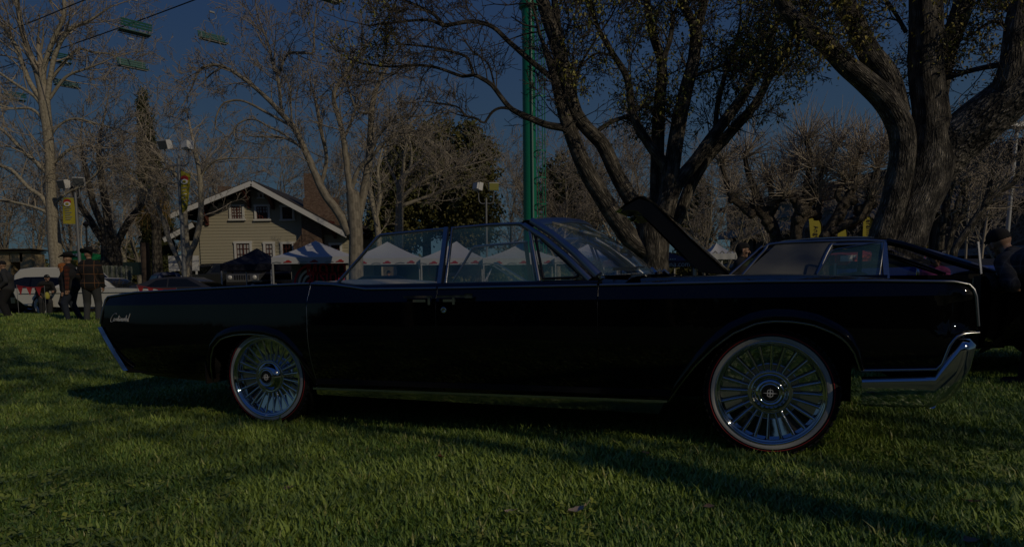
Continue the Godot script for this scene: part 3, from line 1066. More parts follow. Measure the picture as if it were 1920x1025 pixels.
func make_script(car: Node3D) -> void:
	# flowing chrome lettering on the tail: Continental, drawn as one bent wire per stroke
	var strokes := [
		[[0.30, 0.92], [0.24, 1.0], [0.12, 0.85], [0.03, 0.45], [0.02, 0.12], [0.08, 0.0], [0.18, 0.12], [0.24, 0.3], [0.23, 0.42], [0.18, 0.36], [0.18, 0.14], [0.24, 0.1], [0.28, 0.3], [0.31, 0.38], [0.32, 0.1], [0.34, 0.36], [0.375, 0.4], [0.38, 0.14], [0.40, 0.12], [0.45, 0.75], [0.445, 0.2], [0.46, 0.1], [0.50, 0.4], [0.505, 0.12], [0.525, 0.1], [0.55, 0.4], [0.555, 0.1], [0.575, 0.36], [0.605, 0.4], [0.61, 0.14], [0.63, 0.12], [0.66, 0.3], [0.665, 0.42], [0.64, 0.34], [0.65, 0.12], [0.68, 0.12], [0.71, 0.4], [0.715, 0.1], [0.735, 0.36], [0.765, 0.4], [0.77, 0.14], [0.79, 0.12], [0.84, 0.78], [0.835, 0.2], [0.85, 0.1], [0.905, 0.42], [0.87, 0.34], [0.875, 0.14], [0.91, 0.36], [0.915, 0.12], [0.935, 0.12], [1.0, 1.0], [0.97, 0.2], [1.0, 0.1]],
		[[0.42, 0.58], [0.48, 0.6]], [[0.81, 0.6], [0.87, 0.62]], [[0.515, 0.52], [0.52, 0.56]],
	]
	var b := MB.new()
	for st in strokes:
		var c := Curve3D.new()
		for q in st:
			var s: float = -1.335 + 0.205 * q[0] + 0.02 * q[1]
			var h: float = 0.712 + 0.062 * q[1]
			c.add_point(Vector3(s, h, side_z(s, h) + 0.003))
		for i in range(1, st.size() - 1):
			var d := (c.get_point_position(i + 1) - c.get_point_position(i - 1)) * 0.2
			c.set_point_in(i, -d); c.set_point_out(i, d)
		c.bake_interval = 0.004
		var p := c.get_baked_points()
		b.tube(p, even(p, 0.0021), 5, true)
	put("script_badge", b, M.badge, car)

# ---------------------------------------------------------------- trees
var tips: Array = []          # twig ends that may carry leaves: Transform3D-ready points and directions

func smooth_path(pts: Array, step := 0.0) -> PackedVector3Array:
	var c := Curve3D.new()
	for p in pts: c.add_point(p)
	for i in pts.size():
		var a: Vector3 = pts[maxi(i - 1, 0)]
		var b: Vector3 = pts[mini(i + 1, pts.size() - 1)]
		var d := (b - a) / 6.0
		c.set_point_in(i, -d); c.set_point_out(i, d)
	c.bake_interval = step if step > 0.0 else maxf(0.08, c.get_baked_length() / 26.0)
	return c.get_baked_points()

func limb(px: Array, depth: float) -> Array:       # surveyed limb: [x, y, width in pixels, extra depth]; returns [points, radii]
	var p := []
	var r := PackedFloat32Array()
	for q in px:
		var d: float = depth + (q[3] if q.size() > 3 else 0.0)
		p.append(at(q[0], q[1], d))
		r.append(q[2] * 0.5 * d / FOCAL)
	var s := smooth_path(p)
	var rr := PackedFloat32Array()
	var total := 0.0
	var marks := [0.0]
	for i in range(1, p.size()):
		total += p[i].distance_to(p[i - 1]); marks.append(total)
	var run := 0.0
	var sl := 0.0
	for i in range(1, s.size()): sl += s[i].distance_to(s[i - 1])
	for i in s.size():
		if i > 0: run += s[i].distance_to(s[i - 1])
		var w := run / maxf(sl, 0.001) * total
		var k := 0
		while k < marks.size() - 2 and marks[k + 1] < w: k += 1
		rr.append(lerpf(r[k], r[k + 1], clampf((w - marks[k]) / (marks[k + 1] - marks[k]), 0.0, 1.0)))
	return [s, rr]

func scatter(v: float) -> Vector3:
	return Vector3(rng.randf_range(-v, v), rng.randf_range(-v, v), rng.randf_range(-v, v))

func fork(dir: Vector3, lo: float, hi: float) -> Vector3:
	var side := dir.cross(scatter(1.0) + Vector3(0.01, 0, 0)).normalized()
	return dir.rotated(side, rng.randf_range(lo, hi))

func grow(b: MB, p0: Vector3, d0: Vector3, length: float, r0: float, lvl: int, o: Dictionary) -> void:
	var segs: int = 3 + mini(lvl, 2)
	var pts := PackedVector3Array([p0])
	var rad := PackedFloat32Array([r0])
	var p := p0
	var d := d0
	var tipr: float = o.tip
	for i in segs:
		d = (d + scatter(o.wander) + Vector3.UP * o.up).normalized()
		p += d * length / segs
		pts.append(p)
		rad.append(maxf(lerpf(r0, maxf(r0 * 0.35, tipr), float(i + 1) / segs), tipr))
	b.tube(pts, rad, 3 if r0 < 0.02 else (4 if r0 < 0.06 else 6))
	if lvl <= 0:
		tips.append([p, d])
		return
	var n: int = o.kids[mini(lvl, o.kids.size() - 1)]
	for k in n:
		var t := (k + 0.4 + rng.randf() * 0.6) / n
		t = 0.18 + 0.82 * t
		var i := clampi(int(t * segs), 0, segs - 1)
		var f := t * segs - i
		var q := pts[i].lerp(pts[i + 1], clampf(f, 0.0, 1.0))
		var dd := fork((pts[i + 1] - pts[i]).normalized(), 0.45, 1.05)
		grow(b, q, dd, length * rng.randf_range(0.42, 0.72) * (1.15 - 0.4 * t), maxf(rad[i] * 0.55, tipr), lvl - 1, o)

func sprout(b: MB, l: Array, n: int, from: float, length: float, lvl: int, o: Dictionary) -> void:   # side branches along a limb
	var s: PackedVector3Array = l[0]
	var r: PackedFloat32Array = l[1]
	for k in n:
		var t := lerpf(from, 0.99, (k + rng.randf()) / n)
		var i := clampi(int(t * (s.size() - 1)), 0, s.size() - 2)
		var dir := fork((s[i + 1] - s[i]).normalized(), 0.4, 1.25)
		grow(b, s[i], dir, length * rng.randf_range(0.55, 1.25), clampf(r[i] * 0.45, o.tip, length * 0.016), lvl, o)
	var e := s.size() - 1
	grow(b, s[e], (s[e] - s[e - 1]).normalized(), length, maxf(r[e] * 0.85, o.tip), lvl, o)

func traced_tree(called: String, label: String, spec: Array, depth: float, bark_m: Material, twig_m: Material, o: Dictionary, group := "") -> Node3D:
	# spec: [limb pixels, side branches, from, length, level]; the first limbs marked with level -1 are trunks
	var base: Array = spec[0][0][0]
	var foot := at(base[0], base[1], depth)
	var t := thing(called, label, "tree", Transform3D(Basis(), Vector3(foot.x, ground(foot.x, foot.z), foot.z)), group)
	var tw := MB.new()
	tips.clear()
	for k in spec.size():
		var s = spec[k]
		var l := limb(s[0], depth)
		if k == 0:                                     # carry the trunk down into the ground, with a root flare
			var p0: Vector3 = l[0][0]
			var g := ground(p0.x, p0.z)
			if p0.y > g:
				var a := PackedVector3Array()
				var rr := PackedFloat32Array()
				var nb := 6
				var lean: Vector3 = (l[0][2] - l[0][0])
				for j in nb:
					var q := 1.0 - float(j) / nb
					a.append(Vector3(p0.x - lean.x / maxf(lean.y, 0.3) * (p0.y - g) * q * 0.5, lerpf(p0.y, g - 0.15, q), p0.z))
					rr.append(l[1][0] * (1.0 + 0.55 * pow(q, 3.0)))
				a.append_array(l[0]); rr.append_array(l[1])
				l = [a, rr]
		var b := MB.new()
		var wide: float = l[1][0]
		b.tube(l[0], l[1], 20 if wide > 0.25 else (12 if wide > 0.1 else 7), true, o.get("tile", 0.6), o.get("lumps", 0.0))
		put("trunk" if k == 0 else "limb", b, bark_m, t, Transform3D(Basis(), -t.position))
		if s.size() > 1 and s[1] > 0: sprout(tw, l, s[1], s[2], s[3], s[4], o)
	if tw.v.size() > 0:
		var q := put("twigs", tw, twig_m, t, Transform3D(Basis(), -t.position))
		q.set_meta("kind", "stuff")
	return t

func leaf_shape(size: float) -> ArrayMesh:
	var b := MB.new()
	var w := size * 0.3
	b.face(Vector3(0, 0, 0), Vector3(-w, 0.1 * size, size * 0.45), Vector3(0, -0.05 * size, size))
	b.face(Vector3(0, 0, 0), Vector3(0, -0.05 * size, size), Vector3(w, 0.1 * size, size * 0.45))
	return b.mesh()

func hang_leaves(t: Node3D, every: float, spread: float, per: int, m: Material, mesh: Mesh, keep: Callable, lo := Color(0.7, 0.8, 0.7), hi := Color(1.5, 1.2, 0.9)) -> void:
	var where := []
	var tint := PackedColorArray()
	for q in tips:
		if rng.randf() > every or not keep.call(q[0]): continue
		for k in per:
			var p: Vector3 = q[0] + scatter(spread)
			where.append(Transform3D(Basis.from_euler(Vector3(rng.randf_range(-0.4, 1.4), rng.randf() * TAU, rng.randf_range(-0.8, 0.8))).scaled(Vector3.ONE * rng.randf_range(0.7, 1.25)), p - t.position))
			tint.append(lo.lerp(hi, rng.randf()))
	copies("leaves", mesh, m, where, t, tint)

func tree_materials() -> void:
	M.bark_pale = bark(lin(0.2, 0.175, 0.13), lin(0.52, 0.47, 0.36), 0.0, 31, 0.9, 0.02, false)
	M.bark_oak = bark(lin(0.025, 0.023, 0.021), lin(0.42, 0.38, 0.325), 6.0, 47, 0.26, 0.05)
	M.bark_brown = bark(lin(0.03, 0.027, 0.023), lin(0.31, 0.275, 0.225), 3.0, 53, 0.22, 0.05)
	M.bark_grey = bark(lin(0.17, 0.15, 0.12), lin(0.40, 0.355, 0.28), 0.6, 59, 0.4, 0.04, false)
	M.bark_knob = bark(lin(0.04, 0.034, 0.028), lin(0.40, 0.33, 0.25), 4.0, 67, 1.0, 0.05)
	M.twig_pale = paint(0.45, 0.39, 0.31, 0.9)
	M.shoot = paint(0.52, 0.45, 0.365, 0.9)
	M.twig_grey = paint(0.36, 0.31, 0.25, 0.9)
	M.twig_dark = paint(0.09, 0.077, 0.062, 0.9)
	M.leaf_olive = paint(0.31, 0.33, 0.095, 0.5)
	M.leaf_olive.vertex_color_use_as_albedo = true
	M.leaf_olive.backlight_enabled = true; M.leaf_olive.backlight = Color(0.3, 0.28, 0.08)
	M.leaf_dark = paint(0.11, 0.118, 0.042, 0.6)
	M.leaf_dark.vertex_color_use_as_albedo = true
	M.leaf_cypress = paint(0.07, 0.085, 0.034, 0.8)
	M.leaf_cypress.vertex_color_use_as_albedo = true

func make_trees() -> void:
	tree_materials()
	rng.seed = 11
	var fine := {"tip": 0.008, "wander": 0.17, "up": 0.05, "kids": [2, 3, 4, 4], "lumps": 0.03}
	var tall := {"tip": 0.010, "wander": 0.15, "up": 0.06, "kids": [2, 3, 4, 4], "lumps": 0.03}
	traced_tree("sycamore_tree", "tall pale bare sycamore at the far left, growing behind the white car", [
		[[[107, 505, 24], [102, 460, 23], [97, 400, 19], [94, 350, 17], [93, 300, 16], [88, 240, 17], [82, 190, 19]], 5, 0.5, 2.86, 2],
		[[[82, 195, 15], [70, 140, 12], [42, 63, 9], [28, -20, 7]], 8, 0.3, 2.86, 3],
		[[[78, 188, 10], [54, 152, 8], [26, 82, 7], [-4, 38, 6]], 6, 0.3, 2.60, 3],
		[[[82, 190, 12], [81, 131, 9], [98, 77, 8], [119, 28, 7], [116, -20, 6]], 8, 0.3, 2.60, 3],
		[[[86, 200, 11], [94, 140, 8], [105, 94, 8], [129, 56, 6], [164, 40, 5], [204, 14, 3]], 11, 0.3, 2.47, 3],
		[[[92, 185, 6], [122, 145, 5], [159, 129, 4], [192, 117, 3]], 8, 0.3, 2.21, 3],
		[[[75, 195, 7], [61, 178, 6], [28, 157, 5], [-8, 132, 4]], 6, 0.3, 2.34, 3],
		[[[88, 235, 5], [60, 205, 5], [20, 203, 4], [-6, 195, 3]], 5, 0.3, 2.21, 3],
		[[[92, 330, 9], [66, 303, 8], [44, 285, 7], [16, 255, 6], [-8, 235, 5]], 7, 0.2, 2.34, 3],
		[[[96, 405, 9], [78, 370, 8], [53, 352, 7], [20, 318, 6], [-8, 310, 5]], 6, 0.2, 2.34, 3],
		[[[97, 408, 7], [82, 396, 6], [58, 387, 5], [20, 378, 5], [-8, 374, 4]], 5, 0.3, 2.08, 3],
		[[[98, 385, 6], [122, 363, 5], [161, 343, 4], [185, 318, 4], [197, 298, 3]], 7, 0.3, 2.08, 3],
		[[[94, 310, 7], [110, 296, 6], [132, 279, 5], [167, 273, 5], [205, 290, 4], [252, 323, 3]], 10, 0.2, 2.08, 3],
		[[[93, 255, 5], [112, 233, 4], [140, 222, 4], [181, 232, 4], [234, 247, 3], [290, 271, 2]], 11, 0.2, 2.08, 3],
		[[[94, 150, 6, 0.6], [140, 95, 5, 0.8], [175, 98, 4, 1.0], [215, 105, 3, 1.2], [248, 140, 2, 1.2]], 9, 0.2, 1.95, 3],
	], 33.0, M.bark_pale, M.twig_pale, tall)
	traced_tree("forked_tree", "dark rough-barked tree forking low, right of the cowboy hats", [
		[[[208, 500, 38], [208, 478, 34], [206, 458, 30]], 0, 0.5, 1.0, 1],
		[[[204, 462, 17], [187, 443, 13], [165, 408, 12], [150, 385, 10], [132, 350, 7]], 7, 0.4, 2.2, 3],
		[[[203, 455, 13], [190, 420, 12], [176, 388, 11], [168, 355, 10], [158, 310, 8], [150, 270, 5]], 8, 0.4, 2.2, 3],
		[[[207, 462, 17], [202, 420, 14], [196, 376, 13], [188, 323, 11], [184, 280, 8], [190, 240, 5]], 9, 0.4, 2.2, 3],
		[[[211, 470, 16], [226, 440, 13], [243, 411, 12], [262, 388, 9], [285, 360, 5]], 8, 0.4, 2.0, 3],
	], 38.0, M.bark_brown, M.twig_grey, fine)
	traced_tree("sycamore_tree", "slim cream-barked sycamore with several stems, beside the banner lamp post", [
		[[[352, 545, 14], [352, 528, 14], [350, 515, 14]], 0, 0.5, 1, 1],
		[[[347, 520, 9], [335, 490, 8], [326, 471, 8], [315, 446, 8], [302, 405, 8], [281, 368, 7], [249, 335, 5], [214, 312, 4]], 13, 0.3, 2.0, 3],
		[[[353, 520, 12], [355, 477, 11], [366, 452, 10], [376, 399, 10], [374, 330, 9], [366, 288, 8]], 9, 0.5, 2.2, 3],
		[[[356, 480, 9], [350, 455, 9], [346, 400, 9], [338, 345, 8], [325, 322, 7], [294, 290, 6]], 9, 0.4, 2.0, 3],
		[[[374, 335, 6], [384, 318, 5], [405, 300, 4], [440, 296, 3]], 6, 0.3, 1.8, 3],
	], 33.0, M.bark_pale, M.twig_pale, fine)
	# the arching sycamore left of the windows
	traced_tree("sycamore_tree", "grey bare sycamore with long arching limbs, between the house and the car's windows", [
		[[[667, 500, 27], [667, 440, 25], [664, 400, 25], [661, 360, 24]], 0, 0.5, 1, 1],
		[[[660, 366, 15], [654, 342, 12], [647, 285, 11], [641, 245, 10], [632, 212, 9], [625, 182, 8], [636, 154, 7], [671, 107, 5], [700, 70, 3]], 15, 0.3, 1.7, 3],
		[[[655, 440, 17], [635, 400, 16], [608, 363, 15], [590, 325, 13], [575, 290, 12], [552, 240, 11], [531, 217, 9], [500, 184, 8], [465, 154, 7], [430, 130, 6], [400, 121, 6], [374, 130, 5], [363, 152, 3]], 18, 0.35, 1.5, 3],
		[[[545, 236, 5], [498, 210, 5], [461, 191, 4], [437, 188, 4], [416, 196, 3], [404, 222, 3], [404, 242, 2], [418, 250, 2], [430, 276, 1.6]], 8, 0.3, 0.7, 2],
		[[[566, 278, 5], [533, 252, 4], [505, 238, 4], [477, 224, 3], [454, 227, 3], [440, 240, 3], [440, 257, 2], [456, 264, 2]], 9, 0.2, 0.8, 2],
		[[[566, 275, 5], [540, 262, 4], [524, 257, 4], [477, 256, 3]], 7, 0.3, 1.0, 2],
		[[[531, 219, 7], [526, 195, 6], [522, 154, 6], [510, 114, 5], [503, 83, 4], [490, 50, 3]], 14, 0.2, 1.5, 3],
		[[[547, 230, 4], [545, 200, 3], [543, 165, 3], [533, 137, 2]], 7, 0.2, 1.2, 2],
		[[[522, 140, 5], [538, 102, 5], [565, 99, 5], [587, 97, 4], [588, 60, 3], [594, 10, 2]], 10, 0.2, 1.4, 3],
		[[[404, 122, 4], [412, 128, 3], [396, 138, 3], [378, 156, 2]], 7, 0.2, 1.1, 3],
		[[[660, 352, 9], [672, 317, 8], [702, 287, 7], [735, 254, 5], [760, 250, 3]], 8, 0.3, 1.4, 3],
		[[[690, 296, 6], [700, 275, 6], [712, 251, 5], [745, 221, 4], [783, 218, 3]], 9, 0.2, 1.2, 3],
		[[[668, 425, 15, 0.3], [682, 358, 15, 0.4], [692, 294, 14, 0.4], [695, 240, 12, 0.4], [699, 190, 11, 0.4], [712, 150, 7, 0.4], [726, 126, 5, 0.4]], 10, 0.5, 1.5, 3],
		[[[698, 205, 5], [680, 212, 5], [667, 203, 4], [655, 172, 4], [650, 140, 3]], 9, 0.2, 1.3, 3],
		[[[643, 262, 6], [655, 235, 5], [664, 210, 5], [672, 190, 4]], 6, 0.3, 1.2, 3],
		[[[600, 350, 8, 0.5], [612, 300, 7, 0.6], [603, 250, 7, 0.6], [596, 212, 7, 0.6]], 5, 0.3, 1.4, 3],
	], 25.0, M.bark_grey, M.twig_grey, fine)
	traced_tree("sycamore_tree", "pale crooked sycamore in front of the evergreens, right of the arching one", [
		[[[746, 500, 17], [748, 434, 16], [750, 363, 14], [755, 335, 12], [768, 320, 8]], 4, 0.6, 1.6, 3],
		[[[752, 372, 9], [788, 342, 7], [834, 320, 6], [870, 312, 4], [892, 306, 3]], 14, 0.2, 1.8, 3],
		[[[755, 385, 8], [775, 378, 7], [788, 373, 6], [829, 358, 5], [850, 352, 3]], 12, 0.2, 1.8, 3],
		[[[752, 372, 7], [740, 335, 6], [722, 290, 5], [738, 256, 5], [788, 256, 4], [829, 279, 4], [854, 302, 3], [872, 300, 2]], 12, 0.3, 1.6, 3],
		[[[753, 350, 6], [757, 300, 6], [762, 260, 5], [750, 220, 3]], 8, 0.3, 1.8, 3],
		[[[766, 330, 6], [772, 290, 5], [766, 240, 4], [790, 215, 3]], 8, 0.3, 1.8, 3],
	], 35.0, M.bark_pale, M.twig_pale, fine)
	traced_tree("sycamore_tree", "slender pale sycamore leaning left, just right of the arching one's trunk", [
		[[[712, 500, 12], [708, 430, 11], [700, 390, 10], [692, 350, 9]], 5, 0.4, 1.8, 3],
		[[[704, 410, 8], [712, 370, 7], [708, 320, 6], [716, 280, 4]], 8, 0.3, 1.8, 3],
	], 34.0, M.bark_pale, M.twig_pale, fine)
	make_middle_tree(fine)
	make_oak(fine)
	make_pollards()
	make_right_trees(fine)

func make_middle_tree(o: Dictionary) -> void:
	rng.seed = 21
	var mid := {"tip": 0.006, "wander": 0.3, "up": 0.03, "kids": [3, 4, 4, 4], "lumps": 0.05, "tile": 0.7}
	var t := traced_tree("fork_limbed_tree", "broad dark tree forking into many limbs behind the windscreen, few olive leaves", [
		[[[1230, 520, 54], [1228, 490, 52], [1226, 455, 60], [1224, 430, 62], [1226, 400, 52]], 0, 0.5, 1, 1],
		[[[1214, 470, 42], [1190, 455, 38], [1166, 425, 36], [1141, 387, 34], [1103, 325, 31], [1075, 262, 28], [1059, 215, 25], [1048, 175, 20], [1036, 130, 16], [1020, 85, 10]], 5, 0.6, 1.2, 3],
		[[[1222, 440, 38], [1205, 410, 34], [1184, 375, 30], [1156, 325, 28], [1131, 272, 27], [1103, 243, 25], [1081, 215, 25], [1068, 176, 26], [1057, 132, 27], [1046, 85, 27], [1030, 40, 25], [1012, -15, 22]], 7, 0.5, 1.3, 3],
		[[[1056, 130, 16], [1052, 95, 14], [1046, 50, 13], [1038, -15, 12]], 4, 0.4, 1.0, 3],
		[[[1060, 240, 15], [1024, 234, 13], [995, 222, 12], [960, 205, 10], [938, 180, 9], [923, 160, 9], [905, 148, 8], [887, 140, 7], [867, 143, 6], [820, 127, 5], [780, 122, 5], [730, 125, 4], [673, 118, 3]], 14, 0.35, 0.95, 2],
		[[[888, 140, 6], [880, 115, 5], [872, 105, 5], [840, 95, 5], [800, 87, 4], [753, 83, 3]], 10, 0.2, 0.9, 2],
		[[[962, 205, 6], [940, 202, 5], [923, 210, 5], [908, 230, 4], [897, 224, 4], [887, 220, 4], [868, 217, 3], [853, 213, 2]], 6, 0.3, 0.5, 2],
		[[[870, 216, 3], [857, 200, 3], [820, 193, 3], [797, 190, 2]], 6, 0.2, 0.5, 2],
		[[[928, 165, 4], [915, 120, 3], [885, 95, 3], [872, 75, 2]], 6, 0.2, 0.7, 2],
		[[[1034, 145, 11], [1012, 128, 10], [990, 110, 10], [953, 77, 9], [923, 50, 8], [887, 40, 8], [850, 45, 7], [830, 47, 7], [800, 37, 5], [740, 42, 4], [690, 48, 3]], 14, 0.35, 0.9, 3],
		[[[832, 48, 7], [813, 27, 6], [773, 7, 5], [730, -10, 4]], 9, 0.2, 0.9, 3],
		[[[1240, 400, 26], [1250, 350, 22], [1247, 309, 20], [1230, 288, 19], [1212, 262, 18], [1196, 235, 16], [1186, 210, 15], [1180, 164, 13], [1171, 135, 12], [1147, 97, 10], [1118, 44, 8], [1106, -10, 7]], 11, 0.4, 1.2, 3],
		[[[1113, 250, 9], [1147, 228, 8], [1177, 217, 8], [1206, 199, 7], [1226, 206, 6]], 6, 0.3, 0.8, 3],
		[[[1226, 430, 30, 0.3], [1231, 375, 26, 0.4], [1233, 294, 25, 0.4], [1235, 231, 24, 0.4], [1238, 176, 21, 0.4], [1241, 117, 18, 0.4], [1223, 59, 15, 0.4], [1211, -15, 13, 0.4]], 10, 0.4, 1.2, 3],
		[[[1240, 140, 11], [1248, 100, 10], [1257, 73, 9], [1262, 30, 7]], 6, 0.3, 1.0, 3],
		[[[1240, 420, 34], [1252, 370, 30], [1262, 303, 30], [1270, 250, 29], [1288, 161, 25], [1300, 117, 23], [1305, 62, 21], [1295, 35, 16], [1282, 10, 15], [1272, -15, 14]], 9, 0.4, 1.2, 3],
		[[[1304, 70, 14], [1312, 40, 15], [1320, 5, 15], [1323, -15, 14]], 5, 0.3, 1.0, 3],
		[[[1240, 445, 30], [1250, 403, 27], [1269, 347, 26], [1306, 300, 24], [1337, 256, 22], [1375, 205, 20], [1393, 181, 18], [1417, 140, 15], [1443, 88, 11], [1458, 40, 8]], 13, 0.45, 1.2, 3],
		[[[1248, 450, 28, 0.5], [1275, 400, 23, 0.5], [1297, 344, 22, 0.5], [1328, 294, 21, 0.5], [1375, 243, 19, 0.5], [1414, 199, 16, 0.5], [1443, 146, 13, 0.5], [1472, 102, 9, 0.5], [1490, 60, 6, 0.5]], 12, 0.45, 1.2, 3],
		[[[1418, 118, 6], [1428, 138, 5], [1446, 138, 5], [1463, 135, 5], [1481, 102, 4], [1489, 55, 3]], 8, 0.3, 0.8, 3],
		[[[1302, 142, 8], [1325, 134, 7], [1352, 123, 6], [1399, 105, 5], [1430, 80, 3]], 10, 0.2, 0.9, 3],
		[[[1342, 240, 10], [1345, 200, 10], [1357, 150, 9], [1372, 110, 7], [1385, 60, 5]], 9, 0.3, 1.0, 3],
		[[[1152, 105, 5], [1120, 100, 4], [1098, 115, 4], [1078, 140, 3]], 5, 0.2, 0.8, 3],
		[[[1075, 180, 5], [1085, 130, 4], [1110, 85, 4], [1140, 40, 3], [1165, -5, 2]], 8, 0.2, 0.8, 3],
	], 14.0, M.bark_brown, M.twig_dark, mid)
	hang_leaves(t, 0.40, 0.20, 3, M.leaf_olive, leaf_shape(0.075), func(p: Vector3) -> bool: return p.x > 1.0 and p.y > 3.7 + rng.randf() * 0.8 or p.x < -2.3 and p.y > 5.2, Color(0.5, 0.6, 0.5), Color(1.5, 1.25, 0.9))

func make_oak(o: Dictionary) -> void:
	rng.seed = 33
	var oak := {"tip": 0.005, "wander": 0.3, "up": 0.03, "kids": [3, 4, 4, 4], "lumps": 0.06, "tile": 0.8}
	var t := traced_tree("oak_tree", "massive furrowed oak at the right, splitting into thick limbs, behind the black sedan", [
		[[[1686, 470, 86], [1697, 430, 82], [1712, 390, 82], [1730, 345, 89], [1742, 300, 86], [1746, 255, 67], [1744, 203, 60], [1739, 152, 58], [1737, 76, 56], [1738, -20, 54]], 4, 0.75, 0.9, 3],
		[[[1652, 468, 52, -0.1], [1660, 430, 50, -0.12], [1674, 385, 46, -0.15], [1688, 330, 45, -0.2], [1694, 280, 44, -0.2], [1688, 235, 45, -0.2], [1664, 190, 43, -0.2], [1623, 152, 38, -0.2], [1587, 122, 35, -0.2], [1549, 84, 32, -0.2], [1508, 53, 29, -0.2], [1483, 28, 26, -0.2], [1456, -15, 24, -0.2]], 9, 0.62, 0.9, 3],
		[[[1684, 215, 45, 0.1], [1663, 148, 43, 0.1], [1633, 102, 39, 0.1], [1613, 63, 36, 0.1], [1592, 20, 33, 0.1], [1578, -20, 32, 0.1]], 6, 0.4, 0.9, 3],
		[[[1752, 230, 32, 0.5], [1762, 170, 30, 0.6], [1770, 127, 31, 0.7], [1788, 63, 33, 0.7], [1816, -15, 35, 0.7]], 5, 0.4, 0.9, 3],
		[[[1728, 360, 65, 0.1], [1752, 310, 82, 0.1], [1790, 268, 86, 0.0], [1840, 228, 86, -0.2], [1900, 178, 80, -0.4], [1975, 110, 74, -0.6]], 3, 0.6, 0.8, 2],
		[[[1880, 190, 56, -0.4], [1898, 130, 46, -0.5], [1905, 75, 41, -0.5], [1913, 25, 39, -0.5], [1930, -20, 37, -0.5]], 5, 0.3, 0.8, 3],
		[[[1885, 120, 11, -0.4], [1850, 126, 10, -0.2], [1816, 134, 9, 0.0], [1772, 148, 8, 0.2]], 9, 0.1, 0.8, 3],
		[[[1700, 60, 8, 0.4], [1680, 25, 7, 0.5], [1655, -10, 6, 0.5]], 8, 0.1, 0.9, 3],
		[[[1486, 35, 9], [1498, 75, 6], [1488, 110, 5], [1470, 135, 4]], 8, 0.2, 0.7, 3],
		[[[1500, 50, 7], [1530, 20, 6], [1545, -15, 5]], 8, 0.2, 0.8, 3],
		[[[1900, 60, 8, -0.2], [1865, 40, 6, 0.1], [1830, 60, 4, 0.3]], 9, 0.1, 0.8, 3],
		[[[1890, 20, 7, -0.2], [1860, -10, 6, 0.1], [1825, 10, 4, 0.3]], 7, 0.1, 0.8, 3],
	], 12.0, M.bark_oak, M.twig_dark, oak)
	hang_leaves(t, 0.38, 0.18, 3, M.leaf_olive, leaf_shape(0.07), func(p: Vector3) -> bool: return p.y > 4.2, Color(0.5, 0.55, 0.45), Color(1.6, 1.2, 0.9))

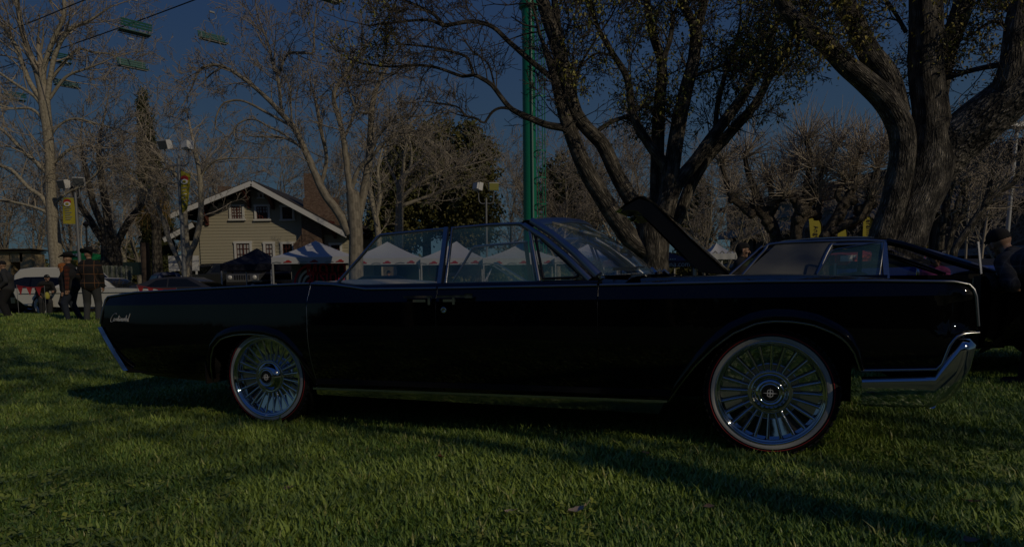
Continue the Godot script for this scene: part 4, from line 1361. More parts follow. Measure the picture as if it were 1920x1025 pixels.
func make_pollards() -> void:
	rng.seed = 41
	var knob := {"tip": 0.012, "wander": 0.12, "up": 0.06, "kids": [2, 4, 4], "lumps": 0.30, "tile": 0.5}
	var specs := [
		["pollarded_tree", "knobbly pollarded plane tree with a left-leaning fork, left of the yellow feather flags", [
			[[[1455, 475, 20], [1456, 444, 18], [1446, 420, 18], [1433, 403, 20], [1418, 385, 24]], 0, 0, 0, 0],
			[[[1420, 388, 18], [1404, 396, 18], [1390, 385, 13], [1374, 372, 12], [1362, 340, 8], [1352, 305, 6]], 0, 0, 0, 0],
			[[[1424, 382, 17], [1412, 350, 11], [1402, 320, 9], [1398, 288, 8]], 0, 0, 0, 0],
			[[[1440, 412, 16], [1452, 385, 14], [1462, 360, 10], [1482, 330, 9], [1498, 300, 8]], 0, 0, 0, 0],
			[[[1440, 400, 12], [1446, 365, 10], [1440, 335, 8]], 0, 0, 0, 0],
		], [[1352, 305, 75], [1398, 290, 75], [1498, 300, 90], [1440, 335, 75], [1374, 365, 50], [1415, 378, 60], [1465, 350, 70], [1480, 320, 80]], 22.0],
		["pollarded_tree", "knobbly pollarded plane tree with swollen grey burls, beside the left feather flag", [
			[[[1492, 475, 20], [1494, 444, 18], [1496, 410, 20], [1506, 390, 26], [1516, 373, 22]], 0, 0, 0, 0],
			[[[1512, 380, 20], [1524, 360, 16], [1536, 335, 11], [1558, 295, 9], [1570, 268, 8]], 0, 0, 0, 0],
			[[[1508, 385, 18], [1490, 372, 12], [1470, 366, 10]], 0, 0, 0, 0],
			[[[1510, 378, 15], [1512, 345, 10], [1520, 300, 8], [1512, 262, 7]], 0, 0, 0, 0],
			[[[1498, 425, 14], [1510, 405, 18], [1530, 398, 16], [1537, 380, 13]], 0, 0, 0, 0],
		], [[1570, 268, 85], [1512, 262, 80], [1530, 352, 65], [1472, 364, 55], [1545, 320, 75], [1516, 310, 80], [1537, 376, 55]], 21.5],
		["pollarded_tree", "low spreading pollarded plane tree with clubbed limbs, against the oak's trunk", [
			[[[1545, 475, 22], [1549, 445, 20], [1559, 426, 18], [1572, 400, 17], [1582, 384, 20], [1592, 372, 18]], 0, 0, 0, 0],
			[[[1590, 375, 17], [1597, 352, 16], [1604, 318, 9], [1618, 280, 8]], 0, 0, 0, 0],
			[[[1555, 436, 18], [1580, 424, 17], [1610, 411, 17], [1622, 395, 20], [1633, 378, 17]], 0, 0, 0, 0],
			[[[1630, 382, 15], [1634, 350, 14], [1645, 318, 9], [1660, 276, 7]], 0, 0, 0, 0],
			[[[1585, 382, 14], [1570, 365, 10], [1582, 340, 8]], 0, 0, 0, 0],
		], [[1618, 280, 80], [1660, 278, 80], [1597, 348, 60], [1633, 372, 60], [1645, 310, 80], [1604, 310, 80], [1580, 330, 60]], 21.0],
	]
	for s in specs:
		var t := traced_tree(s[0], s[1], s[2], s[4], M.bark_knob, M.twig_grey, knob, "pollarded plane trees")
		var k := MB.new()
		for l in s[2]:                                     # burls
			for q in l[0]:
				for j in 2:
					var r: float = q[2] * 0.5 * s[4] / FOCAL * rng.randf_range(0.7, 1.15)
					var c := at(q[0], q[1], s[4]) + scatter(r * 0.8)
					var rows := []
					for i in 6:
						var th := PI * i / 5.0
						var row := PackedVector3Array()
						for m in 9:
							var ph := TAU * (m % 8) / 8.0
							row.append(c + Vector3(sin(th) * cos(ph), cos(th), sin(th) * sin(ph)) * r * (1.0 + 0.22 * sin(ph * 3.0 + c.x * 9.0) * sin(th * 4.0)))
						rows.append(row)
					k.grid(rows, false, true)
		put("burls", k, M.bark_knob, t, Transform3D(Basis(), -t.position)).set_meta("kind", "stuff")
		var sh := MB.new()
		for q in s[3]:                                     # sprays of long shoots
			var c := at(q[0], q[1], s[4])
			var ln: float = q[2] * s[4] / FOCAL
			for j in 85:
				var d := (Vector3(0.15, 0.55, 0) + scatter(1.0)).normalized()
				if d.y < -0.35: d.y = -d.y
				var p := c + scatter(0.12)
				var e := ln * rng.randf_range(0.45, 1.05)
				var bend := scatter(0.12) + Vector3.UP * 0.1
				sh.tube(PackedVector3Array([p, p + d * e * 0.35, p + (d + bend * 0.6).normalized() * e * 0.7, p + (d + bend).normalized() * e]), PackedFloat32Array([0.013, 0.011, 0.009, 0.005]), 3)
				if j % 2 == 0:
					var m := p + d * e * 0.5
					var d2 := (d + scatter(0.6)).normalized()
					sh.tube(PackedVector3Array([m, m + d2 * e * 0.4]), PackedFloat32Array([0.008, 0.005]), 3)
		put("shoots", sh, M.shoot, t, Transform3D(Basis(), -t.position)).set_meta("kind", "stuff")

func make_right_trees(o: Dictionary) -> void:
	rng.seed = 51
	traced_tree("leaning_tree", "slim dark bare trunk standing close behind the oak, leaning right", [
		[[[1762, 470, 16], [1763, 455, 15], [1767, 424, 14], [1775, 383, 14], [1785, 336, 12], [1800, 290, 9]], 8, 0.4, 1.3, 3],
	], 19.0, M.bark_brown, M.twig_grey, o)
	traced_tree("crooked_tree", "crooked dark bare tree with two bending stems, right of the oak", [
		[[[1776, 475, 11], [1782, 452, 11], [1790, 424, 10], [1808, 398, 9], [1812, 348, 9], [1818, 310, 6]], 8, 0.4, 1.4, 3],
		[[[1788, 425, 8], [1796, 380, 8], [1806, 350, 6], [1796, 320, 4]], 8, 0.3, 1.2, 3],
	], 20.0, M.bark_brown, M.twig_pale, o)
	traced_tree("slanting_tree", "bare tree slanting to the right, in front of the long building", [
		[[[1790, 470, 13], [1797, 457, 13], [1818, 428, 13], [1838, 398, 12], [1856, 374, 11], [1871, 361, 10], [1900, 344, 9], [1925, 305, 7]], 12, 0.3, 1.4, 3],
		[[[1842, 394, 9], [1851, 370, 9], [1858, 340, 8], [1864, 315, 7]], 6, 0.4, 1.0, 3],
	], 18.0, M.bark_brown, M.twig_grey, o)
	var young := {"tip": 0.008, "wander": 0.12, "up": 0.06, "kids": [3, 3, 3], "lumps": 0.0}
	traced_tree("young_tree", "thin pale young bare tree in front of the long building, left of the bent person", [
		[[[1842, 480, 5], [1845, 455, 5], [1850, 420, 4], [1855, 390, 3], [1858, 350, 2]], 14, 0.2, 0.9, 2],
	], 24.0, M.twig_pale, M.twig_pale, young)
	traced_tree("young_tree", "thinnest pale sapling, left of the other young tree by the long building", [
		[[[1812, 480, 4], [1814, 440, 4], [1817, 400, 3], [1822, 360, 2]], 10, 0.2, 0.8, 2],
	], 25.0, M.twig_pale, M.twig_pale, young)

# ---------------------------------------------------------------- evergreens, cypress, palm, far bare trees, trees behind the camera
func clump_mesh(seed_: int, n: int, r: float, leaf: float) -> ArrayMesh:
	var b := MB.new()
	rng.seed = seed_
	for k in n:
		var p := scatter(1.0)
		if p.length() > 1.0: p = p.normalized()
		p *= r
		var bs := Basis.from_euler(scatter(PI))
		var w := leaf * rng.randf_range(0.6, 1.2)
		b.face(p, p + bs * Vector3(-w * 0.28, 0, w * 0.5), p + bs * Vector3(0, 0, w))
		b.face(p, p + bs * Vector3(0, 0, w), p + bs * Vector3(w * 0.28, 0.1 * w, w * 0.5))
	return b.mesh()

func evergreen(called: String, label: String, foot: Vector3, blobs: Array, mesh: Mesh, m: Material, per: float, seed_: int, trunk_r: float) -> void:
	var t := thing(called, label, "tree", Transform3D(Basis(), foot))
	var b := MB.new()
	var top := 0.0
	for q in blobs: top = maxf(top, q[1] + q[4])
	b.tube(PackedVector3Array([Vector3(0, -0.2, 0), Vector3(0.1, top * 0.4, 0), Vector3(0, top * 0.8, 0)]), PackedFloat32Array([trunk_r, trunk_r * 0.7, trunk_r * 0.2]), 9)
	var where := []
	var tint := PackedColorArray()
	rng.seed = seed_
	for q in blobs:                                      # [x, y, z, rx, ry, rz]
		b.tube(PackedVector3Array([Vector3(0, maxf(0.5, q[1] - q[4] * 0.9), 0), Vector3(q[0] * 0.6, q[1] - q[4] * 0.3, q[2] * 0.6), Vector3(q[0], q[1], q[2])]), PackedFloat32Array([trunk_r * 0.35, trunk_r * 0.25, 0.02]), 5)
		var n := int(per * q[3] * q[4] * q[5])
		for k in n:
			var d := scatter(1.0)
			if d.length() < 0.01: continue
			d = d.normalized() * pow(rng.randf(), 0.45)
			var lump := 1.0 + 0.22 * sin(d.x * 7.0 + q[0] * 3.0) * sin(d.y * 6.0 + q[1]) * sin(d.z * 7.0)
			var p := Vector3(q[0] + d.x * q[3] * lump, q[1] + d.y * q[4] * lump, q[2] + d.z * q[5] * lump)
			where.append(Transform3D(Basis.from_euler(scatter(PI)).scaled(Vector3.ONE * rng.randf_range(0.7, 1.3)), p))
			tint.append(Color(0.65, 0.75, 0.7).lerp(Color(1.5, 1.25, 0.9), rng.randf()))
	put("trunk", b, M.bark_brown, t)
	copies("foliage", mesh, m, where, t, tint)

func wild_tree(seed_: int, height: float, r0: float, lvl: int, o: Dictionary, bark_m: Material, twig_m: Material) -> Node3D:
	rng.seed = seed_
	var t := Node3D.new()
	var b := MB.new()
	var tw := MB.new()
	tips.clear()
	var stems := rng.randi_range(2, 4)
	var fork_h: float = height * rng.randf_range(0.16, 0.3)
	if o.has("fork"): fork_h = o.fork
	b.tube(PackedVector3Array([Vector3(0, -0.3, 0), Vector3(0, 0.3, 0), Vector3(0.05, fork_h * 0.6, 0.04), Vector3(0, fork_h * 1.1, 0)]), PackedFloat32Array([r0 * 1.5, r0 * 1.1, r0, r0 * 0.85]), 12, false, 0.6, 0.05)
	for k in stems:
		var a := TAU * k / stems + rng.randf()
		var tilt := rng.randf_range(0.15, 0.6)
		var d := Vector3(cos(a) * sin(tilt), cos(tilt), sin(a) * sin(tilt))
		var p := Vector3(0, fork_h * 0.92, 0)
		var pts := [p]
		var n := 7
		var ln := height - fork_h
		for i in n:
			d = (d + scatter(0.2) + Vector3.UP * 0.09).normalized()
			p += d * ln / n
			pts.append(p)
		var s := smooth_path(pts)
		var rr := PackedFloat32Array()
		for i in s.size(): rr.append(lerpf(r0 * 0.62, 0.025, pow(float(i) / s.size(), 0.8)))
		b.tube(s, rr, 9, false, 0.6, 0.05)
		sprout(tw, [s, rr], int(o.side), 0.12, height * 0.24, lvl, o)
	var tk := put("trunk", b, bark_m, t)
	put("twigs", tw, twig_m, t).set_meta("kind", "stuff")
	return t

func place_tree(proto: Node3D, called: String, label: String, px: float, depth: float, scale_: float, turn: float, group: String) -> void:
	var t: Node3D = proto.duplicate()
	t.name = numbered(called)
	add_child(t)
	var p := at(px, 530, depth)
	t.transform = Transform3D(Basis(Vector3.UP, turn).scaled(Vector3.ONE * scale_), on_ground(p.x, p.z))
	t.set_meta("label", label); t.set_meta("category", "tree")
	if group != "": t.set_meta("group", group)

func make_greenery() -> void:
	var leafy := clump_mesh(5, 26, 0.42, 0.26)
	var big_leaf := clump_mesh(9, 30, 0.7, 0.5)
	var p := at(800, 530, 46.0)
	var g := ground(p.x, p.z)
	evergreen("evergreen_tree", "wide dark evergreen behind the pale crooked sycamore, left of the twin lamp post", Vector3(p.x, g, p.z), [[0, 6.6, 0, 3.4, 2.6, 2.4], [-1.8, 4.2, 0.4, 2.2, 2.2, 2.0], [1.6, 4.6, 0.5, 2.2, 2.4, 2.0], [0.6, 9.0, 0, 1.9, 1.7, 1.6], [-1.0, 8.4, 0.2, 1.5, 1.6, 1.4]], leafy, M.leaf_dark, 30.0, 3, 0.35)
	p = at(893, 530, 44.0)
	evergreen("evergreen_tree", "yellowish green upright evergreen behind the twin flood lamps", Vector3(p.x, g, p.z), [[0, 4.4, 0, 1.7, 2.6, 1.5], [0.2, 7.2, 0, 1.5, 2.0, 1.3], [-0.4, 9.2, 0, 0.9, 1.2, 0.8], [0.7, 8.3, 0.1, 0.6, 1.1, 0.6], [-1.0, 6.6, 0.2, 1.1, 1.6, 1.0]], leafy, M.leaf_dark, 42.0, 7, 0.3)
	p = at(735, 530, 50.0)
	evergreen("evergreen_tree", "dark evergreen just right of the arching sycamore's trunk", Vector3(p.x, g, p.z), [[0, 3.6, 0, 2.0, 2.6, 1.7], [0.5, 6.4, 0, 1.8, 2.2, 1.5], [0.9, 8.6, 0, 1.0, 1.3, 0.9]], leafy, M.leaf_dark, 38.0, 9, 0.3)
	p = at(1072, 530, 48.0)
	evergreen("evergreen_tree", "olive evergreen behind the green tower's ladder", Vector3(p.x, g, p.z), [[0, 3.4, 0, 2.3, 2.8, 1.9], [-0.5, 6.2, 0, 1.9, 2.2, 1.5], [0.9, 5.4, 0.3, 1.7, 2.0, 1.4]], leafy, M.leaf_dark, 34.0, 13, 0.3)
	p = at(1302, 530, 52.0)
	evergreen("evergreen_tree", "small olive evergreen behind the open boot lid", Vector3(p.x, g, p.z), [[0, 3.4, 0, 1.6, 2.3, 1.4], [0.2, 5.8, 0, 1.1, 1.7, 1.0]], leafy, M.leaf_dark, 40.0, 15, 0.25)
	# the cypress
	p = at(304, 530, 46.0)
	var bl := []
	for k in 15:
		var y := 1.0 + k * 0.80
		var w: float = look_up([[0.0, 0.9], [3.5, 0.92], [7.0, 0.70], [9.5, 0.5], [11.2, 0.32], [13.0, 0.12]], y)
		bl.append([0.06 * sin(k * 2.3) - 0.055 * (y - 1.0), y, 0.0, w, 0.85, w])
	bl.append([-0.48, 11.4, 0, 0.13, 0.7, 0.13])
	evergreen("cypress_tree", "tall narrow dark cypress rising left of the double flood lamp", Vector3(p.x, ground(p.x, p.z), p.z), bl, clump_mesh(6, 26, 0.2, 0.15), M.leaf_cypress, 800.0, 17, 0.2)
	make_palm()
	# far bare trees
	var o := {"tip": 0.016, "wander": 0.2, "up": 0.05, "kids": [2, 3, 4], "side": 13}
	var protos := []
	for k in 4: protos.append(wild_tree(200 + k, [13.0, 11.0, 14.0, 9.0][k], [0.28, 0.22, 0.3, 0.2][k], 3, o, M.bark_grey if k % 2 == 0 else M.bark_pale, M.twig_grey))
	var far := [
		[0, "far grey bare tree at the very left edge, above the stone gateway", 12, 58.0, 0.80],
		[1, "far bare tree between the left sycamore and the yellow banner", 72, 62.0, 0.88],
		[2, "far bare tree rising behind the green and yellow stall", 138, 66.0, 0.80],
		[3, "low far bare tree just left of the forked tree", 172, 52.0, 0.80],
		[1, "far bare tree behind the forked tree's right limb", 236, 60.0, 0.88],
		[0, "far bare tree standing behind the palm", 262, 68.0, 0.80],
		[3, "low far bare tree left of the house's white sign", 316, 58.0, 0.88],
		[2, "far bare tree over the house's left eaves", 388, 70.0, 0.80],
		[1, "far bare tree behind the house's small chimney", 440, 66.0, 0.96],
		[0, "far bare tree above the house's ridge", 512, 64.0, 0.80],
		[3, "far bare tree left of the house's brick stack", 560, 60.0, 1.12],
		[2, "far bare tree right of the house's brick stack", 622, 62.0, 0.76],
		[1, "far bare tree behind the arching sycamore's right limbs", 690, 64.0, 1.04],
		[3, "far pale bare tree between the twin lamps and the green tower", 955, 56.0, 1.04],
		[1, "far bare tree directly behind the green tower", 1002, 64.0, 0.88],
		[0, "far bare tree right of the tower's ladder", 1046, 40.0, 0.60],
		[2, "far pale bare tree behind the windscreen", 1108, 44.0, 0.58],
		[1, "pale far bare tree between the middle tree's left limbs", 1158, 42.0, 0.74],
		[0, "pale far bare tree in the middle tree's fork", 1196, 46.0, 0.68],
		[2, "pale far bare tree under the middle tree's right limbs", 1322, 44.0, 0.53],
		[3, "far bare tree behind the raised boot lid", 1352, 38.0, 0.72],
		[1, "far bare tree left of the pollards", 1392, 50.0, 0.72],
		[3, "far bare tree behind the left pollard", 1446, 46.0, 0.76],
		[0, "far bare tree behind the burled pollard", 1520, 54.0, 0.64],
		[3, "far bare tree behind the clubbed pollard", 1600, 40.0, 0.68],
		[1, "pale bare tree in front of the long building, near the right lamp", 1872, 34.0, 0.50],
	]
	rng.seed = 77
	for f in far: place_tree(protos[f[0]], "bare_tree", f[1], f[2], f[3], f[4], rng.randf() * TAU, "bare trees in the background")
	for q in protos: q.free()
	# what stands behind the camera: bare trees that shade the foreground and show in the paint
	var big := {"tip": 0.014, "wander": 0.22, "up": 0.03, "kids": [3, 4, 4], "side": 11}
	var shade := [wild_tree(301, 13.0, 0.42, 2, big, M.bark_brown, M.twig_dark), wild_tree(302, 11.0, 0.36, 2, big, M.bark_brown, M.twig_dark), wild_tree(303, 15.0, 0.46, 2, big, M.bark_brown, M.twig_dark), wild_tree(304, 13.0, 0.12, 2, {"tip": 0.02, "wander": 0.2, "up": 0.03, "kids": [3, 4], "side": 8, "fork": 6.0}, M.bark_brown, M.twig_dark)]
	var spots := [[0, 19.0, 11.5, 0.4, "nearest"], [1, 8.0, 18.5, 2.0, "second"], [2, 25.0, 12.0, 3.7, "third"], [1, 1.0, 25.0, 5.0, "fourth"], [0, -11.0, 20.0, 2.7, "fifth"], [2, -21.0, 14.0, 4.0, "sixth"], [3, 8.6, 5.0, 0.3, "first slim one"], [3, 11.9, 6.0, 1.9, "second slim one"], [3, 5.2, 9.6, 3.1, "third slim one"]]
	for s in spots:
		var t: Node3D = shade[s[0]].duplicate()
		t.name = numbered("shade_tree")
		add_child(t)
		t.transform = Transform3D(Basis(Vector3.UP, s[3]), on_ground(s[1], s[2]))
		tag_only(t, "large bare tree standing behind the photographer, %s of a loose row" % s[4], "tree", "trees behind the photographer")
	for q in shade: q.free()
	# a belt of dark evergreens closes the view behind the photographer
	for k in 9:
		var x := -48.0 + 12.5 * k + 2.0 * sin(k * 2.7)
		evergreen("evergreen_tree", "dark evergreen %s in the belt far behind the photographer" % ["first from the left", "second from the left", "third from the left", "fourth from the left", "fifth from the left", "sixth from the left", "seventh from the left", "eighth from the left", "last from the left"][k], on_ground(x, 44.0 + 5.0 * sin(k * 1.9)), [[0, 4.2, 0, 6.4, 4.4, 3.0], [1.4, 9.0 + 1.6 * sin(k * 1.3), 0, 3.6, 3.8, 2.2], [-3.0, 7.6, 0.5, 3.2, 3.6, 2.0]], big_leaf, M.leaf_dark, 9.0, 40 + k, 0.35)
	# low far tree belt beyond everything
	var belt := []
	var bt := PackedColorArray()
	rng.seed = 88
	for k in 5200:
		var x := rng.randf_range(-95.0, 95.0)
		var hh := 3.6 + 1.6 * sin(x * 0.21) + 1.0 * sin(x * 0.57 + 1.0)
		belt.append(Transform3D(Basis.from_euler(scatter(PI)).scaled(Vector3.ONE * rng.randf_range(0.9, 1.6)), Vector3(x, ground(x, -90.0) + hh * rng.randf(), -90.0 - rng.randf() * 5.0)))
		bt.append(Color(0.8, 0.8, 0.8).lerp(Color(1.3, 1.15, 0.95), rng.randf()))
	var rear_belt := []
	for q in belt: rear_belt.append(Transform3D(q.basis, Vector3(q.origin.x * 1.1, (q.origin.y - 1.15) * 1.35, -q.origin.z - 24.0)))
	var b2 := copies("shrub_belt", big_leaf, M.leaf_dark, rear_belt, self, bt)
	tag_only(b2, "low dark belt of shrubs far behind the photographer", "shrubs")
	var bo := copies("shrub_belt_001", big_leaf, M.leaf_dark, belt, self, bt)
	tag_only(bo, "low dark belt of far shrubs and trees along the horizon", "shrubs")

func tag_only(o: Node, label: String, category: String, group := "") -> void:
	o.set_meta("label", label); o.set_meta("category", category)
	if group != "": o.set_meta("group", group)

func make_palm() -> void:
	var top := at(290, 352, 42.0)
	var g := ground(top.x, top.z)
	var t := thing("palm_tree", "palm with a skirt of dead orange tan fronds, beside the cypress", "tree", Transform3D(Basis(), Vector3(top.x, g, top.z)))
	var b := MB.new()
	b.tube(PackedVector3Array([Vector3(-0.2, -0.3, 0), Vector3(-0.1, (top.y - g) * 0.5, 0), Vector3(0, top.y - g, 0)]), PackedFloat32Array([0.34, 0.26, 0.28]), 12)
	put("trunk", b, M.bark_brown, t)
	var dead := paint(0.34, 0.22, 0.07, 0.8)
	var live := paint(0.09, 0.11, 0.035, 0.6)
	rng.seed = 66
	for k in 54:
		var f := MB.new()
		var a := rng.randf() * TAU
		var hang := k < 38
		var el := rng.randf_range(-0.5, 0.5) if hang else rng.randf_range(0.2, 1.2)
		var d := Vector3(cos(a) * cos(el), sin(el), sin(a) * cos(el))
		var p := Vector3(0, top.y - g, 0)
		var pts := PackedVector3Array([p])
		var ln := rng.randf_range(1.6, 2.9)
		for i in 7:
			d = (d + Vector3.DOWN * (0.42 if hang else 0.2)).normalized()
			p += d * ln / 7.0
			pts.append(p)
		f.tube(pts, even(pts, 0.018), 3)
		for i in range(2, 8):
			for s in [-1.0, 1.0]:
				for j in 2:
					var q := pts[i].lerp(pts[i - 1], j * 0.5)
					var side: Vector3 = (pts[i] - pts[i - 1]).cross(Vector3.UP + scatter(0.3)).normalized() * s
					var e: Vector3 = q + (side * 0.5 + (pts[i] - pts[i - 1]).normalized() * 0.5 + Vector3.DOWN * (0.7 if hang else 0.15) + scatter(0.15)) * 0.55
					f.face(q, q + (pts[i] - pts[i - 1]) * 0.12, e)
					f.face(q, e, q + (pts[i] - pts[i - 1]) * 0.12)
		put("frond", f, dead if hang and rng.randf() < 0.8 else live, t)

# ---------------------------------------------------------------- house, gateway, long building, stalls
func px_rect(b: MB, x0: float, y0: float, x1: float, y1: float, d: float, thick: float) -> void:    # a board whose front face spans the surveyed rectangle at depth d
	var a := at(x0, y1, d)
	var c := at(x1, y0, d)
	b.box(Vector3((a.x + c.x) * 0.5, (a.y + c.y) * 0.5, -d - thick * 0.5), Vector3(absf(c.x - a.x), absf(c.y - a.y), thick))

func house_window(h: Node3D, x0: float, y0: float, x1: float, y1: float, cols: int, rows: int, blind: float, d: float, off: Vector3) -> void:
	# white frame, red brown sash bars, panes; blind = share of the panes, from the top, with a pale blind behind
	var a := at(x0, y1, d) - off
	var c := at(x1, y0, d) - off
	var w := Node3D.new(); w.name = "window"; h.add_child(w, true)
	var fw := 0.14
	var fr := MB.new()
	fr.box(Vector3((a.x + c.x) / 2, c.y - fw / 2, a.z + 0.05), Vector3(c.x - a.x + 0.06, fw, 0.1))
	fr.box(Vector3((a.x + c.x) / 2, a.y + fw / 2 - 0.02, a.z + 0.07), Vector3(c.x - a.x + 0.12, fw * 0.8, 0.14))
	for x in [a.x + fw / 2, c.x - fw / 2]: fr.box(Vector3(x, (a.y + c.y) / 2, a.z + 0.045), Vector3(fw, c.y - a.y - fw * 1.8, 0.09))
	put("frame", fr, M.white, w)
	var ix0 := a.x + fw
	var ix1 := c.x - fw
	var iy0 := a.y + fw * 0.8
	var iy1 := c.y - fw
	var sash := MB.new()
	for k in cols + 1: sash.box(Vector3(lerpf(ix0, ix1, float(k) / cols), (iy0 + iy1) / 2, a.z + 0.02), Vector3(0.075 if k == 0 or k == cols or (cols == 4 and k == 2) else 0.035, iy1 - iy0, 0.05))
	for k in rows + 1: sash.box(Vector3((ix0 + ix1) / 2, lerpf(iy0, iy1, float(k) / rows), a.z + 0.021), Vector3(ix1 - ix0, 0.075 if k == 0 or k == rows else 0.035, 0.046))
	put("sash", sash, M.oxblood, w)
	for i in cols:
		for j in rows:
			var pn := MB.new()
			var cx := lerpf(ix0, ix1, (i + 0.5) / cols)
			var cy := lerpf(iy0, iy1, (j + 0.5) / rows)
			pn.box(Vector3(cx, cy, a.z - 0.01), Vector3((ix1 - ix0) / cols, (iy1 - iy0) / rows, 0.01))
			put("pane", pn, M.blind if (rows - j - 0.5) / rows < blind else M.dark_glass, w)

func make_house() -> void:
	M.oxblood = paint(0.10, 0.025, 0.02, 0.6)
	M.blind = paint(0.55, 0.56, 0.56, 0.35)
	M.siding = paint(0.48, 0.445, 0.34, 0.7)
	M.brick = paint(1, 1, 1, 0.85)
	var bi := Image.create(256, 256, false, Image.FORMAT_RGB8)
	rng.seed = 8
	for r in 32:
		for c in 17:
			var tone := lin(0.17, 0.105, 0.075).lerp(lin(0.30, 0.21, 0.155), rng.randf())
			bi.fill_rect(Rect2i(c * 16 - (8 if r % 2 else 0), r * 8, 15, 7), tone)
	M.brick.albedo_texture = ImageTexture.create_from_image(bi)
	M.brick.uv1_triplanar = true; M.brick.uv1_scale = Vector3.ONE * 0.55
	var D := 45.0
	var apex := at(485, 349, D)
	var foot := Vector3(apex.x, ground(apex.x, -D), -D)
	var h := thing("house", "cream two-storey gabled house with white bargeboards and a brick chimney", "house", Transform3D(Basis(), foot))
	var le := at(337, 409, D) - foot        # under the left eave
	var re := at(652, 440, D) - foot
	apex -= foot
	var wl: float = at(374, 450, D).x - foot.x
	var wr: float = at(652, 450, D).x - foot.x
	var roof_y := func(x: float) -> float: return lerpf(apex.y, le.y, (apex.x - x) / (apex.x - le.x)) if x < apex.x else lerpf(apex.y, re.y, (x - apex.x) / (re.x - apex.x))
	# clapboard gable wall, board by board
	var wall := MB.new()
	var y := -0.1
	var bh := 0.2
	while y < apex.y:
		var y1 := minf(y + bh, apex.y)
		var xa := wl
		var xb := wr
		for s in [0, 1]:
			pass
		var lim := y1
		if lim > le.y: xa = maxf(wl, lerpf(apex.x, le.x, (apex.y - lim) / (apex.y - le.y)))
		if lim > re.y: xb = minf(wr, lerpf(apex.x, re.x, (apex.y - lim) / (apex.y - re.y)))
		if xb - xa > 0.05:
			wall.quad(Vector3(xa, y, 0.03), Vector3(xb, y, 0.03), Vector3(xb, y1, 0.004), Vector3(xa, y1, 0.004))
			wall.quad(Vector3(xa, y, 0.0), Vector3(xb, y, 0.0), Vector3(xb, y, 0.03), Vector3(xa, y, 0.03))
		y += bh
	wall.box(Vector3((wl + wr) / 2, le.y / 2 - 0.4, -7.0), Vector3(wr - wl, le.y - 0.8, 13.9))
	put("wall", wall, M.siding, h)
	# roof slabs with overhang, bargeboards
	var rf := MB.new()
	var bb := MB.new()
	for s in [[le, -1.0], [re, 1.0]]:
		var e: Vector3 = s[0]
		var out := (e - apex).normalized()
		var n := Vector3(-out.y, out.x, 0) * (-1.0 if s[1] < 0 else 1.0)
		var tip := e + out * (0.05 if s[1] < 0 else 0.3)
		var len := tip.distance_to(apex)
		var mid := (tip + apex) / 2
		var bs := Basis(out, n, out.cross(n))
		rf.box(mid + n * 0.13 + Vector3(0, 0, -6.4), Vector3(len, 0.16, 15.4), bs)
		bb.box(mid + n * 0.0 + Vector3(0, 0, 1.32), Vector3(len, 0.30, 0.07), bs)
	put("roof", rf, paint(0.05, 0.045, 0.04, 0.9), h)
	put("bargeboard", bb, M.white, h)
	for q in [[387, 390, 418], [466, 360, 386], [510, 362, 388], [627, 421, 443]]:
		var br := MB.new()
		var up := at(q[0], q[1], D) - foot
		var lo := at(q[0] + 2, q[2], D) - foot
		br.beam(lo + Vector3(0, 0, 0.06), lo + Vector3(0, (up.y - lo.y), 1.2), 0.2, 0.2)
		br.beam(up + Vector3(0, 0.05, 0.0), up + Vector3(0, 0.05, 1.25), 0.18, 0.2)
		br.beam(lo + Vector3(0, -0.15, 0.1), lo + Vector3(0, (up.y - lo.y), 0.1), 0.18, 0.14)
		put("bracket", br, M.oxblood, h)
	house_window(h, 430.6, 383, 457.5, 413.6, 4, 4, 1.0, D - 0.05, foot)
	house_window(h, 477.7, 383, 505.5, 414, 4, 4, 0.45, D - 0.05, foot)
	house_window(h, 526, 384, 551.5, 414, 4, 4, 0.0, D - 0.05, foot)
	house_window(h, 441, 452, 471.6, 500, 4, 4, 1.0, D - 0.05, foot)
	house_window(h, 495, 453, 514.8, 487, 2, 3, 1.0, D - 0.05, foot)
	house_window(h, 527, 453, 551.5, 487, 3, 3, 0.0, D - 0.05, foot)
	house_window(h, 618, 455, 641, 486, 3, 3, 0.0, D - 0.05, foot)
	house_window(h, 484, 360, 495, 373, 1, 1, 0.0, D - 0.05, foot)
	# chimneys
	var ch := MB.new()
	for q in [[573.5, 326, 597, 380, 0.3], [573.5, 371, 628, 440, 0.32], [575, 405, 606, 540, 0.6], [558, 456, 575.4, 540, 0.55]]:
		var a := at(q[0], q[3], D) - foot
		var c := at(q[2], q[1], D) - foot
		ch.box(Vector3((a.x + c.x) / 2, (a.y + c.y) / 2, q[4] - 0.6), Vector3(c.x - a.x, c.y - a.y, 1.2))
	var sh0 := at(558, 456, D) - foot
	var sh1 := at(575.4, 432, D) - foot
	ch.quad(Vector3(sh0.x, sh0.y, 0.53), Vector3(sh1.x, sh0.y, 0.53), Vector3(sh1.x, sh1.y, 0.53), Vector3(sh0.x + 0.02, sh0.y + 0.02, 0.53))
	ch.quad(Vector3(sh0.x, sh0.y, 0.0), Vector3(sh0.x, sh0.y, 0.53), Vector3(sh1.x, sh1.y, 0.53), Vector3(sh1.x, sh1.y, 0.0))
	put("chimney", ch, M.brick, h)
	var c2 := MB.new()
	var ca := at(414, 392, D + 5.0) - foot
	var cb := at(432, 350, D + 5.0) - foot
	c2.box(Vector3((ca.x + cb.x) / 2, (ca.y + cb.y) / 2, -5), Vector3(cb.x - ca.x, cb.y - ca.y, 0.7))
	put("chimney", c2, M.brick, h)
	# lower wing on the left
	var wg := MB.new()
	var e0 := at(322, 452, D) - foot
	var e1 := at(376, 424, D) - foot
	wg.beam(e0 + Vector3(0, 0, 1.1), e1 + Vector3(0, 0, 1.1), 0.08, 0.3)
	put("bargeboard", wg, M.white, h)
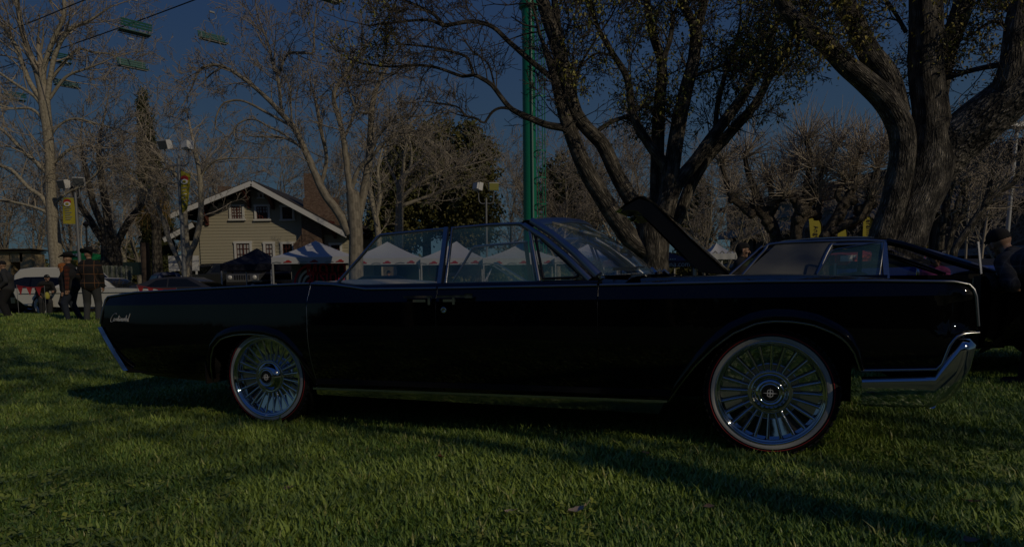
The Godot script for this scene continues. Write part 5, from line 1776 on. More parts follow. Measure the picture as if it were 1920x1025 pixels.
	var wr2 := MB.new()
	wr2.beam(e0 + Vector3(-0.1, 0.18, -2.5), e1 + Vector3(0, 0.18, -2.5), 7.2, 0.12)
	put("roof", wr2, paint(0.05, 0.045, 0.04, 0.9), h)
	var ww := MB.new()
	ww.box(Vector3((e0.x + e1.x) / 2 + 0.3, e0.y / 2, -2.4), Vector3(e1.x - e0.x - 0.4, e0.y, 4.6))
	put("wall", ww, M.siding, h)
	# dark low wing on the right
	var rw := MB.new()
	var w0 := at(655, 420, D + 2) - foot
	var w1 := at(772, 450, D + 2) - foot
	rw.beam(Vector3(w0.x, w0.y, -3.5), Vector3(w1.x, w1.y, -3.5), 8.0, 0.22)
	put("roof", rw, paint(0.045, 0.04, 0.036, 0.9), h)
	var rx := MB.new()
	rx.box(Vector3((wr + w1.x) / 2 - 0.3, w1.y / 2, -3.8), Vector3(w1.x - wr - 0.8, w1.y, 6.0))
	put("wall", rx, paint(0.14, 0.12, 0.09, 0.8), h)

func make_long_building() -> void:
	# facade running away from the camera on the right
	var A := Vector3(33.2, 0, -24.0)
	var B := Vector3(24.0, 0, -75.0)
	var g := 0.6
	var u := (B - A).normalized()
	var len := A.distance_to(B)
	var n := Vector3(u.z, 0, -u.x)
	if n.x > 0: n = -n
	var t := thing("long_building", "long grey building with a panelled upper storey and brown lower wall, far right", "building", Transform3D(Basis(u, Vector3.UP, u.cross(Vector3.UP)), A))
	var out: float = sign(t.transform.basis.z.dot(n))
	var box := func(called: String, y0: float, y1: float, z0: float, z1: float, m: Material, x0 := 0.0, x1 := len) -> void:
		var b := MB.new()
		b.box(Vector3((x0 + x1) / 2, (y0 + y1) / 2, out * (z0 + z1) / 2), Vector3(x1 - x0, y1 - y0, absf(z1 - z0)))
		put(called, b, m, t)
	var brown := paint(0.10, 0.078, 0.06, 0.8)
	var grey := paint(0.15, 0.15, 0.155, 0.7)
	var pale := paint(0.26, 0.27, 0.29, 0.6)
	box.call("lower_wall", -0.2, 5.4, -8.0, 0.0, brown)
	box.call("upper_wall", 5.4, 8.3, -8.0, 0.4, paint(0.07, 0.065, 0.06, 0.8))
	box.call("roof_edge", 8.3, 8.75, -8.3, 1.6, paint(0.07, 0.05, 0.045, 0.8))
	box.call("ledge", 5.42, 6.2, 0.0, 1.4, pale)
	box.call("canopy", 2.3, 2.72, 0.0, 1.5, pale)
	for k in 26:                                          # panels of the upper storey
		var x := k * len / 26.0
		box.call("panel", 6.75, 8.2, 0.4, 0.46, pale if k > 12 else grey, x + 0.03, x + len / 26.0 - 0.03)
	for k in 9:                                          # ribbon windows between
		var x := 2.0 + k * 5.2
		var b := MB.new()
		b.box(Vector3(x + 1.6, 6.48, out * 0.41), Vector3(3.4, 0.42, 0.04))
		put("window", b, M.dark_glass, t)
	for k in 11:
		box.call("pilaster", 2.75, 5.4, 0.0, 0.22, paint(0.075, 0.06, 0.05, 0.8), k * 4.6 + 0.6, k * 4.6 + 0.95)
		box.call("doorway", 0.0, 2.2, 0.0, 0.03, M.black, k * 4.6 + 1.6, k * 4.6 + 3.6)

func make_gateway() -> void:
	var D := 47.0
	var stone := paint(0.60, 0.45, 0.25, 0.85)
	var dark := paint(0.26, 0.14, 0.085, 0.85)
	var f := at(34, 530, D)
	var foot := Vector3(f.x, ground(f.x, -D), -D)
	var t := thing("stone_gateway", "tan stone gateway with a moulded cornice and a curved buttress, far left", "building", Transform3D(Basis(), foot))
	var P := func(x: float, y: float) -> Vector2:
		var q := at(x, y, D) - foot
		return Vector2(q.x, q.y)
	var b := MB.new()
	for q in [[-8, 474, 17, 535], [40, 474, 56, 535], [17, 474, 40, 491]]:
		var a: Vector2 = P.call(q[0], q[3])
		var c: Vector2 = P.call(q[2], q[1])
		b.box(Vector3((a.x + c.x) / 2, (a.y + c.y) / 2, -0.7), Vector3(c.x - a.x, c.y - a.y, 1.4))
	put("wall", b, stone, t)
	var vb := MB.new()                                     # scrolled buttress
	var poly := PackedVector2Array()
	for q in [[56, 474], [58, 490], [62, 500], [66, 506], [72, 512], [74, 535], [56, 535]]: poly.append(P.call(q[0], q[1]))
	vb.slab(poly, Transform3D(Basis(), Vector3(0, 0, -0.2)), 0.9)
	put("buttress", vb, paint(0.58, 0.45, 0.25, 0.85), t)
	for q in [[-8, 468, 58, 471, 0.35], [-8, 471, 57, 474, 0.18], [-8, 466, 60, 468, 0.5]]:
		var a: Vector2 = P.call(q[0], q[3])
		var c: Vector2 = P.call(q[2], q[1])
		var cb := MB.new()
		cb.box(Vector3((a.x + c.x) / 2, (a.y + c.y) / 2, -0.7 + q[4] / 2), Vector3(c.x - a.x + q[4], c.y - a.y, 1.4 + q[4]))
		put("cornice", cb, dark if q[4] == 0.35 else stone, t)
	var db := MB.new()
	var da: Vector2 = P.call(17, 535)
	var dc: Vector2 = P.call(40, 491)
	db.box(Vector3((da.x + dc.x) / 2, (da.y + dc.y) / 2, -1.2), Vector3(dc.x - da.x, dc.y - da.y, 0.1))
	put("doorway", db, paint(0.07, 0.05, 0.035, 0.9), t)
	# yellow wall beyond the tarpaulin enclosure
	var yw := MB.new()
	px_rect(yw, 222, 491, 259, 516, 50.0, 0.5)
	tag(put("yellow_wall", yw, paint(0.55, 0.46, 0.17, 0.8)), "low yellow wall at the foot of the forked tree", "wall")
	# green stall
	var st := thing("food_stall", "stall with an arched green sign over yellow sides, behind the cowboys", "stall", Transform3D(Basis(), on_ground(at(140, 500, 45).x, -45.0)))
	var so := st.position
	var ap := PackedVector2Array()
	for k in 13:
		var x := lerpf(93, 188, k / 12.0)
		var q := at(x, 478 - 8 * sin(PI * k / 12.0), 45) - so
		ap.append(Vector2(q.x, q.y))
	for k in range(12, -1, -1):
		var q := at(lerpf(93, 188, k / 12.0), 487, 45) - so
		ap.append(Vector2(q.x, q.y))
	var ab := MB.new()
	ab.slab(ap, Transform3D(), 0.12)
	put("sign_board", ab, paint(0.02, 0.30, 0.09, 0.5), st)
	for k in 8:
		var lb := MB.new()
		var q := at(106 + k * 5.2, 477.5 - 1.0 * sin(k * 0.9), 44.9) - so
		lb.box(q, Vector3(0.11, 0.2, 0.03))
		put("sign_mark", lb, M.white, st)
	for q in [[94, 487, 120, 500, 0], [150, 487, 187, 500, 1]]:
		var yb := MB.new()
		var a := at(q[0], q[3], 45) - so
		var c := at(q[2], q[1], 45) - so
		yb.box(Vector3((a.x + c.x) / 2, (a.y + c.y) / 2 - 0.4, -0.9), Vector3(c.x - a.x, c.y - a.y + 0.8, 1.6))
		put("side_panel", yb, paint(0.55, 0.40, 0.06, 0.6), st)
	for x in [95, 186]:
		var pb := MB.new()
		var q := at(x, 487, 45) - so
		pb.box(Vector3(q.x, q.y / 2, -0.3), Vector3(0.1, q.y, 0.1))
		put("post", pb, M.white, st)
	# tarpaulin enclosure
	var tp := thing("tarpaulin_enclosure", "grey green tarpaulin-covered enclosure behind the white car's roof", "enclosure", Transform3D(Basis(), on_ground(at(219, 500, 36).x, -36.0)))
	var to := tp.position
	var tarp := paint(0.20, 0.24, 0.19, 0.7)
	for k in 6:
		var cb := MB.new()
		var x0 := lerpf(192, 246, k / 6.0)
		var x1 := lerpf(192, 246, (k + 1) / 6.0)
		var rows := []
		for i in 5:
			var r := PackedVector3Array()
			for j in 9:
				var x := lerpf(x0, x1, j / 8.0)
				var top := 498.0 + (1.5 if k > 2 else 0.0) + 0.8 * sin(x * 0.9)
				var q := at(x, lerpf(548, top, i / 4.0), 36) - to
				r.append(q + Vector3(0, 0, 0.05 * sin(x * 2.1 + i) + 0.03 * sin(x * 5.0)))
			rows.append(r)
		cb.grid(rows, true)
		put("tarpaulin", cb, tarp, tp)
		var pb := MB.new()
		var pq := at(x0, 498, 36) - to
		pb.box(Vector3(pq.x, pq.y / 2, 0.06), Vector3(0.07, pq.y, 0.07))
		put("post", pb, paint(0.3, 0.32, 0.28, 0.6), tp)
	var sg := MB.new()
	px_rect(sg, 316, 479, 371, 508, 39.0, 0.06)
	for x in [319, 368]: px_rect(sg, x - 1, 507, x + 1, 530, 39.0, 0.05)
	var so2 := put("notice_board", sg, M.white)
	tag(so2, "large white notice board behind the slim cream sycamore", "sign")
	for k in 3:
		var lb := MB.new()
		px_rect(lb, 321, 487 + k * 5, 338 - 3 * k, 488 + k * 5, 38.99, 0.005)
		put("text_line", lb, M.grey_metal, so2)
	# brown column left of the cypress
	var col := MB.new()
	var c0 := at(270, 455, 43)
	col.pipe(Vector3(c0.x, ground(c0.x, -43), c0.z), c0, 0.29, 14, 0.27)
	tag(put("brown_column", col, paint(0.09, 0.065, 0.055, 0.9)), "thick brown stump column standing left of the cypress", "column")

func logo_mesh(w: float) -> ArrayMesh:       # a low red car print for the valances
	var b := MB.new()
	var p := PackedVector2Array()
	for q in [[-0.5, 0.0], [-0.48, 0.14], [-0.25, 0.2], [-0.1, 0.42], [0.2, 0.46], [0.36, 0.24], [0.5, 0.2], [0.5, 0.0]]: p.append(Vector2(q[0] * w, q[1] * w * 0.7))
	b.slab(p, Transform3D(), 0.004)
	return b.mesh()

func canopy(label: String, x0: float, x1: float, eave: float, drop: float, px: float, py: float, d: float, m: Material, deep := 3.0, logos := 0) -> Node3D:
	var a := at(x0, eave, d)
	var c := at(x1, eave, d)
	var pk := at(px, py, d + deep / 2)
	var mid := Vector3((a.x + c.x) / 2, 0, -d - deep / 2)
	var foot := on_ground(mid.x, mid.z)
	var t := thing("canopy_tent", label, "canopy", Transform3D(Basis(), foot), "pop-up canopies along the road")
	var w := (c.x - a.x) / 2
	var ye := (a.y + c.y) / 2 - foot.y
	var yd := ye - (at(x0, eave, d).y - at(x0, drop, d).y)
	var peak := Vector3(pk.x - foot.x, pk.y - foot.y, 0)
	var z := deep / 2
	var cs := [Vector3(-w, ye, z), Vector3(w, ye, z), Vector3(w, ye, -z), Vector3(-w, ye, -z)]
	var top := MB.new()
	var vl := MB.new()
	for k in 4:
		var p: Vector3 = cs[k]
		var q: Vector3 = cs[(k + 1) % 4]
		var rows := []
		for i in 7:
			var r := PackedVector3Array()
			var f := i / 6.0
			for j in 9:
				var s := p.lerp(q, j / 8.0).lerp(peak, f)
				s.y -= 0.10 * sin(PI * f) * (0.6 + 0.4 * sin(PI * j / 8.0)) + 0.02 * sin(PI * j / 8.0) * (1.0 - f)
				r.append(s)
			rows.append(r)
		top.grid(rows)
		rows = []
		var nrm := (q - p).cross(Vector3.UP).normalized() * -1.0
		for i in 3:
			var r := PackedVector3Array()
			for j in 17:
				var s := p.lerp(q, j / 16.0)
				s.y = lerpf(yd, ye - 0.02 * sin(PI * j / 16.0), i / 2.0)
				s += nrm * (0.015 * sin(j * 1.3 + k) * (1.0 - i / 2.0))
				r.append(s)
			rows.append(r)
		vl.grid(rows)
	put("roof", top, m, t)
	var vo := put("valance", vl, m, t)
	for k in logos:
		var x := lerpf(-w, w, (k + 0.62) / logos)
		put("print", logo_mesh(0.32), M.logo_red, vo, Transform3D(Basis(), Vector3(x, yd + 0.05, z + 0.03)))
		var ln := MB.new()
		ln.beam(Vector3(x - 0.42, yd + 0.09, z + 0.03), Vector3(x - 0.24, yd + 0.06, z + 0.03), 0.015, 0.012, Vector3.BACK)
		ln.beam(Vector3(x - 0.60, yd + 0.05, z + 0.03), Vector3(x - 0.42, yd + 0.09, z + 0.03), 0.015, 0.012, Vector3.BACK)
		put("print", ln, M.grey_metal, vo)
	for p in cs:
		var lg := MB.new()
		var l := Vector3(p.x * 0.975, 0, p.z * 0.975)
		lg.box(Vector3(l.x, (ye - 0.05) / 2, l.z), Vector3(0.05, ye - 0.05, 0.05))
		lg.box(Vector3(l.x, 0.03, l.z), Vector3(0.13, 0.02, 0.13))
		put("leg", lg, M.leg, t)
	var tr := MB.new()
	for k in 4:
		var p: Vector3 = cs[k]
		var q: Vector3 = cs[(k + 1) % 4]
		for j in 4:
			var y0 := yd + 0.02 + (0.22 if j % 2 == 0 else 0.0)
			var y1 := yd + 0.02 + (0.0 if j % 2 == 0 else 0.22)
			var s0 := p.lerp(q, j / 4.0) * Vector3(0.97, 0, 0.97) + Vector3.UP * y0
			var s1 := p.lerp(q, (j + 1) / 4.0) * Vector3(0.97, 0, 0.97) + Vector3.UP * y1
			tr.beam(s0, s1, 0.02, 0.03)
			tr.beam(s0 + Vector3.UP * (y1 - y0), s1 - Vector3.UP * (y1 - y0), 0.02, 0.03)
	put("truss", tr, M.grey_metal, t)
	return t

func text_mesh(s: String, size: float, depth := 0.01, font := "Droid Sans", bold := false) -> TextMesh:
	var f := SystemFont.new()
	f.font_names = PackedStringArray([font])
	if bold: f.font_weight = 700
	var t := TextMesh.new()
	t.text = s; t.font = f; t.font_size = 64
	t.pixel_size = size / 64.0
	t.depth = depth
	return t

func make_canopies() -> void:
	M.logo_red = paint(0.42, 0.03, 0.03, 0.6)
	M.leg = paint(0.6, 0.6, 0.6, 0.4, 0.3)
	M.canvas = paint(0.56, 0.575, 0.61, 0.75)
	M.canvas.backlight_enabled = true; M.canvas.backlight = Color(0.25, 0.26, 0.28)
	M.navy = paint(0.008, 0.010, 0.022, 0.8)
	M.maroon = paint(0.075, 0.045, 0.06, 0.8)
	M.orange_red = paint(0.55, 0.06, 0.04, 0.7)
	M.orange_red.backlight_enabled = true; M.orange_red.backlight = Color(0.4, 0.05, 0.03)
	canopy("black pop-up canopy in front of the cream house", 412, 508, 494, 507, 481, 465, 31.0, M.navy)
	var mv := canopy("white canopy with a red and black banner hung underneath", 508, 655.5, 481, 494, 591, 451, 27.0, M.canvas, 3.0, 3)
	canopy("white canopy seen through the rear side window", 652, 787, 483, 496, 726, 453, 27.4, M.canvas, 3.0, 3)
	canopy("white canopy behind the post between the two side windows", 788, 905, 483, 496, 856, 452, 27.2, M.canvas, 3.0, 3)
	canopy("white canopy seen through the front side window, left of the tower", 905, 1045, 483, 496, 978, 455, 27.0, M.canvas, 3.0, 3)
	canopy("white canopy seen through the small vent window and windscreen", 1040, 1182, 482, 494, 1105, 456, 26.0, M.canvas, 3.0, 3)
	var cv := canopy("maroon canopy with a web address, behind the middle tree's trunk", 1130, 1304, 489, 499.5, 1212, 454, 25.0, M.maroon)
	var xo := cv.position
	var tp := at(1260.5, 495.7, 24.9) - xo
	put("print", text_mesh("carvana.com", 0.235), M.white, cv, Transform3D(Basis(), tp))
	for k in 3: 
		var dm := MB.new()
		dm.box(at(1254.5 + k * 4.3, 486, 24.5) - xo + Vector3(0, 0.0, 0.25), Vector3(0.035, 0.035, 0.01))
		put("print", dm, M.white, cv)
	canopy("small white canopy with a pointed roof, right of the raised boot lid", 1328, 1382, 474, 486, 1344, 455, 20.0, M.canvas, 1.4)
	var rc := canopy("orange red canopy seen through the sedan's side window", 1566, 1738, 476, 492, 1652, 456, 21.0, M.orange_red)
	for q in [[1575, 1598, 479, 490], [1586, 1606, 478, 483], [1716, 1732, 480, 489]]:
		var wb := MB.new()
		var a := at(q[0], q[3], 20.97) - rc.position
		var c := at(q[1], q[2], 20.97) - rc.position
		wb.box((a + c) / 2 + Vector3(0, 0, 0.04), Vector3(c.x - a.x, c.y - a.y, 0.008))
		put("print", wb, M.white, rc)
	# walls and banner inside the stalls
	var so := mv.position
	var bk := MB.new()
	var a := at(548, 540, 28.2) - so
	var c := at(640, 494, 28.2) - so
	bk.box((a + c) / 2, Vector3(c.x - a.x, c.y - a.y, 0.04))
	put("side_wall", bk, paint(0.22, 0.225, 0.23, 0.7), mv)
	var bn := MB.new()
	a = at(566, 545, 28.0) - so
	c = at(648, 496, 28.0) - so
	bn.box((a + c) / 2, Vector3(c.x - a.x, c.y - a.y, 0.03))
	var ban := put("banner", bn, M.black, mv)
	var dark_red := paint(0.60, 0.02, 0.05, 0.6)
	put("print", text_mesh("MOTO", 0.58, 0.012, "Droid Sans", true), dark_red, ban, Transform3D(Basis().scaled(Vector3(0.98, 1.15, 1)), at(611, 505, 27.97) - so))
	put("print", text_mesh("VISION", 0.55, 0.012, "Droid Sans", true), dark_red, ban, Transform3D(Basis().scaled(Vector3(0.80, 1.2, 1)), at(613, 521, 27.97) - so))
	for k in 4:
		var arc := MB.new()
		var rows := []
		for e in 2:
			var r := PackedVector3Array()
			for j in 11:
				var an := PI * 0.5 + PI * 0.5 * j / 10.0
				var rad := 0.86 - 0.2 * k - 0.1 * e
				r.append(at(584, 534, 27.97) - so + Vector3(cos(an) * rad * 0.85, sin(an) * rad, 0.0))
			rows.append(r)
		arc.grid(rows)
		put("print", arc, dark_red if k % 3 == 0 else M.leg, ban)
	var k3 := 0
	for q in [[668, 700, 494, 540, "pale grey panel under the second white canopy", 0.25], [687, 714, 497, 540, "dark blue panel under the second white canopy", 0.02], [745, 786, 498, 540, "black panel right of the grey one, under the second white canopy", 0.012], [790, 802, 500, 540, "narrow black panel beside a canopy leg", 0.012], [803, 846, 495, 540, "grey panel with a round emblem under the third white canopy", 0.2], [846, 905, 497, 518, "grey panel right of the round emblem", 0.16], [905, 985, 497, 512, "dark panel under the fourth white canopy", 0.02]]:
		var pb := MB.new()
		px_rect(pb, q[0], q[2], q[1], q[3], 28.6 + 0.1 * k3, 0.05)
		var v: float = q[5]
		tag(put("stall_panel", pb, paint(v, v, v * (1.9 if q[0] == 687 else 1.05), 0.7)), q[4], "panel", "panels under the white canopies")
		k3 += 1
	var em := MB.new()
	em.lathe([Vector2(0.0, 0.0), Vector2(0.36, 0.0), Vector2(0.36, -0.02)], 24, Transform3D(Basis(Vector3(1, 0, 0), PI / 2), at(817, 508, 28.6)))
	tag(put("round_emblem", em, paint(0.16, 0.03, 0.03, 0.6)), "dull red round emblem hung on the grey stall panel", "emblem")
	var ed := MB.new()
	ed.lathe([Vector2(0.0, 0.01), Vector2(0.25, 0.01), Vector2(0.25, 0.0)], 24, Transform3D(Basis(Vector3(1, 0, 0), PI / 2), at(817, 508, 28.6)))
	put("centre", ed, M.black, get_node("round_emblem"))

func flood_lamp(label: String, top: Vector2, foot_px: Vector2, d: float, heads: Array, banner: Array, width: float) -> Node3D:
	var p1 := at(top.x, top.y, d)
	var p0 := at(foot_px.x, foot_px.y, d)
	var base := Vector3(lerpf(p0.x, p1.x, (p0.y - 0.0) / (p0.y - p1.y)) if p1.y != p0.y else p0.x, ground(p0.x, -d), p0.z)
	base.x = p0.x
	var t := thing("lamp_post", label, "lamp post", Transform3D(Basis(), base), "lamp posts on the fairground")
	var b := MB.new()
	b.tube(PackedVector3Array([Vector3.ZERO, p1 - base]), PackedFloat32Array([width, width * 0.8]), 14, true)
	put("pole", b, M.grey_metal, t)
	var arm := MB.new()
	for h in heads:
		var q := at(h[0], h[1], d) - base
		var s := p1 - base - Vector3(0, 0.25, 0)
		var lo := q - Vector3(0, 0.32, 0)
		arm.tube(smooth_path([s, s + Vector3((q.x - s.x) * 0.6, -0.02, 0), Vector3(lerpf(s.x, q.x, 0.95), s.y + 0.12, q.z), lo, q], 0.06), even(smooth_path([s, s + Vector3((q.x - s.x) * 0.6, -0.02, 0), Vector3(lerpf(s.x, q.x, 0.95), s.y + 0.12, q.z), lo, q], 0.06), 0.028), 6)
	put("arm", arm, M.grey_metal, t)
	for h in heads:
		var q := at(h[0], h[1], d) - base
		var hd := MB.new()
		var bs := Basis(Vector3.UP, h[2]) * Basis(Vector3(1, 0, 0), h[3])
		hd.box(q, Vector3(0.47, 0.38, 0.22), bs)
		hd.box(q + bs * Vector3(0, 0, -0.16), Vector3(0.40, 0.3, 0.1), bs)
		var lamp := put("lamp_head", hd, M.white, t)
		var gl := MB.new()
		gl.box(q + bs * Vector3(0, 0, 0.132), Vector3(0.46, 0.33, 0.012), bs)
		put("lens", gl, h[4], lamp)
	if banner.size() > 0:
		var f := MB.new()
		var rows := []
		for i in 13:
			var r := PackedVector3Array()
			for j in 9:
				var v := i / 12.0
				var u := j / 8.0
				var q := at(lerpf(lerpf(banner[0], banner[2], v), lerpf(banner[4], banner[6], v), u), lerpf(lerpf(banner[1], banner[3], v), lerpf(banner[5], banner[7], v), u), d - 0.1) - base
				r.append(q + Vector3(0, 0, 0.08 * sin(u * 3.0 + v * 2.0)))
			rows.append(r)
		f.grid(rows)
		var bo := put("banner", f, M.banner, t)
		# red arc over a white oval badge with a dark centre, then lines of dark script
		var q := func(u: float, v: float) -> Vector3: return rows[int(v * 12.0)][int(u * 8.0)] + Vector3(0, 0, 0.03)
		var bw: float = (rows[0][8] - rows[0][0]).length()
		var rd := MB.new()
		rd.lathe([Vector2(0.0, 0), Vector2(bw * 0.36, 0.0), Vector2(bw * 0.36, -0.01)], 20, Transform3D(Basis(Vector3(1, 0, 0), PI / 2).scaled(Vector3(1, 0.75, 1)), q.call(0.5, 0.17)))
		put("print", rd, M.logo_red, bo)
		var wd := MB.new()
		wd.lathe([Vector2(0.0, 0.015), Vector2(bw * 0.33, 0.015), Vector2(bw * 0.33, 0.0)], 20, Transform3D(Basis(Vector3(1, 0, 0), PI / 2).scaled(Vector3(1, 0.7, 1)), q.call(0.5, 0.25)))
		put("print", wd, M.white, bo)
		var yd := MB.new()
		yd.lathe([Vector2(0.0, 0.03), Vector2(bw * 0.16, 0.03), Vector2(bw * 0.16, 0.0)], 14, Transform3D(Basis(Vector3(1, 0, 0), PI / 2).scaled(Vector3(1, 0.8, 1)), q.call(0.5, 0.25)))
		put("print", yd, M.banner, bo)
		rng.seed = 19
		for k in 7:
			var s := MB.new()
			var v := 0.42 + 0.07 * k
			s.beam(q.call(0.25, v) + Vector3(0, 0, 0.005), q.call(0.75 if k % 2 else 0.63, v) + Vector3(0, 0.03, 0.005), 0.03, 0.012, Vector3.BACK)
			put("print", s, M.grey_metal, bo)
	return t

func make_posts() -> void:
	M.banner = paint(0.42, 0.37, 0.03, 0.7)
	M.banner.backlight_enabled = true; M.banner.backlight = Color(0.35, 0.28, 0.02)
	var lens := paint(0.10, 0.11, 0.12, 0.08)
	var lens_y := paint(0.30, 0.30, 0.08, 0.3)
	flood_lamp("grey lamp post with twin flood lamps and a yellow banner, before the house", Vector2(333.5, 298), Vector2(347, 545), 30.0, [[308, 271, -0.35, 0.25, lens], [352, 272, 2.6, 0.1, lens]], [338, 319, 343, 400, 357, 327, 349, 390], 0.095)
	flood_lamp("grey lamp post with twin flood lamps, left of the green tower", Vector2(911.5, 371), Vector2(913, 530), 34.0, [[897, 350, 2.2, 0.2, lens], [925.5, 350, 0.2, 0.1, lens_y]], [], 0.06)
	flood_lamp("pale lamp post with a yellow banner, left of the forked tree", Vector2(140, 360), Vector2(150, 520), 32.0, [[147, 340, 0.3, 0.2, lens], [118, 345, -0.4, 0.2, lens]], [117.5, 370, 119.5, 419.5, 137, 371, 140, 419.5], 0.075)
	var d := 22.0
	var p1 := at(1908, 240, d)
	var p0 := at(1899, 440, d)
	var t := thing("lamp_post", "tall bare metal pole with a flat lamp, above the bent person", "lamp post", Transform3D(Basis(), Vector3(p0.x - 0.25, ground(p0.x, -d), p0.z)), "lamp posts on the fairground")
	var b := MB.new()
	b.tube(PackedVector3Array([Vector3.ZERO, p1 - t.position]), PackedFloat32Array([0.07, 0.055]), 12, true)
	put("pole", b, M.leg, t)
	var hb := MB.new()
	hb.box(p1 - t.position + Vector3(0.12, 0.08, 0), Vector3(0.9, 0.14, 0.4))
	put("lamp_head", hb, M.leg, t)
	# old black lamp standard
	var bl := thing("lamp_post", "small black lamp standard rising behind the right cowboy's hat", "lamp post", Transform3D(Basis(), on_ground(at(161, 480, 34).x, -34.0)), "lamp posts on the fairground")
	var q := at(160.5, 424, 34) - bl.position
	var pb := MB.new()
	pb.tube(PackedVector3Array([Vector3.ZERO, q]), PackedFloat32Array([0.06, 0.04]), 10, true)
	put("pole", pb, M.black, bl)
	var cb := MB.new()
	cb.lathe([Vector2(0.05, -0.05), Vector2(0.12, 0.05), Vector2(0.16, 0.1), Vector2(0.05, 0.22), Vector2(0.0, 0.25)], 12, Transform3D(Basis(), q))
	put("lantern", cb, M.black, bl)
	# the green lift tower
	d = 28.0
	var top := at(989.5, -40, d)
	var lo := at(995.5, 520, d)
	var foot := Vector3(lo.x, ground(lo.x, -d), lo.z)
	var tw := thing("lift_tower", "tall green steel lift tower with a ladder, behind the windscreen", "tower", Transform3D(Basis(), foot))
	var tb := MB.new()
	tb.tube(PackedVector3Array([Vector3.ZERO, Vector3(0, 0.4, 0), top - foot]), PackedFloat32Array([0.36, 0.29, 0.245]), 28, true)
	put("mast", tb, M.green_paint, tw)
	var fl := MB.new()
	var fp := at(990, 10, d) - foot
	fl.lathe([Vector2(0.25, 0.1), Vector2(0.36, 0.1), Vector2(0.36, 0.0), Vector2(0.36, -0.1), Vector2(0.25, -0.1)], 28, Transform3D(Basis(), fp))
	put("flange", fl, M.green_paint, tw)
	var pi := MB.new()
	pi.tube(PackedVector3Array([Vector3(0.12, 0.4, 0.36), top - foot + Vector3(0.1, 0, 0.30)]), PackedFloat32Array([0.03, 0.03]), 8)
	put("conduit", pi, paint(0.25, 0.36, 0.33, 0.4), tw)
	var up := (top - foot)
	var L := func(x: float, y: float) -> Vector3: return up * (y / up.y) + Vector3(x, 0, 0.12)
	for x in [0.34, 0.52, 0.62]:
		var lb := MB.new()
		lb.tube(PackedVector3Array([L.call(x, 1.5), L.call(x, up.y)]), PackedFloat32Array([0.022, 0.022]), 6)
		put("ladder_rail", lb, M.green_paint, tw)
	var y := 1.6
	while y < up.y:
		var rb := MB.new()
		rb.pipe(L.call(0.34, y), L.call(0.52, y), 0.012, 5)
		put("rung", rb, M.green_paint, tw)
		y += 0.3
	y = 2.0
	while y < up.y:
		var hb2 := MB.new()
		for k in 7:
			var a0 := PI * k / 6.0
			var a1 := PI * (k + 1) / 6.0
			if k < 6: hb2.beam(L.call(0.43 + 0.22 * cos(a0), y) + Vector3(0, 0, 0.35 * sin(a0)), L.call(0.43 + 0.22 * cos(a1), y) + Vector3(0, 0, 0.35 * sin(a1)), 0.012, 0.05)
		put("cage_hoop", hb2, M.green_paint, tw)
		y += 1.05
	make_lift()
	make_flags()

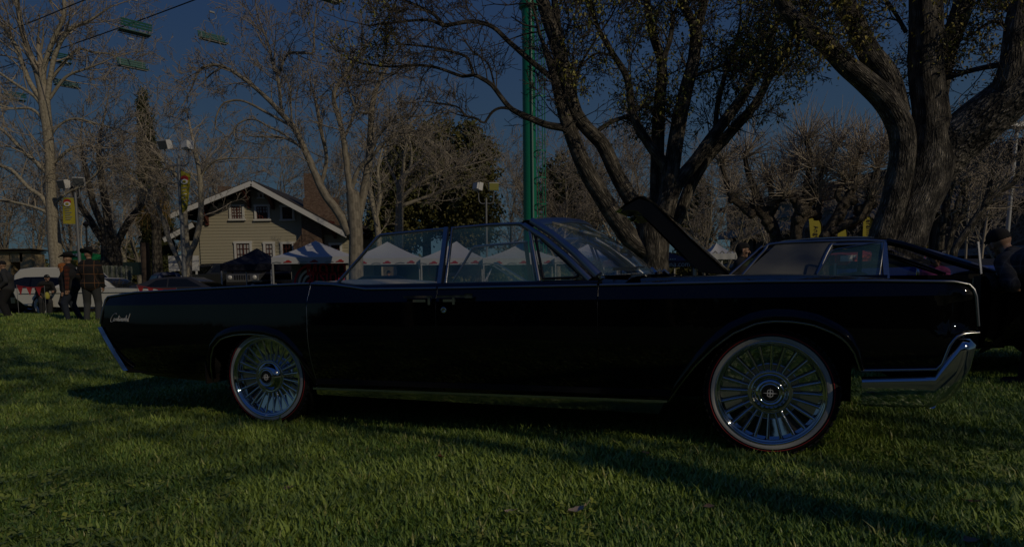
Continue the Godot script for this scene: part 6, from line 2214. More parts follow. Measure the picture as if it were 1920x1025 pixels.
func make_lift() -> void:
	M.slat = paint(0.008, 0.115, 0.09, 0.5)
	M.hanger = paint(0.36, 0.37, 0.37, 0.4)
	# cables
	var runs := [[[420, -22, 24.0], [360, 1, 26.0], [220, 53, 30.0], [93, 97, 35.0], [-40, 140, 42.0]], [[200, -15, 26.0], [152, 2, 28.0], [60, 40, 32.0], [-40, 78, 37.0]]]
	for k in 2:
		var p := []
		for q in runs[k]: p.append(at(q[0], q[1], q[2]))
		var s := smooth_path(p)
		var b := MB.new()
		b.tube(s, even(s, 0.022), 6)
		tag(put("lift_cable", b, M.black), ["lower steel cable of the chair lift crossing the left sky", "upper steel cable of the chair lift in the left corner"][k], "cable")
	# one chair, facing +z: two slatted boards for the seat, three for the back, white frame and hanger
	var c := Node3D.new()
	var fr := MB.new()
	for x in [-0.5, 0.5]:
		fr.tube(PackedVector3Array([Vector3(x * 0.8, 0.95, -0.12), Vector3(x, 0.5, -0.28), Vector3(x, 0.02, -0.2), Vector3(x, -0.03, 0.28)]), PackedFloat32Array([0.008, 0.008, 0.010, 0.010]), 6, true)
		fr.tube(PackedVector3Array([Vector3(x * 1.28, 0.25, -0.24), Vector3(x * 1.28, 0.27, 0.15), Vector3(x * 1.28, -0.02, 0.28)]), PackedFloat32Array([0.014, 0.014, 0.014]), 5, true)
	fr.pipe(Vector3(-0.4, 0.95, -0.12), Vector3(0.4, 0.95, -0.12), 0.011, 6)
	fr.tube(smooth_path([Vector3(0.0, 0.95, -0.12), Vector3(0.0, 1.05, -0.12), Vector3(0.2, 1.2, -0.12), Vector3(0.18, 1.36, -0.12), Vector3(0.0, 1.42, -0.12)], 0.06), even(smooth_path([Vector3(0.0, 0.95, -0.12), Vector3(0.0, 1.05, -0.12), Vector3(0.2, 1.2, -0.12), Vector3(0.18, 1.36, -0.12), Vector3(0.0, 1.42, -0.12)], 0.06), 0.014), 6)
	fr.pipe(Vector3(-0.6, -0.05, 0.25), Vector3(0.6, -0.05, 0.25), 0.018, 6)
	put("frame", fr, M.hanger, c)
	for q in [[0.02, 0.2, 0.15], [0.02, 0.02, 0.13], [0.03, -0.14, 0.13]]:
		var s := MB.new()
		s.box(Vector3(0, q[0], q[1]), Vector3(1.3, 0.035, q[2]))
		put("seat_slat", s, M.slat, c)
	for q in [[0.2, -0.25], [0.31, -0.275], [0.42, -0.30]]:
		var s := MB.new()
		s.box(Vector3(0, q[0], q[1]), Vector3(1.3, 0.085, 0.03), Basis(Vector3(1, 0, 0), -0.2))
		put("back_slat", s, M.slat, c)
	var grip := MB.new()
	grip.box(Vector3(0.0, 1.44, -0.12), Vector3(0.24, 0.07, 0.09))
	put("grip", grip, M.hanger, c)
	var spots := [[252, 62, 28.0, 3.5, "green slatted lift chair seen from behind, on the cable near the top left"], [400, 78, 30.0, 0.35, "green lift chair hanging alone, furthest right in the left sky"], [249, 128, 30.0, 0.35, "green lift chair below the cable, above the cypress"], [109, 116, 36.0, 3.5, "green lift chair behind the left sycamore's upper limbs"], [125, 163, 36.0, 0.35, "green lift chair half hidden by twigs, below the sycamore's fork"], [26, 187, 42.0, 3.5, "distant lift chair at the left edge behind branches"], [606, -2, 23.0, 0.35, "green lift chair cut by the top edge, over the arching tree"]]
	for k in spots.size():
		var s = spots[k]
		var o: Node3D = c.duplicate()
		o.name = numbered("lift_chair")
		add_child(o)
		o.transform = Transform3D(Basis(Vector3(0, 0, 1), -0.02) * (Basis(Vector3.UP, s[3] + 0.42)).scaled(Vector3.ONE * 0.86) , at(s[0], s[1], s[2]))
		tag_only(o, s[4], "lift chair", "chairs of the chair lift")
	c.free()

func feather(label: String, edge: Array, d: float, words: String, tx: float, ty: float, size: float) -> void:   # edge: outline pixels, pole side first
	var f := at(edge[0][0], 520, d)
	var t := thing("feather_flag", label, "flag", Transform3D(Basis(), on_ground(f.x, -d)), "yellow feather flags")
	var p := PackedVector2Array()
	for q in edge:
		var w := at(q[0], q[1], d) - t.position
		p.append(Vector2(w.x, w.y))
	var b := MB.new()
	b.slab(p, Transform3D(), 0.012)
	put("cloth", b, M.banner, t)
	var pl := MB.new()
	var pts := [Vector3(p[0].x + 0.02, 0, 0.01), Vector3(p[0].x + 0.02, p[0].y, 0.01)]
	for k in range(1, edge.size() / 2): pts.append(Vector3(p[k].x, p[k].y, 0.01))
	var s := smooth_path(pts)
	pl.tube(s, even(s, 0.018), 6)
	put("pole", pl, M.black, t)
	if words != "":
		put("print", text_mesh(words, size), M.black, t, Transform3D(Basis(Vector3(0, 0, 1), -PI / 2 + 0.06), at(tx, ty, d) - t.position + Vector3(0, 0, 0.014)))

func make_flags() -> void:
	feather("yellow feather flag beside the burled pollard, partly behind a clubbed limb", [[1541, 470], [1541.5, 440], [1541, 420], [1536, 410], [1528, 405.5], [1517, 404], [1519, 430], [1523, 470]], 26.0, "Angel", 1531, 437, 0.22)
	feather("yellow feather flag between the pollards, mostly hidden by a dark limb", [[1589.5, 470], [1589, 435], [1586, 424], [1580, 421], [1573, 425], [1568, 470]], 27.0, "", 0, 0, 0)
	feather("yellow feather flag touching the oak's left side", [[1634, 470], [1637, 430], [1640, 418], [1636, 408], [1629, 404.5], [1620, 408], [1618.5, 440], [1619, 470]], 25.0, "Ceramic C", 1629.5, 430, 0.22)
	feather("yellow feather flag right of the oak's foot", [[1740, 480], [1740.5, 440], [1739, 420], [1734, 412], [1728, 416], [1727, 450], [1728, 480]], 23.0, "", 0, 0, 0)
	feather("dull yellow flag at the left of the burled pollard", [[1492, 470], [1492, 440], [1490, 418], [1486, 413], [1483, 420], [1483, 470]], 27.0, "", 0, 0, 0)
	# red pennants on a line before the parked cars
	for run in [[[30, 535], [82, 537], 24.6, 3, "line of small red pennants in front of the black hatchback"], [[256, 535], [330, 541], 24.6, 4, "line of small red pennants just above the convertible's boot"]]:
		var a := at(run[0][0], run[0][1], run[2])
		var c := at(run[1][0], run[1][1], run[2])
		var t := thing("pennant_line", run[4], "pennants", Transform3D(Basis(), a))
		var b := MB.new()
		var pts := PackedVector3Array()
		for k in 9: pts.append((c - a) * (k / 8.0) + Vector3(0, -0.05 * sin(PI * k / 8.0), 0))
		b.tube(pts, even(pts, 0.012), 5)
		put("cord", b, M.logo_red, t)
		for k in run[3]:
			var m := MB.new()
			var q: Vector3 = (c - a) * ((k + 0.35) / run[3])
			m.slab(PackedVector2Array([Vector2(-0.10, 0), Vector2(0.10, 0), Vector2(0.01, -0.30)]), Transform3D(Basis(Vector3.UP, 0.2 * (k % 2)), q + Vector3(0, -0.05, 0)), 0.006)
			put("pennant", m, M.logo_red, t)
		for e in [Vector3.ZERO, c - a]:
			var pb := MB.new()
			pb.pipe(e + Vector3(0, 0.03, 0), Vector3(e.x, ground(a.x + e.x, a.z) - a.y, e.z), 0.009, 6)
			put("post", pb, M.grey_metal, t)

# ---------------------------------------------------------------- other vehicles
func wheel_small(parent: Node3D, at_: Vector3, r: float, w: float, side: float, white: float, rim_m: Material) -> void:
	var o := Node3D.new(); o.name = "wheel"; parent.add_child(o, true)
	o.transform = Transform3D(Basis(Vector3(side, 0, 0), Vector3(0, 0, side), Vector3(0, -1, 0)), at_)
	var t := MB.new()
	t.lathe([Vector2(r * 0.62, -w), Vector2(r * 0.95, -w), Vector2(r, -w * 0.85), Vector2(r, -w * 0.15), Vector2(r * 0.95, 0.0), Vector2(r * 0.62, 0.0)], 28, Transform3D(), true)
	put("tyre", t, M.rubber, o)
	if white > 0.0:
		var ww := MB.new()
		ww.lathe([Vector2(r * white, 0.012), Vector2(r * 0.9, 0.010), Vector2(r * 0.92, -0.01)], 28, Transform3D())
		put("whitewall", ww, M.whitewall, o)
	var rm := MB.new()
	rm.lathe([Vector2(r * 0.64, 0.0), Vector2(r * 0.60, 0.02), Vector2(r * 0.55, -0.03), Vector2(r * 0.3, -0.02), Vector2(r * 0.2, 0.02), Vector2(0.0, 0.03)], 24, Transform3D(), true)
	put("rim", rm, rim_m, o)

func side_slab(t: Node3D, called: String, prof: Array, half0: float, half1: float, m: Material) -> MeshInstance3D:
	# outline in (x, y) swept across the width; half0 is the half width at the lowest point, half1 at the highest; corners rounded
	var p := PackedVector2Array()
	for q in prof: p.append(Vector2(q[0], q[1]))
	if Geometry2D.is_polygon_clockwise(p): p.reverse()
	var lo := 1e9
	var hi := -1e9
	var c := Vector2.ZERO
	for q in p:
		lo = minf(lo, q.y); hi = maxf(hi, q.y); c += q
	c /= p.size()
	var b := MB.new()
	var m2 := p.size()
	var layers := []
	for s in [[-1.0, 1.0, 0.05], [-1.0, 0.985, 0.015], [-1.0, 0.94, 0.0], [1.0, 0.94, 0.0], [1.0, 0.985, 0.015], [1.0, 1.0, 0.05]]:
		var r := PackedVector3Array()
		for i in m2 + 1:
			var q := p[i % m2]
			var hw := lerpf(half0, half1, (q.y - lo) / (hi - lo))
			var d: Vector2 = (c - q).normalized() * s[2]
			r.append(Vector3(q.x + d.x, q.y + d.y, s[0] * s[1] * hw))
		layers.append(r)
	b.grid(layers, true, true)
	var tri := Geometry2D.triangulate_polygon(p)
	for e in [0, 5]:
		for i in range(0, tri.size(), 3):
			var a: Vector3 = layers[e][tri[i]]
			var b2: Vector3 = layers[e][tri[i + 1]]
			var c2: Vector3 = layers[e][tri[i + 2]]
			var up := (b2 - a).cross(c2 - a).z
			if (up > 0.0) == (e == 5): b.face(a, b2, c2)
			else: b.face(a, c2, b2)
	return put(called, b, m, t)

func side_panes(t: Node3D, panes: Array, prof_lo: float, prof_hi: float, half0: float, half1: float, m: Material) -> void:
	for pn in panes:
		for s in [-1.0, 1.0]:
			var b := MB.new()
			var pts := []
			for q in pn:
				var hw := lerpf(half0, half1, (q[1] - prof_lo) / (prof_hi - prof_lo))
				pts.append(Vector3(q[0], q[1], s * (hw + 0.006)))
			if s > 0: pts.reverse()
			for i in range(1, pts.size() - 1): b.face(pts[0], pts[i], pts[i + 1])
			put("window", b, m, t)

func vehicle(called: String, label: String, cat: String, xf: Transform3D, lower: Array, green: Array, panes: Array, hw: float, m: Material, roof_m: Material, axles: Array, wr: float, white := 0.0) -> Node3D:
	# x forward, y up; lower body outline, greenhouse outline, side windows
	var t := thing(called, label, cat, xf)
	side_slab(t, "body", lower, hw * 0.97, hw, m)
	if green.size() > 0:
		var lo := 1e9
		var hi := -1e9
		for q in green: lo = minf(lo, q[1]); hi = maxf(hi, q[1])
		side_slab(t, "roof", green, hw * 0.93, hw * 0.74, roof_m)
		side_panes(t, panes, lo, hi, hw * 0.93, hw * 0.74, M.dark_glass)
	for a in axles:
		for s in [-1.0, 1.0]:
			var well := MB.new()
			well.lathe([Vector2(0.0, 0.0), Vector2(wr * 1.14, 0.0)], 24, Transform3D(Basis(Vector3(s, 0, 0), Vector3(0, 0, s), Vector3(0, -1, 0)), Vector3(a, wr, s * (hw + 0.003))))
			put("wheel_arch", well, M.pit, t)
			wheel_small(t, Vector3(a, wr, s * (hw + 0.02)), wr, 0.2, s, white, M.steel)
	return t

func end_panes(t: Node3D, quads: Array, m: Material) -> void:       # windscreens and back windows given by four points
	for q in quads:
		var b := MB.new()
		b.quad(q[0], q[1], q[2], q[3])
		put("windscreen", b, m, t)

func lights(t: Node3D, x: float, y: float, z: float, r: float, dir: float, m: Material, called := "headlight") -> void:
	for s in [-1.0, 1.0]:
		var b := MB.new()
		b.lathe([Vector2(r, 0.0), Vector2(r * 0.9, 0.03), Vector2(0.0, 0.05)], 16, Transform3D(Basis(Vector3(0, 0, 1), -PI / 2 * dir), Vector3(x, y, s * z)), true)
		put(called, b, m, t)

func bar(t: Node3D, called: String, c: Vector3, s: Vector3, m: Material) -> void:
	var b := MB.new()
	b.box(c, s)
	put(called, b, m, t)

func heading(px: float, d: float, yaw: float) -> Transform3D:       # yaw 0: facing right in the picture
	var p := at(px, 540, d)
	return Transform3D(Basis(Vector3.UP, yaw), on_ground(p.x, p.z))

func make_vehicles() -> void:
	make_sedan()
	var tail := paint(0.25, 0.01, 0.01, 0.3)
	var lamp := paint(0.7, 0.7, 0.68, 0.15)
	# white hardtop on the road, tail towards the left
	var w := vehicle("hardtop_car", "white classic two-door hardtop with whitewall tyres, behind the cowboys", "car", heading(184, 26.2, -0.06), [[-2.62, 0.62], [-2.70, 0.86], [-2.66, 1.0], [-1.2, 1.02], [0.9, 0.98], [2.4, 0.92], [2.62, 0.86], [2.66, 0.55], [2.5, 0.3], [1.0, 0.27], [-1.0, 0.27], [-2.3, 0.36]], [[-1.25, 1.0], [-0.62, 1.33], [-0.3, 1.37], [0.40, 1.37], [0.62, 1.33], [1.30, 0.98]], [[[-0.55, 1.03], [-0.42, 1.28], [0.02, 1.31], [0.02, 1.03]], [[0.06, 1.03], [0.06, 1.31], [0.42, 1.31], [0.50, 1.03]], [[0.54, 1.03], [0.48, 1.29], [0.60, 1.28], [0.92, 1.03]]], 0.95, M.ivory, M.ivory, [-1.55, 1.55], 0.36, 0.62)
	end_panes(w, [[Vector3(1.28, 1.0, 0.80), Vector3(1.28, 1.0, -0.80), Vector3(0.66, 1.325, -0.62), Vector3(0.66, 1.325, 0.62)], [Vector3(-1.24, 1.02, -0.80), Vector3(-1.24, 1.02, 0.80), Vector3(-0.64, 1.325, 0.62), Vector3(-0.64, 1.325, -0.62)]], M.dark_glass)
	for s in [-1.0, 1.0]: bar(w, "side_trim", Vector3(0.0, 0.80, s * 0.957), Vector3(4.9, 0.022, 0.012), M.steel)
	bar(w, "bumper", Vector3(-2.72, 0.56, 0), Vector3(0.16, 0.22, 1.86), M.chrome)
	bar(w, "bumper", Vector3(2.70, 0.45, 0), Vector3(0.16, 0.2, 1.86), M.chrome)
	lights(w, -2.70, 0.88, 0.78, 0.09, -1.0, tail, "tail_light")
	lights(w, 2.64, 0.72, 0.7, 0.1, 1.0, lamp)
	# black hatchback at the left
	var hb := vehicle("hatchback_car", "black hatchback with its bonnet towards the left, left of the bending woman", "car", heading(60, 27.6, PI + 0.06), [[-1.9, 0.45], [-1.98, 0.8], [-1.9, 1.0], [0.6, 0.98], [1.5, 0.86], [1.9, 0.7], [1.95, 0.4], [1.6, 0.24], [-1.6, 0.24]], [[-1.8, 0.98], [-1.35, 1.40], [-0.9, 1.47], [-0.1, 1.46], [0.35, 1.34], [1.05, 0.96]], [[[-1.2, 1.02], [-0.95, 1.38], [-0.42, 1.40], [-0.42, 1.02]], [[-0.36, 1.02], [-0.36, 1.40], [-0.05, 1.39], [0.3, 1.27], [0.72, 1.02]]], 0.88, M.paint, M.paint, [-1.25, 1.25], 0.33)
	lights(hb, -1.95, 0.85, 0.7, 0.09, -1.0, tail, "tail_light")
	lights(hb, 1.88, 0.66, 0.66, 0.09, 1.0, lamp)
	bar(hb, "number_plate", Vector3(-1.99, 0.7, 0), Vector3(0.02, 0.12, 0.5), M.whitewall)
	# white van behind
	var vn := vehicle("panel_van", "rounded white van showing its upper body between the woman and the left cowboy", "van", heading(128, 30.5, 0.0), [[-1.75, 0.4], [-1.8, 1.2], [-1.72, 1.62], [-1.45, 1.86], [-0.9, 1.93], [0.9, 1.92], [1.5, 1.25], [2.3, 1.05], [2.4, 0.5], [2.2, 0.3], [-1.6, 0.3]], [], [], 0.95, M.ivory, M.ivory, [-1.1, 1.6], 0.34)
	end_panes(vn, [[Vector3(1.52, 1.28, 0.8), Vector3(1.52, 1.28, -0.8), Vector3(0.95, 1.86, -0.72), Vector3(0.95, 1.86, 0.72)]], M.dark_glass)
	lights(vn, 2.36, 0.8, 0.7, 0.1, 1.0, lamp)
	# metallic sedan seen over the boot
	var gp := paint(0.10, 0.095, 0.09, 0.25, 0.6)
	vehicle("sedan_car", "dark metallic sedan whose roof shows over the convertible's boot", "car", heading(345, 26.6, 0.03), [[-2.2, 0.4], [-2.25, 0.8], [-1.9, 0.95], [1.0, 0.95], [2.2, 0.75], [2.3, 0.45], [2.0, 0.25], [-2.0, 0.25]], [[-1.85, 0.92], [-0.85, 1.30], [-0.2, 1.37], [0.5, 1.35], [1.45, 0.93]], [[[-1.1, 0.98], [-0.72, 1.24], [-0.3, 1.29], [-0.3, 0.98]], [[-0.25, 0.98], [-0.25, 1.29], [0.42, 1.28], [1.0, 0.98]]], 0.9, gp, gp, [-1.35, 1.4], 0.33)
	# blue old pickup, three-quarter view
	var bl := paint(0.015, 0.035, 0.12, 0.15)
	bl.clearcoat_enabled = true
	var bp := vehicle("pickup_truck", "old dark blue pickup with round fenders, left of the banner lamp post", "truck", heading(312, 34.0, PI + 0.75), [[-2.3, 0.5], [-2.3, 1.05], [-0.5, 1.08], [0.55, 1.12], [1.6, 1.05], [1.8, 0.9], [1.8, 0.5], [1.5, 0.4], [-2.0, 0.4]], [[-0.55, 1.08], [-0.5, 1.66], [-0.2, 1.76], [0.3, 1.74], [0.5, 1.62], [0.75, 1.1]], [[[-0.3, 1.15], [-0.28, 1.6], [0.3, 1.6], [0.5, 1.15]]], 0.72, bl, bl, [-1.5, 1.35], 0.37, 0.7)
	end_panes(bp, [[Vector3(0.76, 1.14, 0.62), Vector3(0.76, 1.14, -0.62), Vector3(0.53, 1.6, -0.54), Vector3(0.53, 1.6, 0.54)], [Vector3(-0.57, 1.2, -0.55), Vector3(-0.57, 1.2, 0.55), Vector3(-0.52, 1.58, 0.5), Vector3(-0.52, 1.58, -0.5)]], paint(0.12, 0.2, 0.2, 0.1))
	for s in [-1.0, 1.0]:
		var fb := MB.new()
		var rows := []
		for i in 9:
			var r := PackedVector3Array()
			for j in 7:
				var a := PI * i / 8.0
				r.append(Vector3(1.35 - cos(a) * 0.62, 0.42 + sin(a) * 0.56, s * (0.7 + 0.26 * sin(PI * j / 6.0) + 0.0)) + Vector3(0, 0.05 * sin(PI * j / 6.0), 0))
			rows.append(r)
		fb.grid(rows, s < 0)
		put("fender", fb, bl, bp)
	lights(bp, 1.85, 0.85, 0.72, 0.13, 1.0, lamp)
	bar(bp, "grille", Vector3(1.83, 0.85, 0), Vector3(0.05, 0.45, 0.7), M.steel)
	bar(bp, "bumper", Vector3(2.0, 0.48, 0), Vector3(0.1, 0.12, 1.7), M.chrome)
	# big dark pickup on the rise, nose towards us
	var dk := paint(0.025, 0.028, 0.03, 0.25)
	var du := vehicle("pickup_truck", "big dark grey pickup facing left, right of the slim cream sycamore", "truck", heading(402, 40.5, PI + 0.95), [[-2.6, 0.6], [-2.6, 1.25], [-0.9, 1.27], [0.8, 1.3], [2.3, 1.2], [2.45, 1.0], [2.45, 0.55], [2.2, 0.45], [-2.4, 0.45]], [[-0.95, 1.25], [-0.8, 1.82], [-0.5, 1.92], [0.35, 1.9], [1.05, 1.3]], [[[-0.7, 1.35], [-0.6, 1.78], [-0.1, 1.8], [-0.1, 1.35]], [[-0.02, 1.35], [-0.02, 1.8], [0.3, 1.78], [0.75, 1.35]]], 0.98, dk, dk, [-1.7, 1.7], 0.42)
	end_panes(du, [[Vector3(1.08, 1.33, 0.84), Vector3(1.08, 1.33, -0.84), Vector3(0.4, 1.84, -0.72), Vector3(0.4, 1.84, 0.72)]], M.dark_glass)
	lights(du, 2.44, 1.0, 0.78, 0.17, 1.0, lamp)
	bar(du, "bumper", Vector3(2.5, 0.62, 0), Vector3(0.16, 0.22, 1.9), M.chrome)
	bar(du, "grille", Vector3(2.45, 0.95, 0), Vector3(0.06, 0.36, 1.1), M.steel)
	# off-road car with slotted grille under the black canopy
	var su := vehicle("off_road_car", "grey off-road car with a slotted grille under the black canopy", "car", heading(471, 41.0, -PI / 2 + 0.12), [[-1.9, 0.5], [-1.9, 1.15], [0.9, 1.18], [1.9, 1.12], [1.95, 0.6], [1.8, 0.5]], [[-1.85, 1.15], [-1.8, 1.75], [0.55, 1.75], [0.85, 1.15]], [[[-1.6, 1.25], [-1.6, 1.65], [-0.5, 1.65], [-0.5, 1.25]], [[-0.4, 1.25], [-0.4, 1.65], [0.45, 1.65], [0.65, 1.25]]], 0.92, paint(0.09, 0.095, 0.10, 0.4), paint(0.03, 0.03, 0.032, 0.6), [-1.2, 1.25], 0.42)
	end_panes(su, [[Vector3(0.87, 1.2, 0.8), Vector3(0.87, 1.2, -0.8), Vector3(0.58, 1.7, -0.68), Vector3(0.58, 1.7, 0.68)]], M.dark_glass)
	for k in 7: bar(su, "grille_slot", Vector3(1.955, 0.95, (k - 3) * 0.13), Vector3(0.02, 0.26, 0.06), M.pit)
	lights(su, 1.93, 0.95, 0.68, 0.12, 1.0, lamp)
	bar(su, "bumper", Vector3(2.02, 0.6, 0), Vector3(0.2, 0.18, 1.7), M.black)
	var bt := vehicle("utility_truck", "black truck with bright lamps between the black canopy and the banner", "truck", heading(535, 35.0, -PI / 2 - 0.2), [[-2.0, 0.5], [-2.0, 1.3], [0.9, 1.3], [1.95, 1.22], [2.0, 0.6], [1.8, 0.5]], [[-1.0, 1.3], [-0.9, 1.85], [0.4, 1.85], [0.95, 1.3]], [[[-0.7, 1.4], [-0.7, 1.75], [0.3, 1.75], [0.6, 1.4]]], 0.95, M.black, M.black, [-1.3, 1.3], 0.42)
	lights(bt, 1.98, 1.0, 0.6, 0.13, 1.0, lamp)
	bar(bt, "light_bar", Vector3(1.99, 1.25, 0.35), Vector3(0.05, 0.08, 0.5), lamp)
	# cars seen through the windows of the convertible
	vehicle("coupe_car", "black car whose roof shows low through the rear side window", "car", heading(726, 20.0, 0.25), [[-2.1, 0.4], [-2.1, 0.85], [1.0, 0.88], [2.1, 0.8], [2.2, 0.4], [-2.0, 0.3]], [[-1.4, 0.85], [-0.7, 1.2], [0.3, 1.2], [1.1, 0.86]], [[[-0.7, 0.9], [-0.5, 1.12], [0.2, 1.12], [0.7, 0.9]]], 0.9, M.paint, M.paint, [-1.3, 1.3], 0.33)
	var ro := vehicle("roadster_car", "open white and red car behind the convertible, seen through the front side window", "car", heading(880, 15.5, 0.1), [[-2.0, 0.4], [-2.1, 0.8], [-1.9, 0.95], [-0.6, 0.97], [0.6, 0.97], [2.0, 0.88], [2.1, 0.5], [1.9, 0.3], [-1.9, 0.3]], [], [], 0.9, M.ivory, M.ivory, [-1.3, 1.3], 0.34, 0.62)
	for s in [-1.0, 1.0]: bar(ro, "side_flash", Vector3(-0.8, 0.90, s * 0.906), Vector3(1.9, 0.10, 0.012), paint(0.5, 0.03, 0.02, 0.3))
	for s in [-1.0, 1.0]:
		var pl := MB.new()
		pl.tube(PackedVector3Array([Vector3(1.25, 0.95, s * 0.78), Vector3(0.62, 1.36, s * 0.62), Vector3(0.52, 1.38, s * 0.6)]), PackedFloat32Array([0.03, 0.025, 0.025]), 8, true)
		put("windscreen_pillar", pl, M.steel, ro)
		var st := put("seat", seat_block(-0.55, -0.25, 0.6, 1.18, 0.3), M.black, ro)
		st.position.z = s * 0.42
	var hd := MB.new()
	hd.tube(PackedVector3Array([Vector3(0.55, 1.38, -0.6), Vector3(0.66, 1.40, 0.0), Vector3(0.55, 1.38, 0.6)]), PackedFloat32Array([0.028, 0.028, 0.028]), 8)
	put("windscreen_header", hd, M.steel, ro)
	end_panes(ro, [[Vector3(1.25, 0.96, 0.76), Vector3(1.25, 0.96, -0.76), Vector3(0.6, 1.37, -0.6), Vector3(0.6, 1.37, 0.6)]], M.windscreen)
	var sw := MB.new()
	var pts := PackedVector3Array()
	for k in 25: pts.append(Vector3(0.45, 1.12, -0.4) + Basis(Vector3(0, 0, 1), 1.1) * Vector3(0.19 * cos(TAU * k / 24.0), 0, 0.19 * sin(TAU * k / 24.0)))
	sw.tube(pts, even(pts, 0.012), 6)
	put("steering_wheel", sw, M.leg, ro)
	# blue utility with a black top, far right
	var ub := paint(0.008, 0.035, 0.27, 0.2)
	ub.clearcoat_enabled = true
	vehicle("utility_car", "bright blue car with a black roof beyond the sedan, left of the bent person", "car", heading(1822, 12.2, 0.33), [[-2.2, 0.45], [-2.2, 1.12], [-0.2, 1.14], [1.0, 1.10], [2.2, 0.95], [2.25, 0.5], [2.0, 0.35], [-2.0, 0.35]], [[-2.15, 1.12], [-2.1, 1.25], [0.3, 1.25], [0.6, 1.12]], [], 0.9, ub, M.black, [-1.4, 1.4], 0.38)

# ---------------------------------------------------------------- the second black car: closed roof, raised boot lid, open doors
const SED_TOP := [[-1.6, 0.80], [-1.5, 0.88], [-0.2, 0.945], [0.5, 0.955], [2.3, 0.94], [3.7, 0.91], [3.95, 0.86]]
const SED_LOW := [[-1.6, 0.5], [-1.3, 0.3], [-0.46, 0.28], [-0.4, 0.5], [-0.2, 0.63], [0.05, 0.66], [0.25, 0.6], [0.4, 0.45], [0.44, 0.28], [2.68, 0.27], [2.76, 0.42], [2.95, 0.6], [3.2, 0.68], [3.45, 0.62], [3.6, 0.45], [3.64, 0.3], [3.95, 0.35]]

func sedan_panel(side: float, s0: float, s1: float) -> MB:
	var b := MB.new()
	var rows := []
	var n := maxi(4, int((s1 - s0) / 0.06))
	for i in n + 1:
		var s := lerpf(s0, s1, float(i) / n)
		var ht := look_up(SED_TOP, s)
		var hl := look_up(SED_LOW, s)
		var r := PackedVector3Array()
		for k in 12:
			var h := lerpf(ht, hl, k / 11.0)
			r.append(Vector3(s, h, side * (0.96 - 0.06 * pow(maxf(0.0, h - 0.8) / 0.15, 2) - 0.09 * pow(maxf(0.0, 0.6 - h) / 0.35, 2))))
		rows.append(r)
	b.grid(rows, side < 0)
	return b

